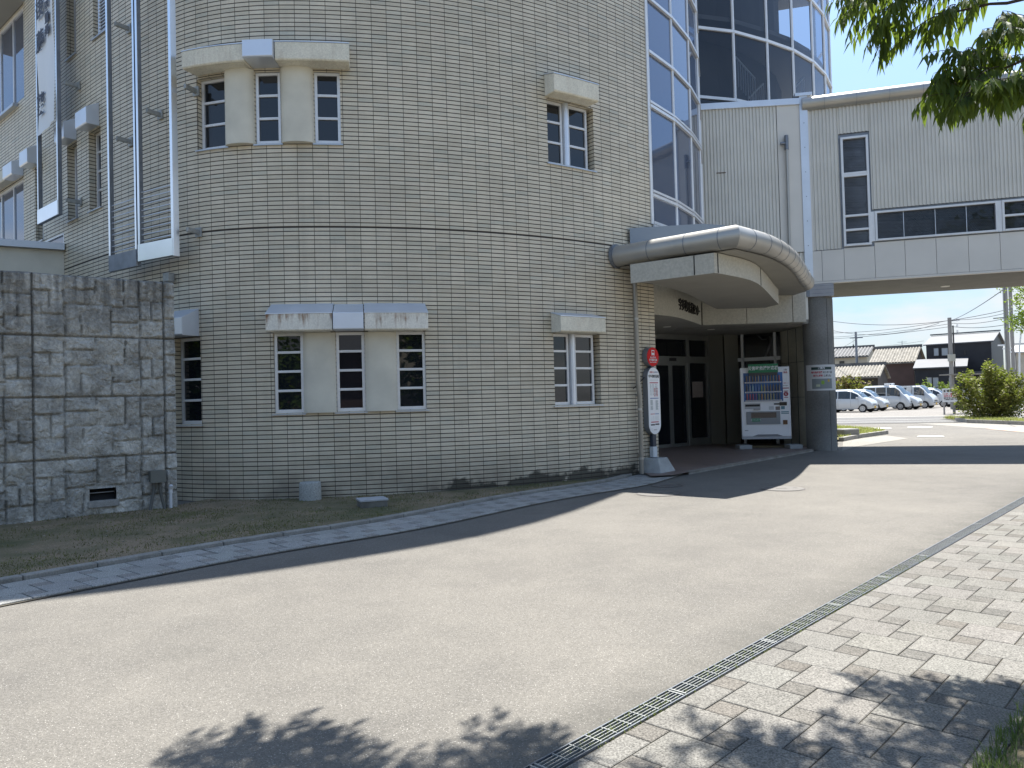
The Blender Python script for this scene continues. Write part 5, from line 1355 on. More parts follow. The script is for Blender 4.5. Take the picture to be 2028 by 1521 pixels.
# grey vent pipe up the flat panel
gp = thing('wall_pipe', 'thin grey capped pipe running up the flat panel above the canopy', 'pipe', LP.P(ls(1556), 4.2, .08))
mb = MB(); s_g = ls(1556); zg = LP.at(1555, 271)[1]; mb.tube([LP.P(s_g, 4.1, .10), LP.P(s_g + .02, zg - .35, .10)], .035, 14); mb.build('pipe', MBRUSH, gp, smooth=True)
mb = MB(); mb.tube([LP.P(s_g + .02, zg - .36, .10), LP.P(s_g + .02, zg, .10)], .05, 14); mb.tube([LP.P(s_g - .13, zg - .2, .10), LP.P(s_g + .02, zg - .2, .10)], .035, 12); mb.build('cap', MDKSTEEL, gp, smooth=True)

# ================================================================ ROUND GLASS STAIR TOWER behind
gt = thing('glass_stair_tower', 'round glass stair tower rising behind the link wall', 'tower', (5, 26, 0))
tn = [(3.9, 20.15)] + [dpt(*a) for a in ((1377, 47, 20.0), (1451, 57, 20.3), (1518, 74, 20.9), (1569, 92, 21.5), (1609, 116, 22.3), (1633, 141, 23.2), (1645, 169, 24.2))]
tn += [(tn[-1][0] + .4, tn[-1][1] + 1.1), (tn[-1][0] + .5, tn[-1][1] + 2.3)]
ZT2 = [7.55, 9.41, 11.28, 13.15, 15.0, 16.9]
curtain(tn, ZT2, gt, MTINT, mw=.075, dep=.1)
mb = MB(); inn = [(3.9, 21.3), (5.2, 21.25), (6.2, 21.7), (7.1, 22.3), (7.9, 23.0), (8.7, 24.0), (9.3, 25.2), (9.9, 27.5)]
for a_, b_ in zip(inn, inn[1:]): mb.quad((*a_, 7.4), (*b_, 7.4), (*b_, 16.9), (*a_, 16.9))
mb.build('inner_wall', mat('stair_inner_wall', (.16, .155, .14), .8, nz=.1, nscale=1), gt)
mb = MB()
for z in (7.45, 11.6, 15.2): mb.prism([(x_ - .06, y_ + .08) for x_, y_ in tn] + [(8, 27.4), (3.9, 27.4)], z, z + .12)
mb.build('floor_slab', mat('slab_paint', (.35, .34, .31), .8), gt)
mb = MB(); mb.prism([(x_ * 1.0, y_ - .08) for x_, y_ in tn] + [(8, 28), (3.6, 28)], 16.95, 17.2); mb.build('roof', MKERB, gt)
def tp(px, py, D):
    d = ray(px, py); return CP + d * (D / d.y)
for k, (a_, b_) in enumerate((((1456, 112), (1495, 156)), ((1512, 165), (1482, 195)), ((1592, 153), (1570, 178)))):
    A = tp(*a_, 21.4 + .8 * k); B_2 = tp(*b_, 21.4 + .8 * k); mb = MB()
    mb.tube([A, B_2], .028, 8)
    for f in range(9): p = A.lerp(B_2, f / 8); mb.tube([p, p - Vector((0, 0, .8))], .011, 6, cap=False)
    mb.build('stair_rail', mat('white_rail', (.75, .75, .72), .5), gt)

# ================================================================ DOWNPIPE
sP = wall_at(1258, 700)[0]; 
dp = thing('downpipe', 'slim metal rainwater pipe running down the tiled wall behind the bus stop', 'pipe', WP(sP, .0, .13))
zt_ = 3.93; pts = [WP(wall_at(1256, 530, .12)[0], zt_, .12), WP(wall_at(1263, 740, .12)[0], 1.75, .12), WP(wall_at(1267, 790, .12)[0], 1.45, .12), WP(wall_at(1270, 905, .12)[0], .05, .12)]
mb = MB(); mb.tube(pts, .045, 16); mb.build('pipe', mat('warm_grey_pipe', (.30, .285, .25), .4, metal=.5, nz=.1, nscale=2), dp, smooth=True)
mb = MB()
for f in (.13, .45, .62, .9):
    z = zt_ * (1 - f); s_ = sP + .02; mb.tube([WP(s_, z, .002), WP(s_, z, .05)], .028, 10); mb.build('wall_clip', MGALV, dp, smooth=True); mb = MB()
    k = 0
for z in (1.2, .28, 2.9): i = 0; mb.tube([(lambda t: pts[0].lerp(pts[-1], t))(1 - z / zt_) - Vector((0, 0, .02)), (lambda t: pts[0].lerp(pts[-1], t))(1 - z / zt_) + Vector((0, 0, .02))], .051, 16)
mb.build('pipe_socket', MBRUSH, dp, smooth=True)

# ================================================================ BUS STOP
bc = gz(1300, 941, 0); BX, BY = bc.x + .0, bc.y + .22
bus = thing('bus_stop', 'bus stop with red disc and long oval timetable on a concrete foot', 'bus stop', (BX, BY, 0))
fa = R(-90 + 43); fn = Vector((math.cos(fa), math.sin(fa), 0)); fr_ = Vector((-fn.y, fn.x, 0))
yaw = math.atan2(fr_.y, fr_.x)
mb = MB(); i = 0; hb_, ht_ = .31, .19
def rot(x_, y_): return (BX + x_ * math.cos(R(-38)) - y_ * math.sin(R(-38)), BY + x_ * math.sin(R(-38)) + y_ * math.cos(R(-38)))
mb.hexa([(*rot(-hb_, -hb_), .02), (*rot(hb_, -hb_), .02), (*rot(hb_, hb_), .02), (*rot(-hb_, hb_), .02), (*rot(-ht_, -ht_), .31), (*rot(ht_, -ht_), .31), (*rot(ht_, ht_), .31), (*rot(-ht_, ht_), .31)])
mb.build('concrete_foot', mat('foot_concrete', (.36, .37, .36), .85, nz=.15, nscale=6, bump=.3, bscale=60, fine=.1), bus, bevel=.012)
mb = MB(); mb.box((BX, BY, 1.3), (.11, .075, 2.02), yaw); mb.build('post', MNAVY, bus, bevel=.01)
mb = MB(); mb.box((BX, BY, .42), (.125, .09, .20), yaw); mb.build('post_label', mat('pale_label', (.55, .60, .64), .4), bus, bevel=.006)
ZD, RD = EYE + (786 - 705.5) / 1500 * (BY - .05), .185
zo1 = EYE + (786.3 - 727) / 1500 * BY; zo0 = EYE + (786.3 - 859.5) / 1500 * BY; OW = .38
def loc(x_, z_, o_): p = Vector((BX, BY, 0)) + fr_ * x_ + fn * o_; return (p.x, p.y, z_)
def drum(name, outline, o0, o1, m, mface, parent):
    mb = MB(); n = len(outline)
    A = [loc(x_, z_, o0) for x_, z_ in outline]; Bq = [loc(x_, z_, o1) for x_, z_ in outline]
    mb.face(A[::-1]); mb.face(Bq)
    for k in range(n): mb.quad(A[k], A[(k + 1) % n], Bq[(k + 1) % n], Bq[k])
    o = mb.build(name, m, parent)
    mb = MB(); sc_ = .985; cz = sum(z for _, z in outline) / n
    pts = [(x_ * .97, cz + (z_ - cz) * (.97 if name == 'disc' else .995)) for x_, z_ in outline]
    A = [loc(x_, z_, o1) for x_, z_ in pts]; Bq = [loc(x_, z_, o1 + .006) for x_, z_ in pts]; mb.face(Bq)
    for k in range(n): mb.quad(A[k], A[(k + 1) % n], Bq[(k + 1) % n], Bq[k])
    mb.build('face_plate', mface, o); return o
circ = [(RD * math.cos(2 * math.pi * k / 40), ZD + RD * math.sin(2 * math.pi * k / 40)) for k in range(40)]
MGRY = mat('sign_case_grey', (.22, .235, .26), .4, metal=.3)
disc = drum('disc', circ, -.06, .05, MGRY, MRED, bus)
oval = [(OW / 2 * math.cos(a), zo1 - OW / 2 + OW / 2 * math.sin(a)) for a in [math.pi * k / 16 for k in range(17)]] + [(OW / 2 * math.cos(a), zo0 + OW / 2 + OW / 2 * math.sin(a)) for a in [math.pi + math.pi * k / 16 for k in range(17)]]
tt_ = drum('timetable', oval, -.06, .05, MGRY, MPWHITE, bus)
FO = .0575
def bt(s, x_, z_, size, m, sx=1.0): return text(s, size, m, bus, frame_m(loc(x_, z_, FO), fr_, fn), ext=.0008, bold=size * .02, sx=sx)
def rect(mb_, x0, x1, z0, z1, o=FO):
    mb_.quad(loc(x0, z0, o), loc(x1, z0, o), loc(x1, z1, o), loc(x0, z1, o))
MWP = mat('white_print', (.7, .72, .72), .5)
# bus pictogram
mb = MB(); rect(mb, -.045, .045, ZD + .035, ZD + .125); rect(mb, -.04, -.02, ZD + .02, ZD + .035); rect(mb, .02, .04, ZD + .02, ZD + .035); p_ = mb.build('bus_pictogram', MWP, disc)
mb = MB(); rect(mb, -.034, .034, ZD + .075, ZD + .108, FO + .002); mb.build('pictogram_window', MRED, p_)
join_text([bt('みんなの', 0, ZD - .015, .045, MWP), bt('宇多津町役場', 0, ZD - .065, .048, MWP, .85), bt('Utazu Town Office', 0, ZD - .105, .026, MWP)], 'disc_lettering')
hz_ = lambda f: zo1 - (zo1 - zo0) * f
L1 = [bt('町営バス', -.05, hz_(.075), .035, MTXTR), bt('のりば', .075, hz_(.075), .035, MTXTN), bt('宇多津町役場', 0, hz_(.138), .066, MTXTB, .82)]
join_text(L1, 'lettering')
rows = MB()
rr = random.Random(2)
def tcolumns(mb_, f0, f1, cols, gap=.0095, mlt=.7):
    f = f0
    while f < f1:
        for a_, b_ in cols:
            if rr.random() < .93: e = rr.uniform(0, .25) * (b_ - a_); rect(mb_, a_, b_ - e, hz_(f + gap * mlt), hz_(f))
        f += gap * 1.35
mb = MB(); rect(mb, -.13, .13, hz_(.237), hz_(.224)); tcolumns(mb, .30, .43, ((-.005, .05), (.065, .12)), .006); rect(mb, -.13, .0, hz_(.70), hz_(.69)); rect(mb, -.12, .115, hz_(.822), hz_(.808)); mb.build('red_rows', MTXTR, tt_)
mb = MB(); rect(mb, -.13, .13, hz_(.467), hz_(.456)); rect(mb, .01, .13, hz_(.70), hz_(.69)); mb.build('blue_rows', mat('blue_print', (.05, .12, .35), .5), tt_)
mb = MB(); MGP = mat('grey_green_print', (.20, .26, .27), .5); tcolumns(mb, .25, .42, ((-.12, -.075), (-.05, .0), (.03, .115)), .006, .45); tcolumns(mb, .485, .63, ((-.125, -.04), (.035, .12)), .007); tcolumns(mb, .73, .79, ((-.11, -.08), (-.05, -.02), (.02, .05), (.08, .11)), .007, .3); mb.build('grey_rows', MGP, tt_)
mb = MB(); rect(mb, -.13, -.005, hz_(.865), hz_(.845)); rect(mb, .01, .13, hz_(.86), hz_(.84)); tcolumns(mb, .905, .935, ((-.11, -.09), (-.05, .08)), .007, .4); rect(mb, -.13, .13, hz_(.192), hz_(.190)); mb.build('dark_rows', MTXTB, tt_)
# cable tie from post to downpipe
mb = MB(); a_ = Vector(loc(0, 1.98, 0)); b_ = WP(wall_at(1262, 765, .15)[0], 1.62 + .2, .16); 
b_ = gz(1254, 770, 0); b_ = CP + ray(1254, 770) * ((WP(sP, 0, .15).y) / ray(1254, 770).y)
mb.tube([a_, a_.lerp(b_, .5) - Vector((0, 0, .015)), b_], .009, 8); mb.build('tie_bar', MBLACK, bus)

# ================================================================ VENDING MACHINE
vb0 = CP + ray(1470, 870) * (19.8 / ray(1470, 870).y); vb1 = CP + ray(1566, 869) * (19.8 / ray(1566, 869).y); vt = CP + ray(1466, 729) * (19.8 / ray(1466, 729).y)
VP = Plane(vb0.x, 19.8, -15); VW = (vb1.x - vb0.x) * .96; VZ0 = vb0.z; VH = vt.z - vb0.z
vm = thing('vending_machine', 'white drinks vending machine with rows of bottles and a green top sign', 'vending machine', (VP.P(VW / 2, 0).x, 19.8, ZFL))
def vs(s0, s1, z0, z1, d0, d1, m, nm, par=vm, bevel=0.0):
    mb = MB(); slab(VP, s0 * VW, s1 * VW, VZ0 + z0 * VH, VZ0 + z1 * VH, d0, d1, mb); return mb.build(nm, m, par, bevel=bevel)
MVB = mat('machine_white', (.80, .83, .87), .35, coat=.3, nz=.03, nscale=2)
vs(0, 1, .035, 1, 0, -.75, MVB, 'cabinet', bevel=.012)
vs(.0, 1, .0, .033, -.01, -.7, mat('plinth_white', (.45, .47, .50), .5), 'plinth')
wn_ = vs(.065, .86, .525, .925, .006, .0, mat('display_blue', (.03, .12, .34), .4, nz=.5, nscale=3), 'display_back')
# shelves of bottles and cans
colA = [(.02, .02, .02), (.25, .35, .45), (.3, .5, .6), (.03, .2, .55), (.02, .15, .5), (.25, .35, .05), (.35, .30, .08), (.16, .11, .05), (.10, .07, .04), (.08, .06, .04), (.05, .05, .045), (.15, .12, .09)]
colB = [(.45, .06, .08), (.5, .04, .10), (.35, .04, .20), (.2, .05, .25), (.10, .25, .12), (.5, .22, .03), (.35, .30, .10), (.30, .26, .12), (.4, .36, .2), (.3, .3, .15), (.04, .06, .15), (.05, .08, .2)]
colT = [(.12, .08, .06), (.3, .25, .2), (.08, .05, .03), (.2, .15, .1), (.35, .3, .25), (.06, .04, .03), (.1, .12, .3), (.3, .28, .22), (.15, .1, .06), (.25, .2, .15), (.1, .08, .06), (.35, .04, .08)]
for shelf, (z0, hgt, cols, kind) in enumerate(((.80, .085, colT, 'can'), (.665, .105, colA, 'bottle'), (.545, .09, colB, 'can'))):
    for k, c_ in enumerate(cols):
        c_ = tuple(.55 * v + .45 * .22 for v in c_)
        s_ = (.10 + .72 * (k + .5) / len(cols)) * VW; zb_, h_ = VZ0 + z0 * VH, hgt * VH; mb = MB(); r_ = .021
        p = VP.P(s_, 0, .03)
        if kind == 'bottle': mb.tube([(p.x, p.y, zb_ + h_ * t) for t in (0, .68, .84, 1.0)], [r_, r_, r_ * .45, r_ * .42], 10)
        else: mb.tube([(p.x, p.y, zb_ + h_ * t) for t in (0, .05, .93, 1.0)], [r_ * .85, r_, r_, r_ * .85], 10)
        mb.build(kind, mat('drink_%d_%d' % (shelf, k), c_, .35), vm, smooth=True)
    vs(.09, .83, z0 - .018, z0 - .002, .045, .006, MWP, 'shelf_label')
    mb = MB(); slab(VP, .11 * VW, .81 * VW, VZ0 + (z0 - .013) * VH, VZ0 + (z0 - .008) * VH, .048, .0455, mb)
    mb.build('button_row', MTXTN, vm)
vs(.17, .77, .925, 1.045, .075, .0, mat('green_sign', (.02, .19, .085), .5), 'top_sign')
vs(.18, .76, .885, .925, .06, .0, mat('dark_strip', (.05, .05, .06), .4), 'top_strip')
def vtx(s, u, z, size, m, sx=1.0, o=.078): return text(s, size, m, vm, frame_m(VP.P(u * VW, VZ0 + z * VH, o), VP.a, VP.n), ext=.0008, bold=size * .02, sx=sx)
vtx('災害時救援対応機', .47, .984, .11, MWP, .86)
vs(.075, .395, .425, .50, .012, 0, mat('coin_panel', (.45, .47, .50), .4), 'coin_panel'); vs(.085, .385, .455, .485, .016, .012, MBLACK, 'price_window'); vs(.25, .39, .405, .43, .04, .0, mat('coin_lever', (.35, .36, .38), .4), 'coin_tray')
vs(.10, .79, .205, .385, .02, 0, mat('hatch_grey', (.25, .27, .29), .45), 'delivery_hatch', bevel=.006); vs(.20, .71, .295, .37, .024, .02, mat('hatch_window', (.03, .035, .045), .12, spec=.8), 'hatch_window')
vs(.21, .38, .245, .288, .024, .02, mat('green_sticker', (.02, .22, .11), .5), 'sticker')
vtx('おつりとりぐち', .295, .266, .045, MWP, .8, .0255)
vs(.84, .93, .20, .26, .03, 0, mat('change_cup', (.13, .065, .03), .3), 'change_cup', bevel=.004)
vs(.67, .79, .475, .495, .014, 0, MBLACK, 'card_reader'); vs(.78, .93, .462, .51, .03, 0, mat('reader_black', (.02, .018, .015), .3), 'card_pad', bevel=.01)
vs(.70, .79, .40, .45, .006, 0, mat('sticker_brown', (.22, .19, .18), .6), 'sticker'); vs(.81, .885, .41, .452, .006, 0, mat('sticker_teal', (.10, .24, .30), .5), 'sticker')
vs(.81, .965, .365, .38, .006, 0, MATS['sticker_teal'], 'sticker'); vs(.81, .965, .345, .356, .006, 0, MATS['sticker_teal'], 'sticker'); vs(.565, .665, .405, .455, .004, 0, mat('slot_plate', (.52, .55, .58), .4), 'note_slot')
mb = MB(); cc = VP.P(.918 * VW, VZ0 + .62 * VH, 0)
ringp = [VP.P(.918 * VW + .058 * math.cos(a), VZ0 + .62 * VH + .058 * math.sin(a), .006) for a in [2 * math.pi * k / 28 for k in range(28)]]
mb.face(ringp); mb.build('red_roundel', mat('crimson', (.30, .02, .05), .5), vm)
vtx('⏻', .918, .618, .085, MWP, 1, .008) if False else vtx('C', .918, .62, .07, MWP, 1, .008)
vs(.86, .98, .695, .707, .006, 0, MATS['crimson'], 'red_bar'); vs(.88, .96, .655, .664, .006, 0, MATS['crimson'], 'red_bar'); vs(.88, .96, .568, .576, .006, 0, MATS['crimson'], 'red_bar')
join_text([vtx('130', .92, .955, .055, MTXTB, .9, .004), vtx('全品', .92, .92, .055, MTXTR, .9, .004), vtx('つめた〜い', .92, .77, .03, MTXTR, .9, .004), vtx('あたたかい', .92, .735, .028, MTXTB, .9, .004)], 'small_print')
mb = MB(); 
vs(.06, .13, .115, .128, .004, 0, mat('maker_plate', (.4, .42, .45), .5), 'name_plate')
mb = MB()
for a_, b_, c_, d_ in ((.22, .33, .04, .065), (.33, .72, .065, .065), (.72, .83, .065, .04)):
    mb.quad(VP.P(a_ * VW, VZ0 + .04 * VH, .003), VP.P(b_ * VW, VZ0 + .04 * VH, .003), VP.P(b_ * VW, VZ0 + d_ * VH, .003), VP.P(a_ * VW, VZ0 + c_ * VH, .003))
mb.build('base_recess', mat('recess_grey', (.20, .21, .23), .5), vm)
for f, lb_ in ((.02, 'pale concrete block under the left foot of the vending machine'), (1.03, 'pale concrete block under the right foot of the vending machine')):
    p = VP.P(f * VW, 0, .02); mb = MB(); mb.box((p.x, p.y, ZFL + .05), (.32, .42, .10)); o = mb.build('foot_block', mat('foot_block_grey', (.30, .32, .33), .8, nz=.1, nscale=9), None, bevel=.006); tag(o, lb_, 'concrete block', 'blocks under the vending machine')
mb = MB(); slab(VP, .12 * VW, .9 * VW, ZFL, ZFL + .05, -.3, -.5); o = mb.build('timber_sleeper', mat('old_timber', (.14, .11, .06), .8, nz=.2, nscale=6), None); tag(o, 'flat timber lying on the floor beneath the vending machine', 'timber')
# ================================================================ BACKGROUND HOUSES
MROOFD = mat('dark_metal_roof', (.085, .09, .10), .6, metal=.1, nz=.08, nscale=1)
MKAW = mat('weathered_tile_roof', (.20, .185, .155), .8, nz=.35, nscale=2.2, fine=.15, bscale=14)
MKAWG = mat('grey_tile_roof', (.12, .12, .118), .75, nz=.3, nscale=2.0, fine=.15, bscale=14)
MHDARK = mat('charcoal_siding', (.018, .020, .026), .7, nz=.2, nscale=1.5)
MHGREY = mat('slate_siding', (.045, .058, .066), .6, nz=.08, nscale=1)
MPLAST = mat('old_plaster', (.40, .37, .30), .85, nz=.15, nscale=1.2)
MTIMB = mat('dark_timber_wall', (.040, .033, .028), .85, nz=.3, nscale=2)
MCURTN = mat('curtained_glass', (.30, .34, .38), .12, spec=.8)
def depth_pt(px, py, D):
    d = ray(px, py); return CP + d * (D / d.y)
def house(name, label, eL, D, hd, eR, ridge_y, wd, mroof, mfront, mgable, ribs=0, over=.35, ground=0.0, zfloor=0.0, cat='house', ridge_cap=True, both=True, thick=.12, group=None, hlen=None):
    """front eave runs from pixel eL (at depth D) with heading hd to pixel column eR; ridge height from pixel row ridge_y over the front-left"""
    a = depth_pt(eL[0], eL[1], D); P = Plane(a.x, a.y, hd); L_ = hlen if hlen else P.at(eR[0], eR[1])[0]; ze = a.z
    mid = P.P(L_ * .4, 0, -wd / 2 - over); dd = ray(eL[0], eL[1]); 
    # ridge height: sight line through ridge_y at the depth of the ridge (middle of the length)
    rp = P.P(L_ * .5, 0, -wd / 2); D2 = rp.y; pxr = 1014 + 1500 * rp.x / rp.y; zr_ = depth_pt(pxr, ridge_y, D2).z
    t = thing(name, label, cat, (rp.x, rp.y, ground), group)
    # body with gable ends
    fo_, bo_ = -over, -wd + over; zw = ze - .05 + (zr_ - ze) * over / (wd / 2)
    e_ = .25
    def wallpiece(nm, f, m): mb = MB(); f(mb); return mb.build(nm, m, t)
    for f_o in (fo_, bo_): wallpiece('wall', lambda mb: mb.quad(P.P(e_, zfloor, f_o), P.P(L_ - e_, zfloor, f_o), P.P(L_ - e_, zw, f_o), P.P(e_, zw, f_o)), mfront)
    for s_ in (e_, L_ - e_): wallpiece('gable_wall', lambda mb: mb.face([P.P(s_, zfloor, fo_), P.P(s_, zfloor, bo_), P.P(s_, zw, bo_), P.P(s_, zr_ - .08, -wd / 2), P.P(s_, zw, fo_)]), mgable)
    mb = MB()
    for (d0, d1) in ((0, -wd / 2), (-wd, -wd / 2)):
        if ribs:
            n = int(L_ / ribs); prof = []
            for k in range(n * 3 + 1): prof.append((L_ * k / (n * 3), (0, .10, .10)[k % 3] * (ribs / .30)))
            for (s0_, h0_), (s1_, h1_) in zip(prof, prof[1:]): mb.quad(P.P(s0_, ze + h0_, d0), P.P(s1_, ze + h1_, d0), P.P(s1_, zr_ + h1_, d1), P.P(s0_, zr_ + h0_, d1))
        mb.hexa([P.P(0, ze - thick, d0), P.P(L_, ze - thick, d0), P.P(L_, zr_ - thick, d1), P.P(0, zr_ - thick, d1), P.P(0, ze, d0), P.P(L_, ze, d0), P.P(L_, zr_, d1), P.P(0, zr_, d1)])
    rf = mb.build('roof', mroof, t)
    if ridge_cap:
        mb = MB(); mb.bar(P.P(-.1, zr_ + .12, -wd / 2), P.P(L_ + .1, zr_ + .12, -wd / 2), .30, .32 if ribs else .12); mb.build('ridge_cap', MKAWG if ribs else mroof, rf)
    return t, P, L_, ze, zr_
def house_win(t, P, x0, y0, x1, y1, d=-.30, glass=MCURTN, fm=None, name='window', cols=()):
    a = P.at(x0, y1); b = P.at(x1, y0)
    s0_, s1_ = a[0], b[0]; z0_, z1_ = a[1], b[1]
    mb = MB(); f = .07
    for q in ((s0_, s0_ + f, z0_, z1_), (s1_ - f, s1_, z0_, z1_), (s0_ + f, s1_ - f, z0_, z0_ + f), (s0_ + f, s1_ - f, z1_ - f, z1_)): slab(P, q[0], q[1], q[2], q[3], d + .06, d, mb)
    for c in cols: c_ = P.at(c, y0)[0]; slab(P, c_ - f / 2, c_ + f / 2, z0_ + f, z1_ - f, d + .055, d, mb)
    fr = mb.build(name, fm or MWHITE, t); mb = MB(); slab(P, s0_ + .04, s1_ - .04, z0_ + .04, z1_ - .04, d + .02, d + .01, mb); mb.build('pane', glass, fr)
H1, P1, _, _, _ = house('house', 'black two-storey house with a smooth grey metal roof', (1828, 682.7), 80, -40, (1968, 676), 661, 8.5, MROOFD, MHDARK, MHGREY, over=.15)
house_win(H1, P1, 1848, 688, 1859.5, 706, d=-.13, fm=MBLACK); house_win(H1, P1, 1863.5, 687.5, 1878, 705.5, d=-.13, fm=MBLACK); house_win(H1, P1, 1909, 693, 1912, 702, d=-.13, fm=MBLACK)
# lower wing with its lean-to roof
mb = MB(); a = depth_pt(1808, 729, 76.5); PW = Plane(a.x, a.y, -33); LW_ = PW.at(1915.6, 725.6)[0]; zt2 = P1.at(1890, 709)[1]; zeW = a.z
wg = thing('house_wing', 'low black wing with a pale metal lean-to roof in front of the black house', 'house wing', PW.P(LW_ / 2, 0, -1.8))
mb.hexa([PW.P(0, zeW - .12, 0), PW.P(LW_, zeW - .12, 0), PW.P(LW_ + .0, zt2 - .12, -3.9), PW.P(0.0, zt2 - .12, -3.9), PW.P(0, zeW, 0), PW.P(LW_, zeW, 0), PW.P(LW_, zt2, -3.9), PW.P(0, zt2, -3.9)]); mb.build('roof', MROOFD, wg)
mb = MB(); slab(PW, .15, LW_ - .15, 0, zeW - .1, -.3, -3.8); mb.build('wall', MHDARK, wg)
for x0_, x1_ in ((1835, 1846), (1846.5, 1859.5), (1878, 1884)): house_win(wg, PW, x0_, 746, x1_, 769, d=-.29, fm=MBLACK, name='sliding_window')
mb = MB()
slab(PW, LW_ + .3, LW_ + 9, 0, 3.0, -3.5, -7, mb); lw2 = thing('house_extension', 'low dark extension with a thin pale roof edge right of the black house', 'house wing', PW.P(LW_ + 4, 0, -5)); mb.build('wall', MTIMB, lw2)
mb = MB(); slab(PW, LW_ + .0, LW_ + 9.4, 3.0, 3.22, -3.2, -7.2, mb); mb.build('roof', MROOFD, lw2)
house('house', 'brown tiled-roof house right beside the black house', (1719, 721), 86, -36, (1813.6, 719), 689, 9, MKAW, mat('brown_wall', (.085, .055, .048), .85, nz=.15, nscale=1), MTIMB, ribs=.30)
house('house', 'low pale-tiled storehouse directly behind the white cars', (1640, 749.5), 74, -34, (1743, 748), 724, 7.0, MKAW, MTIMB, mat('brown_gable', (.10, .085, .075), .85, nz=.15, nscale=1), ribs=.28)
H4, P4, L4, _, _ = house('house', 'grey-roofed house with cream upper wall far left behind the roofs', (1640, 709), 100, -34, (1720, 704), 689, 9, MKAWG, MPLAST, MPLAST, ribs=.38)
house_win(H4, P4, 1662, 715, 1671, 726, fm=MTIMB, glass=MGLASS)
house('house', 'pale-roofed house at the far right edge behind the poles', (2006, 697), 70, -33, (2075, 690), 676, 8, mat('pale_metal_roof', (.42, .42, .41), .5, metal=.2), MPLAST, mat('beige_siding', (.30, .26, .21), .8, nz=.1, nscale=1), over=.3, hlen=12)
# television aerial on the roof
tv = thing('tv_aerial', 'thin television aerial standing on the brown tiled roof', 'aerial', depth_pt(1786.5, 688, 88)); q = depth_pt(1786.5, 688, 88); q1 = depth_pt(1786.5, 675, 88)
mb = MB(); mb.tube([q, q1], .03, 6); mb.build('mast', MDKSTEEL, tv)
mb = MB(); mb.bar(q1 + Vector((-.5, .1, -.15)), q1 + Vector((.5, -.1, -.15)), .03, .03)
for k in (-.4, -.15, .1, .35): mb.bar(q1 + Vector((k, -.3, -.15)), q1 + Vector((k, .3, -.15)), .02, .02)
mb.build('elements', MDKSTEEL, tv)
# far low ridge of houses and trees closing the horizon
rr = random.Random(12)
mb = MB(); 
for k in range(46):
    x_ = -40 + k * 6.4 + rr.uniform(-2, 2); y_ = 150 + rr.uniform(0, 40); h_ = rr.uniform(2.2, 4.2); wd_ = rr.uniform(7, 13); mb.box((x_, y_, h_ / 2), (wd_, 8, h_), R(-30))
    c_, s_ = x_, y_; r_ = R(-30); ca, sa = math.cos(r_), math.sin(r_)
    def q_(u, v, z): return (x_ + u * ca - v * sa, y_ + u * sa + v * ca, z)
    w2 = wd_ / 2 + .4; mb.face([q_(-w2, -4.5, h_), q_(w2, -4.5, h_), q_(w2, 0, h_ + 1.9), q_(-w2, 0, h_ + 1.9)]); mb.face([q_(-w2, 4.5, h_), q_(w2, 4.5, h_), q_(w2, 0, h_ + 1.9), q_(-w2, 0, h_ + 1.9)])
o = mb.build('distant_rooftops', MKAWG, None); tag(o, 'far mass of low grey rooftops along the horizon', 'rooftops', kind='stuff')

# ================================================================ FOLIAGE
def leaf_mat(name, c0, c1, tr=.35):
    m = bpy.data.materials.new(name); m.use_nodes = True; N, L = nodes(m); b = N['Principled BSDF']; o = N['Material Output']
    gm = N.new('ShaderNodeNewGeometry'); co = N.new('ShaderNodeTexCoord').outputs['Object']
    c = mixc(N, L, gm.outputs['Random Per Island'], c0, c1); L.new(c, b.inputs['Base Color'])
    b.inputs['Roughness'].default_value = .55; b.inputs['Specular IOR Level'].default_value = .3
    t = N.new('ShaderNodeBsdfTranslucent'); tc_ = mixc(N, L, .6, c, (.30, .42, .04)); L.new(tc_, t.inputs['Color'])
    ms = N.new('ShaderNodeMixShader'); ms.inputs[0].default_value = tr; L.new(b.outputs[0], ms.inputs[1]); L.new(t.outputs[0], ms.inputs[2]); L.new(ms.outputs[0], o.inputs[0]); return m
MLEAF = leaf_mat('tree_leaf', (.030, .062, .016), (.070, .115, .026), .36)
MLEAFY = leaf_mat('yellow_green_leaf', (.085, .090, .022), (.20, .185, .05), .3)
MLEAFR = leaf_mat('reddish_leaf', (.16, .07, .035), (.15, .15, .04), .3)
MLEAFG = leaf_mat('bright_leaf', (.10, .16, .03), (.20, .26, .05), .4)
MBARK = mat('bark', (.055, .043, .034), .9, nz=.3, nscale=8, bump=.6, bscale=40)
def leaf(mb, p, d, ln, wd_, rr, droop=.5):
    """pointed leaf folded along its midrib"""
    d = Vector(d).normalized(); s = d.cross(Vector((0, 0, 1))); 
    if s.length < .1: s = Vector((1, 0, 0))
    s.normalize(); s = (s + Vector((rr.uniform(-.5, .5), rr.uniform(-.5, .5), rr.uniform(-.7, .7)))).normalized(); s = (s - d * s.dot(d)).normalized(); n = s.cross(d)
    p = Vector(p); a = p + d * ln * .45 + Vector((0, 0, -ln * droop * .12)); b_ = p + d * ln + Vector((0, 0, -ln * droop * .5)); q = p + d * ln * .2
    mb.face((p, a + s * wd_ * .5 + n * wd_ * .12, b_, a)); mb.face((p, a, b_, a - s * wd_ * .5 + n * wd_ * .12))
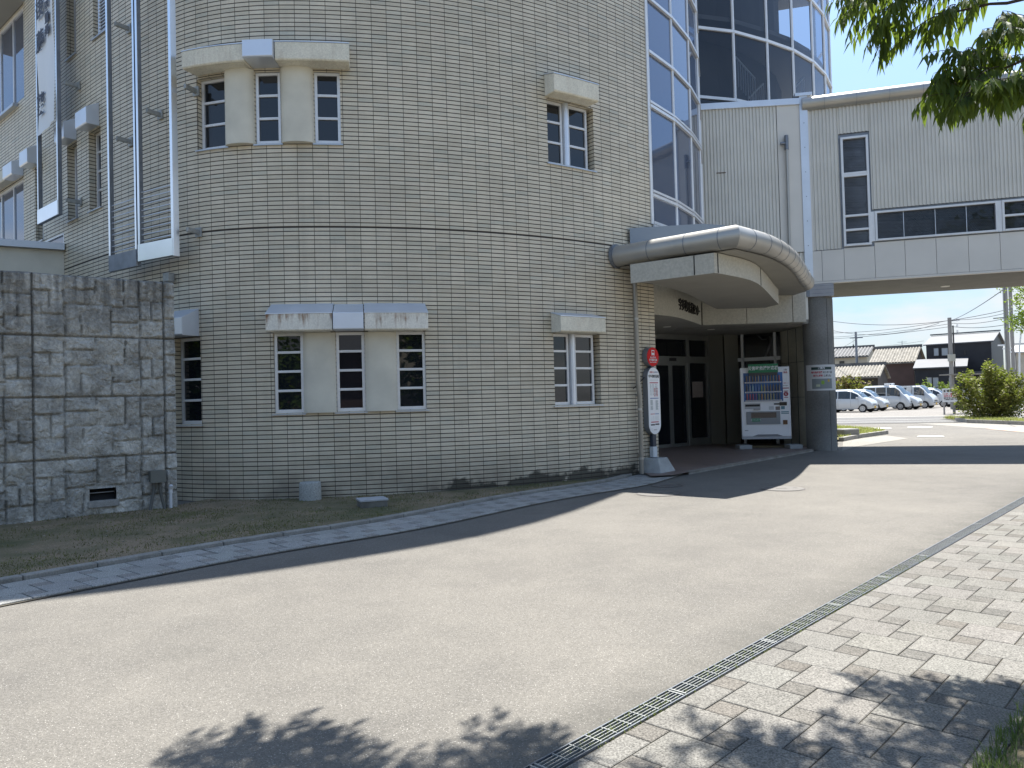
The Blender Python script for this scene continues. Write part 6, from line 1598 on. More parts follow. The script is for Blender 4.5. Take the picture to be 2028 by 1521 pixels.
def clump(mb, c, r, n, ln, wd_, rr, down=.6, flat=.6):
    c = Vector(c)
    for _ in range(n):
        v = Vector((rr.gauss(0, 1), rr.gauss(0, 1), rr.gauss(0, flat))); v = v.normalized() * (r * rr.random() ** .45) if v.length > .01 else Vector()
        v.z *= flat; d = v.normalized() * .8 + Vector((rr.uniform(-.6, .6), rr.uniform(-.6, .6), -down + rr.uniform(-.5, .3)))
        leaf(mb, c + v, d, ln * rr.uniform(.65, 1.2), wd_ * rr.uniform(.75, 1.2), rr)
def qleaf(mb, p, sz, rr):
    a = Vector((rr.uniform(-1, 1), rr.uniform(-1, 1), rr.uniform(-.6, .6))).normalized(); b_ = a.cross(Vector((rr.uniform(-1, 1), rr.uniform(-1, 1), rr.uniform(-1, 1)))).normalized()
    p = Vector(p); mb.face((p - a * sz * .5, p - b_ * sz * .28, p + a * sz * .6, p + b_ * sz * .28))

# ---- the near tree: branch tips hang into the top right corner; the crown above throws the shadows in the foreground
def leafspray(mb, tw, p0, p1, rr, n_tw=7, ln=.10, wd_=.030, spread=.34, leafgap=.036):
    """side twigs along a branch, each hung with drooping pointed leaves"""
    p0, p1 = Vector(p0), Vector(p1); ax = (p1 - p0)
    for k in range(n_tw):
        f = (k + .5 + rr.uniform(-.3, .3)) / n_tw; b_ = p0.lerp(p1, f); side = ax.cross(Vector((0, 0, 1))).normalized() * (1 if k % 2 else -1)
        d = (side * rr.uniform(.5, 1.1) + ax.normalized() * rr.uniform(.2, .9) + Vector((0, 0, rr.uniform(-.45, .15)))).normalized(); L_ = spread * rr.uniform(.55, 1.15)
        pts = [b_]; 
        for j in range(1, 6): pts.append(pts[-1] + d * (L_ / 5)); d = (d + Vector((0, 0, -.10))).normalized()
        tw.tube(pts, .0035, 5, cap=False, r2=.0012)
        m_ = int(L_ / leafgap)
        for j in range(m_ + 1):
            t = j / m_ * 4.999; i = int(t); q = pts[i].lerp(pts[i + 1], t - i); dd = (pts[i + 1] - pts[i]).normalized(); sd = dd.cross(Vector((0, 0, 1))).normalized() * (1 if j % 2 else -1)
            ld = sd * rr.uniform(.3, .8) + dd * rr.uniform(.3, .9) + Vector((0, 0, -rr.uniform(.4, 1.3)))
            leaf(mb, q, ld, ln * rr.uniform(.7, 1.2), wd_ * rr.uniform(.8, 1.2), rr, droop=.8)
TX, TY = 4.75, 2.2
near = thing('street_tree', 'large leafy tree whose dark branches hang into the upper right corner', 'tree', (TX, TY, 0))
rr = random.Random(31)
lf, tw, tk = MB(), MB(), MB()
fork = Vector((TX - .05, TY + .05, 2.6))
tk.tube([(TX, TY, -.05), (TX + .02, TY, 1.2), fork], [.17, .13, .11], 14)
def vis(px, py, D): return depth_pt(px, py, D)
branches = []
def limb(a, b, r0_, r1_, sag=0.0, n=8, wob=.05):
    a, b = Vector(a), Vector(b); pts = []
    for k in range(n + 1):
        t = k / n; p = a.lerp(b, t) + Vector((rr.uniform(-wob, wob), rr.uniform(-wob, wob), math.sin(math.pi * t) * sag)) * (0 if k in (0, n) else 1); pts.append(p)
    tk.tube(pts, r0_, 8, r2=r1_); return pts
# visible twigs: (start px,py,depth) -> (end px,py,depth)
v1 = limb(fork, vis(2080, -10, 4.6), .06, .02, .5); v1b = limb(v1[-1], vis(1850, 28, 4.9), .013, .005, 0, 6, .02)
v2 = limb(fork, vis(2090, 100, 4.5), .05, .018, .3); v2b = limb(v2[-1], vis(1930, 165, 4.8), .012, .004, .02, 6, .02)
v3 = limb(fork, vis(2000, -130, 4.8), .06, .02, .4); v3b = limb(v3[-1], vis(1720, -35, 5.1), .014, .004, .05, 6, .02)
def spray_px(x0, y0, D0, x1, y1, D1, n=7, sp=.30): leafspray(lf, tw, vis(x0, y0, D0), vis(x1, y1, D1), rr, n, spread=sp, leafgap=.021)
for a_ in ((1985, -20, 4.8, 1860, 20, 4.9, 9, .30), (1900, -25, 5.0, 1760, 12, 5.1, 10, .32), (1800, -35, 5.1, 1700, 8, 5.2, 9, .28), (1790, -20, 4.9, 1745, 45, 5.0, 8, .26), (1740, -30, 5.2, 1680, 0, 5.3, 7, .22),
           (1975, 90, 4.7, 1880, 112, 4.8, 10, .28), (2040, 60, 4.6, 1960, 60, 4.7, 8, .26), (1990, 130, 4.7, 1870, 150, 4.8, 11, .30), (2060, 150, 4.6, 1930, 172, 4.7, 12, .30), (2000, 165, 4.5, 1880, 190, 4.7, 10, .22),
           (2080, 160, 4.5, 1990, 158, 4.6, 8, .28), (2060, 40, 4.7, 2000, 30, 4.8, 7, .28), (1900, 0, 5.1, 1830, 45, 5.0, 8, .24), (2060, 105, 4.8, 1930, 118, 4.9, 10, .26), (2100, 190, 4.5, 2020, 180, 4.6, 7, .2), (1960, 120, 4.9, 1860, 168, 4.8, 9, .25)):
    spray_px(*a_)
# crown above the frame, placed by where its shade falls in the photograph
Ls = 1 / math.tan(SUN_EL)
def over(px, py, z):
    g = gz(px, py); L_ = z * Ls; return Vector((g.x + math.sin(SUN_AZ) * L_, g.y + math.cos(SUN_AZ) * L_, z))
sh = [(345, 1530, 5.0), (400, 1500, 4.9), (450, 1500, 4.9), (500, 1530, 5.0), (570, 1480, 4.8), (600, 1500, 4.9), (650, 1500, 4.9), (700, 1520, 5.0), (560, 1540, 5.1), (430, 1560, 5.2), (640, 1560, 5.2), (585, 1462, 4.7), (470, 1478, 4.8),
      (960, 1485, 4.8), (1010, 1462, 4.8), (1060, 1490, 4.8), (920, 1525, 5.0), (1050, 1530, 5.1), (990, 1550, 5.2), (1120, 1570, 5.3), (870, 1560, 5.3),
      (1450, 1490, 4.9), (1530, 1485, 4.8), (1610, 1510, 4.9), (1690, 1480, 4.7), (1500, 1545, 5.1), (1640, 1550, 5.2), (1740, 1520, 5.0), (1390, 1560, 5.3), (1430, 1475, 5.0),
      (1830, 1450, 4.6), (1890, 1425, 4.5), (1950, 1440, 4.6), (1880, 1490, 4.8), (1960, 1500, 4.9), (1820, 1530, 5.0), (1300, 1590, 5.4), (1900, 1410, 4.6)]
for (x_, y_, z_) in sh:
    c = over(x_, y_, z_); a = rr.uniform(0, 6.28); d = (fork + Vector((0, 0, 1.6)) - c); d.z *= .3; d.normalize()
    leafspray(lf, tw, c + d * .35 + Vector((0, 0, .1)), c - d * .12, rr, 6, ln=.115, wd_=.040, spread=.24, leafgap=.028)
    leafspray(lf, tw, c + d * .3 + Vector((0, 0, .22)), c - d * .05 + Vector((0, 0, .12)), rr, 5, ln=.115, wd_=.040, spread=.22, leafgap=.030)
    limb(fork.lerp(c, .55) + Vector((0, 0, .5)), c + Vector((0, 0, .06)), .016, .005, .05, 6, .06)
for tgt in (over(500, 1530, 5.1), over(1000, 1540, 5.2), over(1600, 1540, 5.1), over(1900, 1440, 4.6), Vector((3.5, -1.5, 5.5)), Vector((7, 1, 5.6)), Vector((6.5, 4.2, 5.4)), Vector((0, -.5, 5.8))): limb(fork, tgt + Vector((0, 0, .25)), .075, .018, .55, 10, .10)
# the rest of the crown, above and behind the viewer
for _ in range(150):
    a = rr.uniform(0, 6.28); r_ = 4.4 * math.sqrt(rr.random()); x_, y_ = TX - .8 + r_ * math.cos(a), TY - .6 + r_ * math.sin(a) * .85; z_ = 4.7 + rr.random() ** .7 * (2.8 - .35 * r_)
    # keep its shade and its leaves out of the photographed ground and frame
    gx, gy = x_ - math.sin(SUN_AZ) * Ls * z_, y_ - math.cos(SUN_AZ) * Ls * z_
    if gy > 2.2 + (0.5 if gx < -3 else 0): continue
    if y_ > .2 and z_ < 1.45 + .62 * y_ + .45: continue
    clump(lf, (x_, y_, z_), rr.uniform(.35, .55), 46, .12, .04, rr, .7, .6)
lf.build('leaves', MLEAF, near); tw.build('twigs', MBARK, near); tk.build('trunk', MBARK, near, smooth=True)

# ---- bush beside the parking sign
def bush(name, label, c, rx, ry, h, n, sz, m, cat='bush', seed=5, stems=8, lump=1.0):
    rr = random.Random(seed); t = thing(name, label, cat, c); mb = MB(); st = MB(); c = Vector(c)
    tips = []
    for k in range(stems * 4):
        a = rr.uniform(0, 6.28); f = rr.random() ** .5; hh = h * (1 - .35 * f ** 2) * rr.uniform(.72, 1.06)
        b0_ = c + Vector((rx * .35 * f * math.cos(a), ry * .35 * f * math.sin(a), 0)); b1_ = c + Vector((rx * f * math.cos(a), ry * f * math.sin(a), hh)); tips.append((b0_, b1_))
        st.tube([b0_, b0_.lerp(b1_, .5) + Vector((rr.uniform(-.06, .06), rr.uniform(-.06, .06), 0)), b1_], .018, 5, r2=.006)
    for _ in range(n):
        b0_, b1_ = rr.choice(tips); f = rr.random() ** .75; p = b0_.lerp(b1_, .05 + .97 * f); s_ = (.25 + .12 * math.sin(f * 7)) * (rx + ry) / 2 * .55 * lump
        qleaf(mb, p + Vector((rr.gauss(0, s_), rr.gauss(0, s_), rr.gauss(0, s_ * .6))) * (1.1 - .75 * f ** 3), sz * rr.uniform(.6, 1.3), rr)
    for i_, v in enumerate(mb.v):
        if v[2] < .02: mb.v[i_] = (v[0], v[1], .02)
    st.build('stems', MBARK, t); mb.build('foliage', m, t); return t
bb = gz(1990, 835); bush('bush', 'big yellow-green bush hiding the end of the parking sign', (bb.x, bb.y + 1.0, 0), 1.75, 1.2, 2.55, 12500, .12, MLEAFY, seed=5)
bush('bush', 'reddish bush behind the first white car', tuple(depth_pt(1685, 771, 68).xy) + (0,), 2.2, 1.2, 3.1, 2600, .24, MLEAFR, seed=6)
bush('bush', 'small light green bush in front of the black house, left of its pole', tuple(depth_pt(1833, 768, 72).xy) + (0,), .9, .8, 2.6, 900, .2, MLEAFG, seed=8)
bush('bush', 'small light green bush in front of the black house, next to its pole', tuple(depth_pt(1872, 768, 72).xy) + (0,), .9, .8, 2.4, 900, .2, MLEAFG, seed=9)
# leafy tree at the right edge under the bridge
t2c = depth_pt(2036, 800, 36); t2 = thing('tree', 'bright green tree at the right edge beside the tall poles', 'tree', (t2c.x + .6, t2c.y, 0)); rr = random.Random(44); mb = MB(); tk2 = MB()
tk2.tube([(t2c.x + .6, t2c.y, 0), (t2c.x + .5, t2c.y, 3), (t2c.x + .7, t2c.y, 6.5)], .14, 10, r2=.05)
for _ in range(95):
    px_, py_ = rr.uniform(1990, 2150), rr.uniform(560, 665); 
    if px_ < 2016 and 612 < py_ < 636: continue
    c = depth_pt(px_, py_ - 10, t2c.y + rr.uniform(-1.1, 1.1)); 
    for _ in range(60): qleaf(mb, c + Vector((rr.gauss(0, .2), rr.gauss(0, .2), rr.gauss(0, .16))), .13 * rr.uniform(.6, 1.3), rr)
for _ in range(14):
    c = depth_pt(rr.uniform(2000, 2120), rr.uniform(580, 650), t2c.y); tk2.tube([(t2c.x + .6, t2c.y, c.z - .8), c], .03, 5, r2=.01)
tk2.build('trunk', MBARK, t2, smooth=True); mb.build('leaves', MLEAFG, t2)
# planting bed with kerb in front of the bush, and the small bed by the pillar
def kerb_line(pts, w_=.16, h_=.15, m=MKERB):
    mb = MB()
    for a_, b_ in zip(pts, pts[1:]): mb.bar((a_.x, a_.y, h_ / 2), (b_.x, b_.y, h_ / 2), w_, h_)
    o = mb.build('kerb', m, None); tag(o, kind='structure')
k1 = [gz(1895, 833.5), gz(1920, 837.5), gz(1965, 839.5), gz(2028, 842), gz(2120, 845)]; kerb_line(k1)
sheet('planting_bed', [(k1[0].x, k1[0].y + .1)] + [(p.x, p.y + .05) for p in k1[1:]] + [(k1[-1].x + 1, k1[-1].y + 3.5), (k1[0].x + .6, k1[0].y + 2.5)], .05, mat('dry_grass_soil', (.16, .145, .06), .95, nz=.4, nscale=3))
k2 = [gz(1666, 874.5), gz(1700, 867.5), gz(1755, 859.5), gz(1742, 855.5), gz(1690, 850.5), gz(1640, 847)]; kerb_line(k2[:3], .15, .12); kerb_line(k2[2:], .12, .08, MCONC_G)
sheet('planting_bed', [(p.x, p.y) for p in k2] + [(k2[-1].x - 4, k2[-1].y - 1), (7.6, 22)], .06, MATS['dry_grass_soil'])
def bedA(rr):
    while True:
        x_, y_ = rr.uniform(7.8, 13.2), rr.uniform(21.5, 31)
        if pip(x_, y_, [(p.x, p.y) for p in k2]): return x_, y_, .055
blades('bed_grass', bedA, 4200, .04, .14, MGRASSY, 51, wid=.012, lean=1.0, label='yellow-green grass in the small bed behind the pillar', cat='grass')
bedp = [(p.x, p.y + .1) for p in k1] + [(k1[-1].x + 1, k1[-1].y + 3), (k1[0].x + .6, k1[0].y + 2.2)]
def bedB(rr):
    while True:
        x_, y_ = rr.uniform(18, 26), rr.uniform(29, 38)
        if pip(x_, y_, bedp): return x_, y_, .05
blades('bed_grass', bedB, 3800, .06, .22, MGRASSY, 52, wid=.014, lean=1.0, label='dry light grass along the kerb in front of the big bush', cat='grass')
# stone in the bed by the pillar
c = gz(1676, 868.5); mb = MB(); mb.box((c.x, c.y, .16), (.62, .5, .30), .3); o = mb.build('edging_stone', MPILLAR, None, bevel=.04); tag(o, 'squat brown stone block in the bed just right of the pillar', 'stone block')

# ================================================================ CARS
MCARW = mat('white_car_paint', (.50, .52, .53), .18, coat=1.0); MTYRE = mat('tyre_rubber', (.015, .015, .016), .8); MRIM = mat('wheel_rim', (.42, .43, .45), .3, metal=.7)
MCGL = mat('car_glass', (.012, .016, .02), .02, spec=.9); MWSG = mat('windscreen_glass', (.05, .075, .10), .02, spec=1.0, metal=.2); MLENS = mat('headlight_lens', (.60, .64, .68), .08, metal=.5); MPLATE = mat('yellow_plate', (.55, .34, .04), .5)
def make_car(kind, label, paint=MCARW, plate=MPLATE, group='white vehicles in the car park'):
    """x forward, origin on the ground at mid-length"""
    SP = {  # stations: x, bottom, belt, top, half width belt, half width roof
      'kei': dict(L=3.4, st=[(-1.70, .30, .75, .80, .66, .60), (-1.66, .24, .92, 1.05, .70, .58), (-1.52, .22, .95, 1.52, .73, .60), (-1.0, .22, .96, 1.63, .74, .61), (.0, .22, .94, 1.64, .74, .61), (.35, .22, .93, 1.58, .74, .60), (.75, .22, .92, 1.36, .74, .58), (1.05, .22, .90, 1.06, .73, .60), (1.35, .23, .84, .93, .72, .64), (1.58, .25, .70, .80, .68, .62), (1.68, .28, .52, .62, .60, .56), (1.71, .32, .45, .50, .55, .5)],
                  win=[(-1.42, -.62), (-.55, .28), (.34, .82)], ws=(.36, 1.08), wx=(1.12, -1.18), hl=(1.50, .66)),
      'van': dict(L=3.4, st=[(-1.70, .30, .95, 1.05, .70, .62), (-1.66, .24, 1.05, 1.72, .72, .64), (-1.50, .22, 1.06, 1.88, .73, .66), (.0, .22, 1.05, 1.90, .74, .66), (.72, .22, 1.03, 1.84, .74, .64), (.98, .22, 1.0, 1.62, .74, .62), (1.28, .22, .98, 1.20, .73, .66), (1.48, .22, .88, 1.02, .72, .68), (1.62, .24, .70, .82, .70, .66), (1.70, .28, .5, .60, .66, .62), (1.72, .32, .42, .5, .6, .56)],
                  win=[(-1.45, -.72), (-.64, .06), (.14, 1.06)], ws=(.74, 1.30), wx=(1.08, -1.12), hl=(1.55, .74))}
    S = SP['van' if kind in ('van', 'truck') else 'kei']
    t = thing({'kei': 'parked_car', 'van': 'parked_van', 'truck': 'parked_truck'}[kind], label, {'kei': 'car', 'van': 'van', 'truck': 'truck'}[kind], (0, 0, 0), group)
    st = S['st']
    if kind == 'truck': st = [s_ for s_ in st if s_[0] > .05]; st = [(.18, .35, 1.05, 1.3, .72, .64), (.2, .3, 1.05, 1.84, .73, .65)] + [s_ for s_ in st if s_[0] > .3]
    def ring_(s_):
        x_, zb_, zl, zt_, wb_, wr_ = s_; h_ = zt_ - zl
        return [(x_, -wb_ * .93, zb_), (x_, -wb_, zb_ + .14), (x_, -wb_, zl - .02), (x_, -wb_ * .985, zl), (x_, -wr_ - (wb_ - wr_) * .18, zl + h_ * .84), (x_, -wr_ * .86, zt_ - h_ * .03), (x_, 0, zt_ + .012), (x_, wr_ * .86, zt_ - h_ * .03), (x_, wr_ + (wb_ - wr_) * .18, zl + h_ * .84), (x_, wb_ * .985, zl), (x_, wb_, zl - .02), (x_, wb_, zb_ + .14), (x_, wb_ * .93, zb_)]
    mb = MB(); RG = [ring_(s_) for s_ in st]; n = len(RG[0])
    for A_r, B_r in zip(RG, RG[1:]):
        for k in range(n): mb.quad(A_r[k], B_r[k], B_r[(k + 1) % n], A_r[(k + 1) % n])
    mb.face(RG[0]); mb.face(RG[-1]); body = mb.build('body', paint, t, smooth=True, weld=True)
    def inter(x_):
        for a, b in zip(st, st[1:]):
            if a[0] <= x_ <= b[0]: f = (x_ - a[0]) / (b[0] - a[0]); return [p + (q - p) * f for p, q in zip(a, b)]
        return st[-1]
    def sidept(x_, f, sgn, o=.008):
        _, zb_, zl, zt_, wb_, wr_ = inter(x_); h_ = zt_ - zl; z = zl + .02 + (h_ * .84 - .05) * f; w0_, w1_ = wb_ * .985, wr_ + (wb_ - wr_) * .18
        return (x_, sgn * (w0_ + (w1_ - w0_) * ((z - zl) / (h_ * .84)) + o), z)
    for sgn in (-1, 1):
        for (a, b) in S['win']:
            if kind == 'truck' and a < .1: continue
            mb = MB(); xs = [a + (b - a) * k / 5 for k in range(6)]
            for p, q in zip(xs, xs[1:]): mb.quad(sidept(p, .03, sgn), sidept(q, .03, sgn), sidept(q, 1, sgn), sidept(p, 1, sgn))
            mb.build('side_window', MCGL, body)
        # door seams and handle
        mb = MB()
        for x_ in [w_[0] - .03 for w_ in S['win'][1:]] + [S['win'][-1][1] + .02]:
            if kind == 'truck' and x_ < .3: continue
            s_ = inter(x_); mb.box((x_, sgn * (s_[4] + .001), (s_[1] + s_[2]) / 2 + .05), (.008, .006, s_[2] - s_[1] - .25))
        mb.build('door_seam', MBLACK, body)
        if kind != 'truck':
            mb = MB(); mb.box((S['win'][1][0] + .1, sgn * .755, .86), (.15, .03, .035)); mb.build('door_handle', paint, body)
        mb = MB(); x_ = S['win'][-1][1] - .02; mb.box((x_, sgn * .83, 1.02 if kind == 'kei' else 1.12), (.12, .16, .13 if kind == 'kei' else .2)); mb.build('wing_mirror', paint if kind == 'kei' else MBLACK, t, bevel=.03)
        mb = MB(); x_, z_ = S['hl']; s_ = inter(x_)
        mb.hexa([(x_ - .18, sgn * (s_[4] + .012), z_ - .06), (x_ + .10, sgn * (s_[4] - .08), z_ - .09), (x_ + .07, sgn * .34, z_ - .08), (x_ - .15, sgn * .34, z_ - .08),
                 (x_ - .28, sgn * (s_[4] + .008), z_ + .10), (x_ + .0, sgn * (s_[4] - .09), z_ + .11), (x_ + .0, sgn * .36, z_ + .10), (x_ - .2, sgn * .36, z_ + .10)]); mb.build('headlight', MLENS, t, bevel=.015)
        for wx in ((S['wx'][0], S['wx'][1]) if True else ()):
            R_w = .275
            mb = MB(); mb.tube([(wx, sgn * .60, R_w), (wx, sgn * .745, R_w)], R_w, 28); mb.build('wheel', MTYRE, t)
            wh = t.children[-1] if False else bpy.data.objects[-1]
            wh = [o for o in t.children if o.name.startswith('wheel')][-1]
            mb = MB(); mb.tube([(wx, sgn * .745, R_w), (wx, sgn * .752, R_w)], .185, 24); mb.build('rim', MRIM, wh)
            mb = MB()
            for k in range(7): a = 2 * math.pi * k / 7; mb.box((wx + .11 * math.cos(a), sgn * .754, R_w + .11 * math.sin(a)), (.045, .004, .045))
            mb.build('rim_hole', MBLACK, wh)
            mb = MB()   # dark arch behind the wheel
            s_ = inter(wx); ring2 = [(wx + .335 * math.cos(a), sgn * (s_[4] + .003), max(s_[1], R_w + .335 * math.sin(a))) for a in [math.pi * k / 14 for k in range(15)]]
            mb.face(ring2 + [(wx - .335, sgn * (s_[4] + .003), s_[1]), (wx + .335, sgn * (s_[4] + .003), s_[1])]); mb.build('wheel_arch', MBLACK, body)
    # windscreen
    a, b = S['ws']; mb = MB(); xs = [a + (b - a) * k / 5 for k in range(6)]
    for p, q in zip(xs, xs[1:]):
        sp_, sq = inter(p), inter(q)
        for y0_, y1_ in ((-1, -.3), (-.3, .3), (.3, 1)):
            def tp_(s_, y_): return (s_[0] + .012, y_ * s_[5] * .86, s_[3] + .012 - abs(y_) ** 2 * .02)
            mb.quad(tp_(sp_, y0_), tp_(sp_, y1_), tp_(sq, y1_), tp_(sq, y0_))
    mb.build('windscreen', MWSG, body, smooth=True)
    xf = st[-1][0]
    mb = MB(); mb.box((xf - .02, 0, .38), (.05, .34, .17)); mb.build('number_plate', plate, t)
    mb = MB(); mb.box((xf - .05, 0, .56 if kind == 'kei' else .62), (.08, .62, .07)); mb.box((xf - .06, 0, .30), (.10, 1.0, .08)); mb.build('grille', MBLACK, t)
    if kind == 'truck':
        mb = MB(); mb.box((-.78, 0, 1.18), (1.86, 1.44, 1.28)); mb.build('cargo_box', paint, t, bevel=.02)
        mb = MB(); mb.box((-.5, -.724, 1.35), (.55, .01, .62)); mb.build('box_window', MCGL, t)
        mb = MB(); mb.box((-.75, 0, .46), (1.85, 1.2, .12)); mb.build('chassis', MBLACK, t)
    return t
HC = -46
def park(t, fx, fy, kind_off=1.1):
    h_ = R(HC); t.rotation_euler.z = h_; t.location = (fx - kind_off * math.cos(h_), fy - kind_off * math.sin(h_), 0)
def place_px(t, px, py, yoff=-.72):
    """front right wheel's contact on pixel"""
    g = gz(px, py); h_ = R(HC); g = g - Vector((-math.sin(h_), math.cos(h_), 0)) * yoff; park(t, g.x, g.y)
c1 = make_car('kei', 'nearest white kei car with round wheel covers, partly behind the pillar'); place_px(c1, 1708, 817)
c2 = copy_tree(c1); c2['label'] = 'white kei car directly behind the nearest one'; place_px(c2, 1733, 814.5)
c3 = make_car('van', 'tall white van with white lamps on its roof rack'); place_px(c3, 1784, 812)
mb = MB()
for y_ in (-.45, .45): mb.box((.1, y_, 1.98), (.34, .24, .14))
mb.build('roof_lamp', MPWHITE, c3, world=False)
mb = MB()
for y_ in (-.45, .45):
    for x_ in (-.15, .35): mb.box((x_, y_, 1.93), (.04, .04, .14))
mb.build('lamp_foot', MBLACK, c3, world=False)
c4 = copy_tree(c1); c4['label'] = 'white kei car between the van and the small truck'; place_px(c4, 1800, 811.5)
c5 = make_car('truck', 'small white box truck with a square window in its box'); place_px(c5, 1832, 809)
c6 = copy_tree(c1); c6['label'] = 'white kei car behind the left post of the parking sign'; place_px(c6, 1868, 806.5)
MYEL = mat('yellow_car_paint', (.55, .36, .03), .2, coat=1.0)
# ================================================================ POLES, WIRES, SIGN
def pole(name, label, px, ybase, ytop, D, r0_, r1_, cat='utility pole', lean=0.0, m=None, group=None):
    a = depth_pt(px, ybase, D); b = depth_pt(px + lean, ytop, D); a.z = 0
    t = thing(name, label, cat, a, group); mb = MB(); mb.tube([(a.x, a.y, 0), (a.x, a.y, b.z)], r0_, 16, r2=r1_); mb.build('shaft', m or mat('pole_concrete', (.27, .26, .245), .8, nz=.12, nscale=1), t, smooth=True); return t, a, b.z
pA_, qA, zA = pole('utility_pole', 'grey concrete pole with a meter box in front of the black house', 1887, 800, 629, 56, .165, .13)
mb = MB(); zb_ = depth_pt(1884, 709, 56).z; mb.box((qA.x - .12, qA.y - .28, zb_), (.42, .3, .52)); mb.build('meter_box', mat('box_cream', (.36, .36, .31), .6), pA_, bevel=.01)
mb = MB(); mb.tube([(qA.x + .19, qA.y - .12, 0), (qA.x + .17, qA.y - .12, zA - .6)], .05, 8); mb.build('cable_conduit', MBLACK, pA_, smooth=True)
mb = MB(); mb.bar((qA.x, qA.y, zA - .25), (qA.x + .7, qA.y - .1, zA - .2), .06, .06); mb.build('bracket', MDKSTEEL, pA_)
for k in range(3): mb = MB(); mb.tube([(qA.x + .5, qA.y - .1, zA - .1 - k * .42), (qA.x + .5, qA.y - .1, zA - .28 - k * .42)], .06, 8); mb.build('insulator', MPWHITE, pA_, smooth=True)
pB_, qB, zB = pole('utility_pole', 'distant steel pole with one crossarm above the low tiled roof', 1700, 800, 657, 92, .17, .13, m=MDKSTEEL)
mb = MB(); zx = depth_pt(1700, 669, 92).z; mb.bar((qB.x - .75, qB.y, zx), (qB.x + .7, qB.y - .3, zx), .09, .11); mb.build('crossarm', MDKSTEEL, pB_)
mb = MB(); mb.tube([(qB.x - .35, qB.y, zx - .8), (qB.x - .35, qB.y, zx - 1.15)], .08, 8); mb.tube([(qB.x - .35, qB.y, zx), (qB.x - .35, qB.y, zx - .8)], .015, 5); mb.build('fuse', MBLACK, pB_)
pC_, qC, zC = pole('utility_pole', 'thick concrete pole left of the slimmer pole at the right edge', 2000, 800, 560, 44, .125, .115, group='poles at the right edge')
mb = MB(); zx = depth_pt(1990, 630, 44).z; mb.bar((qC.x - .75, qC.y, zx), (qC.x, qC.y, zx + .04), .05, .05); mb.build('crossarm', MBLACK, pC_)
mb = MB(); mb.tube([(qC.x - .15, qC.y - .05, 0), (qC.x - .15, qC.y - .05, 7.5)], .035, 8); mb.build('cable_conduit', MGALV, pC_, smooth=True)
pD_, qD, zD = pole('utility_pole', 'slimmer concrete pole just right of the thick one', 2010, 800, 560, 48, .115, .105, group='poles at the right edge')
mb = MB()
for k in range(3): z_ = depth_pt(2013, 683 + k * 7, 48).z; mb.bar((qD.x - .9 + k * .3, qD.y, z_), (qD.x - .2 + k * .1, qD.y, z_), .12, .09)
mb.build('street_lamp_heads', MPWHITE, pD_)
sl = thing('lamp_post', 'thin white leaning lamp post at the right edge', 'lamp post', (depth_pt(2019, 800, 40).x, 40, 0)); a = depth_pt(2019, 812, 40); b = depth_pt(2019, 688, 40); c = depth_pt(2026, 620, 40)
mb = MB(); mb.tube([(a.x, a.y, 0), b, c], .05, 10, r2=.035); mb.build('shaft', MPWHITE, sl, smooth=True); mb = MB(); mb.box((c.x + .1, c.y, c.z), (.5, .2, .14)); mb.build('lamp_head', MGRY, sl, bevel=.02)
MWIRE = mat('wire_black', (.06, .065, .075), .7)
def wire(ax, ay, aD, bx, by, bD, sag, r=.018, label='thin overhead wire crossing the sky'):
    A = depth_pt(ax, ay, aD); B_2 = depth_pt(bx, by, bD); pts = []
    for k in range(17): t = k / 16; p = A.lerp(B_2, t); p.z -= sag * 4 * t * (1 - t); pts.append(p)
    mb = MB(); mb.tube(pts, r, 5, cap=False); o = mb.build('overhead_wire', MWIRE, None, smooth=True); return tag(o, label, 'wire', 'overhead wires')
ws_ = [((1560, 617, 60, 2000, 612, 44, 1.0), 'highest overhead wire, sagging from the pillar to the thick pole'),
       ((1560, 656, 75, 1888, 633, 56, .5), 'overhead wire reaching the top of the meter-box pole'),
       ((1560, 668, 92, 1888, 640, 56, .4), 'second overhead wire below the top of the meter-box pole'),
       ((1560, 673, 92, 1888, 646, 56, .3), 'third overhead wire below the top of the meter-box pole'),
       ((1888, 633, 56, 2003, 617, 44, .15), 'upper wire from the meter-box pole to the thick pole'),
       ((1888, 640, 56, 1992, 630, 44, .15), 'middle wire from the meter-box pole to the dark crossarm'),
       ((1888, 647, 56, 2003, 641, 44, .15), 'lower wire from the meter-box pole to the thick pole'),
       ((1600, 640, 70, 1860, 640, 60, 1.0), 'wire dipping behind the others left of the meter-box pole'),
       ((1888, 633, 56, 1985, 575, 30, .1), 'steep wire rising from the meter-box pole to the bridge'),
       ((1700, 669, 92, 1600, 712, 92, .4), 'service wire dropping left from the distant crossarm'),
       ((1600, 690, 110, 1830, 675, 100, .4), 'lowest faint wire just above the roof ridges')]
for a_, lb_ in ws_: wire(*a_, label=lb_)
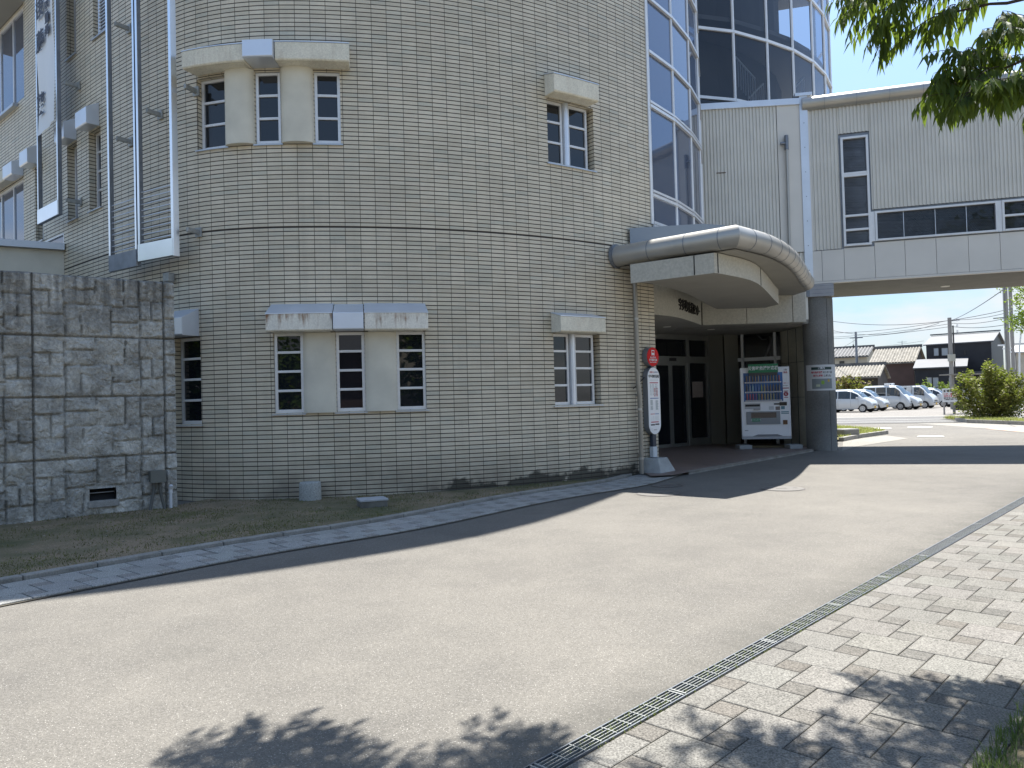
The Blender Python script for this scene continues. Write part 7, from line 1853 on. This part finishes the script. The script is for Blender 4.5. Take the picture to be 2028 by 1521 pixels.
# parking sign
SG = gz(1868.5, 821); SPn = Plane(SG.x, SG.y, -10); sgw = 2.15
sg = thing('parking_sign', 'white parking notice board on two grey posts beside the bush', 'sign', (SG.x, SG.y, 0))
zs0, zs1 = SPn.at(1890, 796)[1], SPn.at(1890, 769)[1]; s0_ = SPn.at(1865.5, 780)[0]
mb = MB(); slab(SPn, s0_, s0_ + sgw, zs0, zs1, .03, 0, mb); mb.build('board', mat('board_white', (.62, .64, .66), .5), sg, bevel=.004)
for s_ in (s0_ + .10, s0_ + sgw - .15): mb = MB(); slab(SPn, s_ - .04, s_ + .04, 0, zs1 - .05, 0, -.06, mb); mb.build('post', mat('post_grey', (.30, .28, .26), .7), sg)
def stx(s, f, size, m, sx=1.0, al='LEFT'): 
    p = SPn.P(s0_ + .08, zs0 + (zs1 - zs0) * f, .033); return text(s, size, m, sg, frame_m(p, SPn.a, SPn.n), ext=.001, bold=size * .03, align=al, sx=sx)
join_text([stx('駐車場ご利用のお願い', .80, .165, MTXTB), stx('保健・福祉センター等は、ご利用', .58, .115, MTXTR), stx('以外の駐車はご遠慮下さい', .43, .125, MTXTR), stx('無断駐車の車両は警察に通報します。', .29, .085, MTXTB), stx('  駐車場内の事故等の責任は負いません。', .18, .07, MTXTB)], 'lettering')
# small timber shelter behind the sign
shl = thing('bicycle_shelter', 'dark timber frame shelter standing just behind the parking sign', 'shelter', (gz(1900, 819).x, gz(1900, 819).y + .6, 0)); g = gz(1890, 819.5)
mb = MB()
for dx in (0, 1.15, 2.3): mb.box((g.x + dx, g.y, 1.15), (.11, .11, 2.3))
mb.build('posts', mat('grey_timber', (.20, .19, .17), .85), shl)
mb = MB(); mb.box((g.x + 1.15, g.y + .3, 2.33), (2.9, 1.2, .07)); mb.build('roof', MATS['grey_timber'], shl)
mb = MB(); mb.box((g.x + .5, g.y + .25, .75), (.8, .12, 1.1)); mb.build('dark_panel', MTIMB, shl)

# ================================================================ WHAT THE WINDOWS REFLECT: the other side of the road, behind the viewer
hb2 = thing('house', 'brown house with a dark roof across the road behind the viewer', 'house', (-4, -24, 0))
mb = MB(); mb.box((-4, -26, 2.4), (15, 8, 4.8), R(6)); mb.build('wall', MATS['brown_wall'], hb2)
mb = MB()
def q3(u, v, z): a = R(6); return (-4 + u * math.cos(a) - v * math.sin(a), -26 + u * math.sin(a) + v * math.cos(a), z)
mb.hexa([q3(-8.2, -5, 4.6), q3(8.2, -5, 4.6), q3(8.2, 5, 4.6), q3(-8.2, 5, 4.6), q3(-8.2, -.1, 7.4), q3(8.2, -.1, 7.4), q3(8.2, .1, 7.4), q3(-8.2, .1, 7.4)]); mb.build('roof', MROOFD, hb2)
for (cx_, cy_, w_, d_, h_, mm_, lb_) in ((17, -24, 20, 9, 6.4, MPLAST, 'pale two-storey block behind the viewer, right of the brown house'), (-25, -16, 14, 9, 5.2, MHGREY, 'slate-coloured house behind the viewer, left of the brown house')):
    hb3 = thing('house', lb_, 'house', (cx_, cy_, 0)); mb = MB(); mb.box((cx_, cy_, h_ / 2), (w_, d_, h_)); mb.build('wall', mm_, hb3, bevel=.03)
    for k in range(5): mb = MB(); mb.box((cx_ - w_ * .4 + w_ * .2 * k, cy_ + d_ / 2 + .02, 1.9), (1.5, .08, 1.2)); mb.build('window', MGLASS, hb3)
    mb = MB(); mb.box((cx_, cy_, h_ + .12), (w_ + .8, d_ + .8, .24)); mb.build('roof', MROOFD, hb3)
yc = make_car('kei', 'small yellow car parked behind the viewer, seen only as a reflection', paint=MYEL, group='cars behind the viewer'); yc.location = (-3.2, -7.5, 0); yc.rotation_euler.z = R(170)
for k, (x_, y_, h_) in enumerate(((-9.5, -9, 5.5), (12.5, -15, 12.5), (-14, -14, 6.5), (-14, 10.3, 6.0))):
    bush('hedge_tree', ('round green tree behind the viewer, near the yellow car', 'tallest green tree behind the viewer, reflected in the ribbon window', 'round green tree behind the viewer, farthest off', 'unseen green tree added left of the view to darken a window reflection')[k], (x_, y_, 0), 2.2 if k != 1 else 4.2, 2.0 if k != 1 else 3.2, h_, 4200, .34 if k != 1 else .6, MLEAF, cat='tree', seed=60 + k, lump=1.5)  # last tree is added out of view to darken the left window's reflection
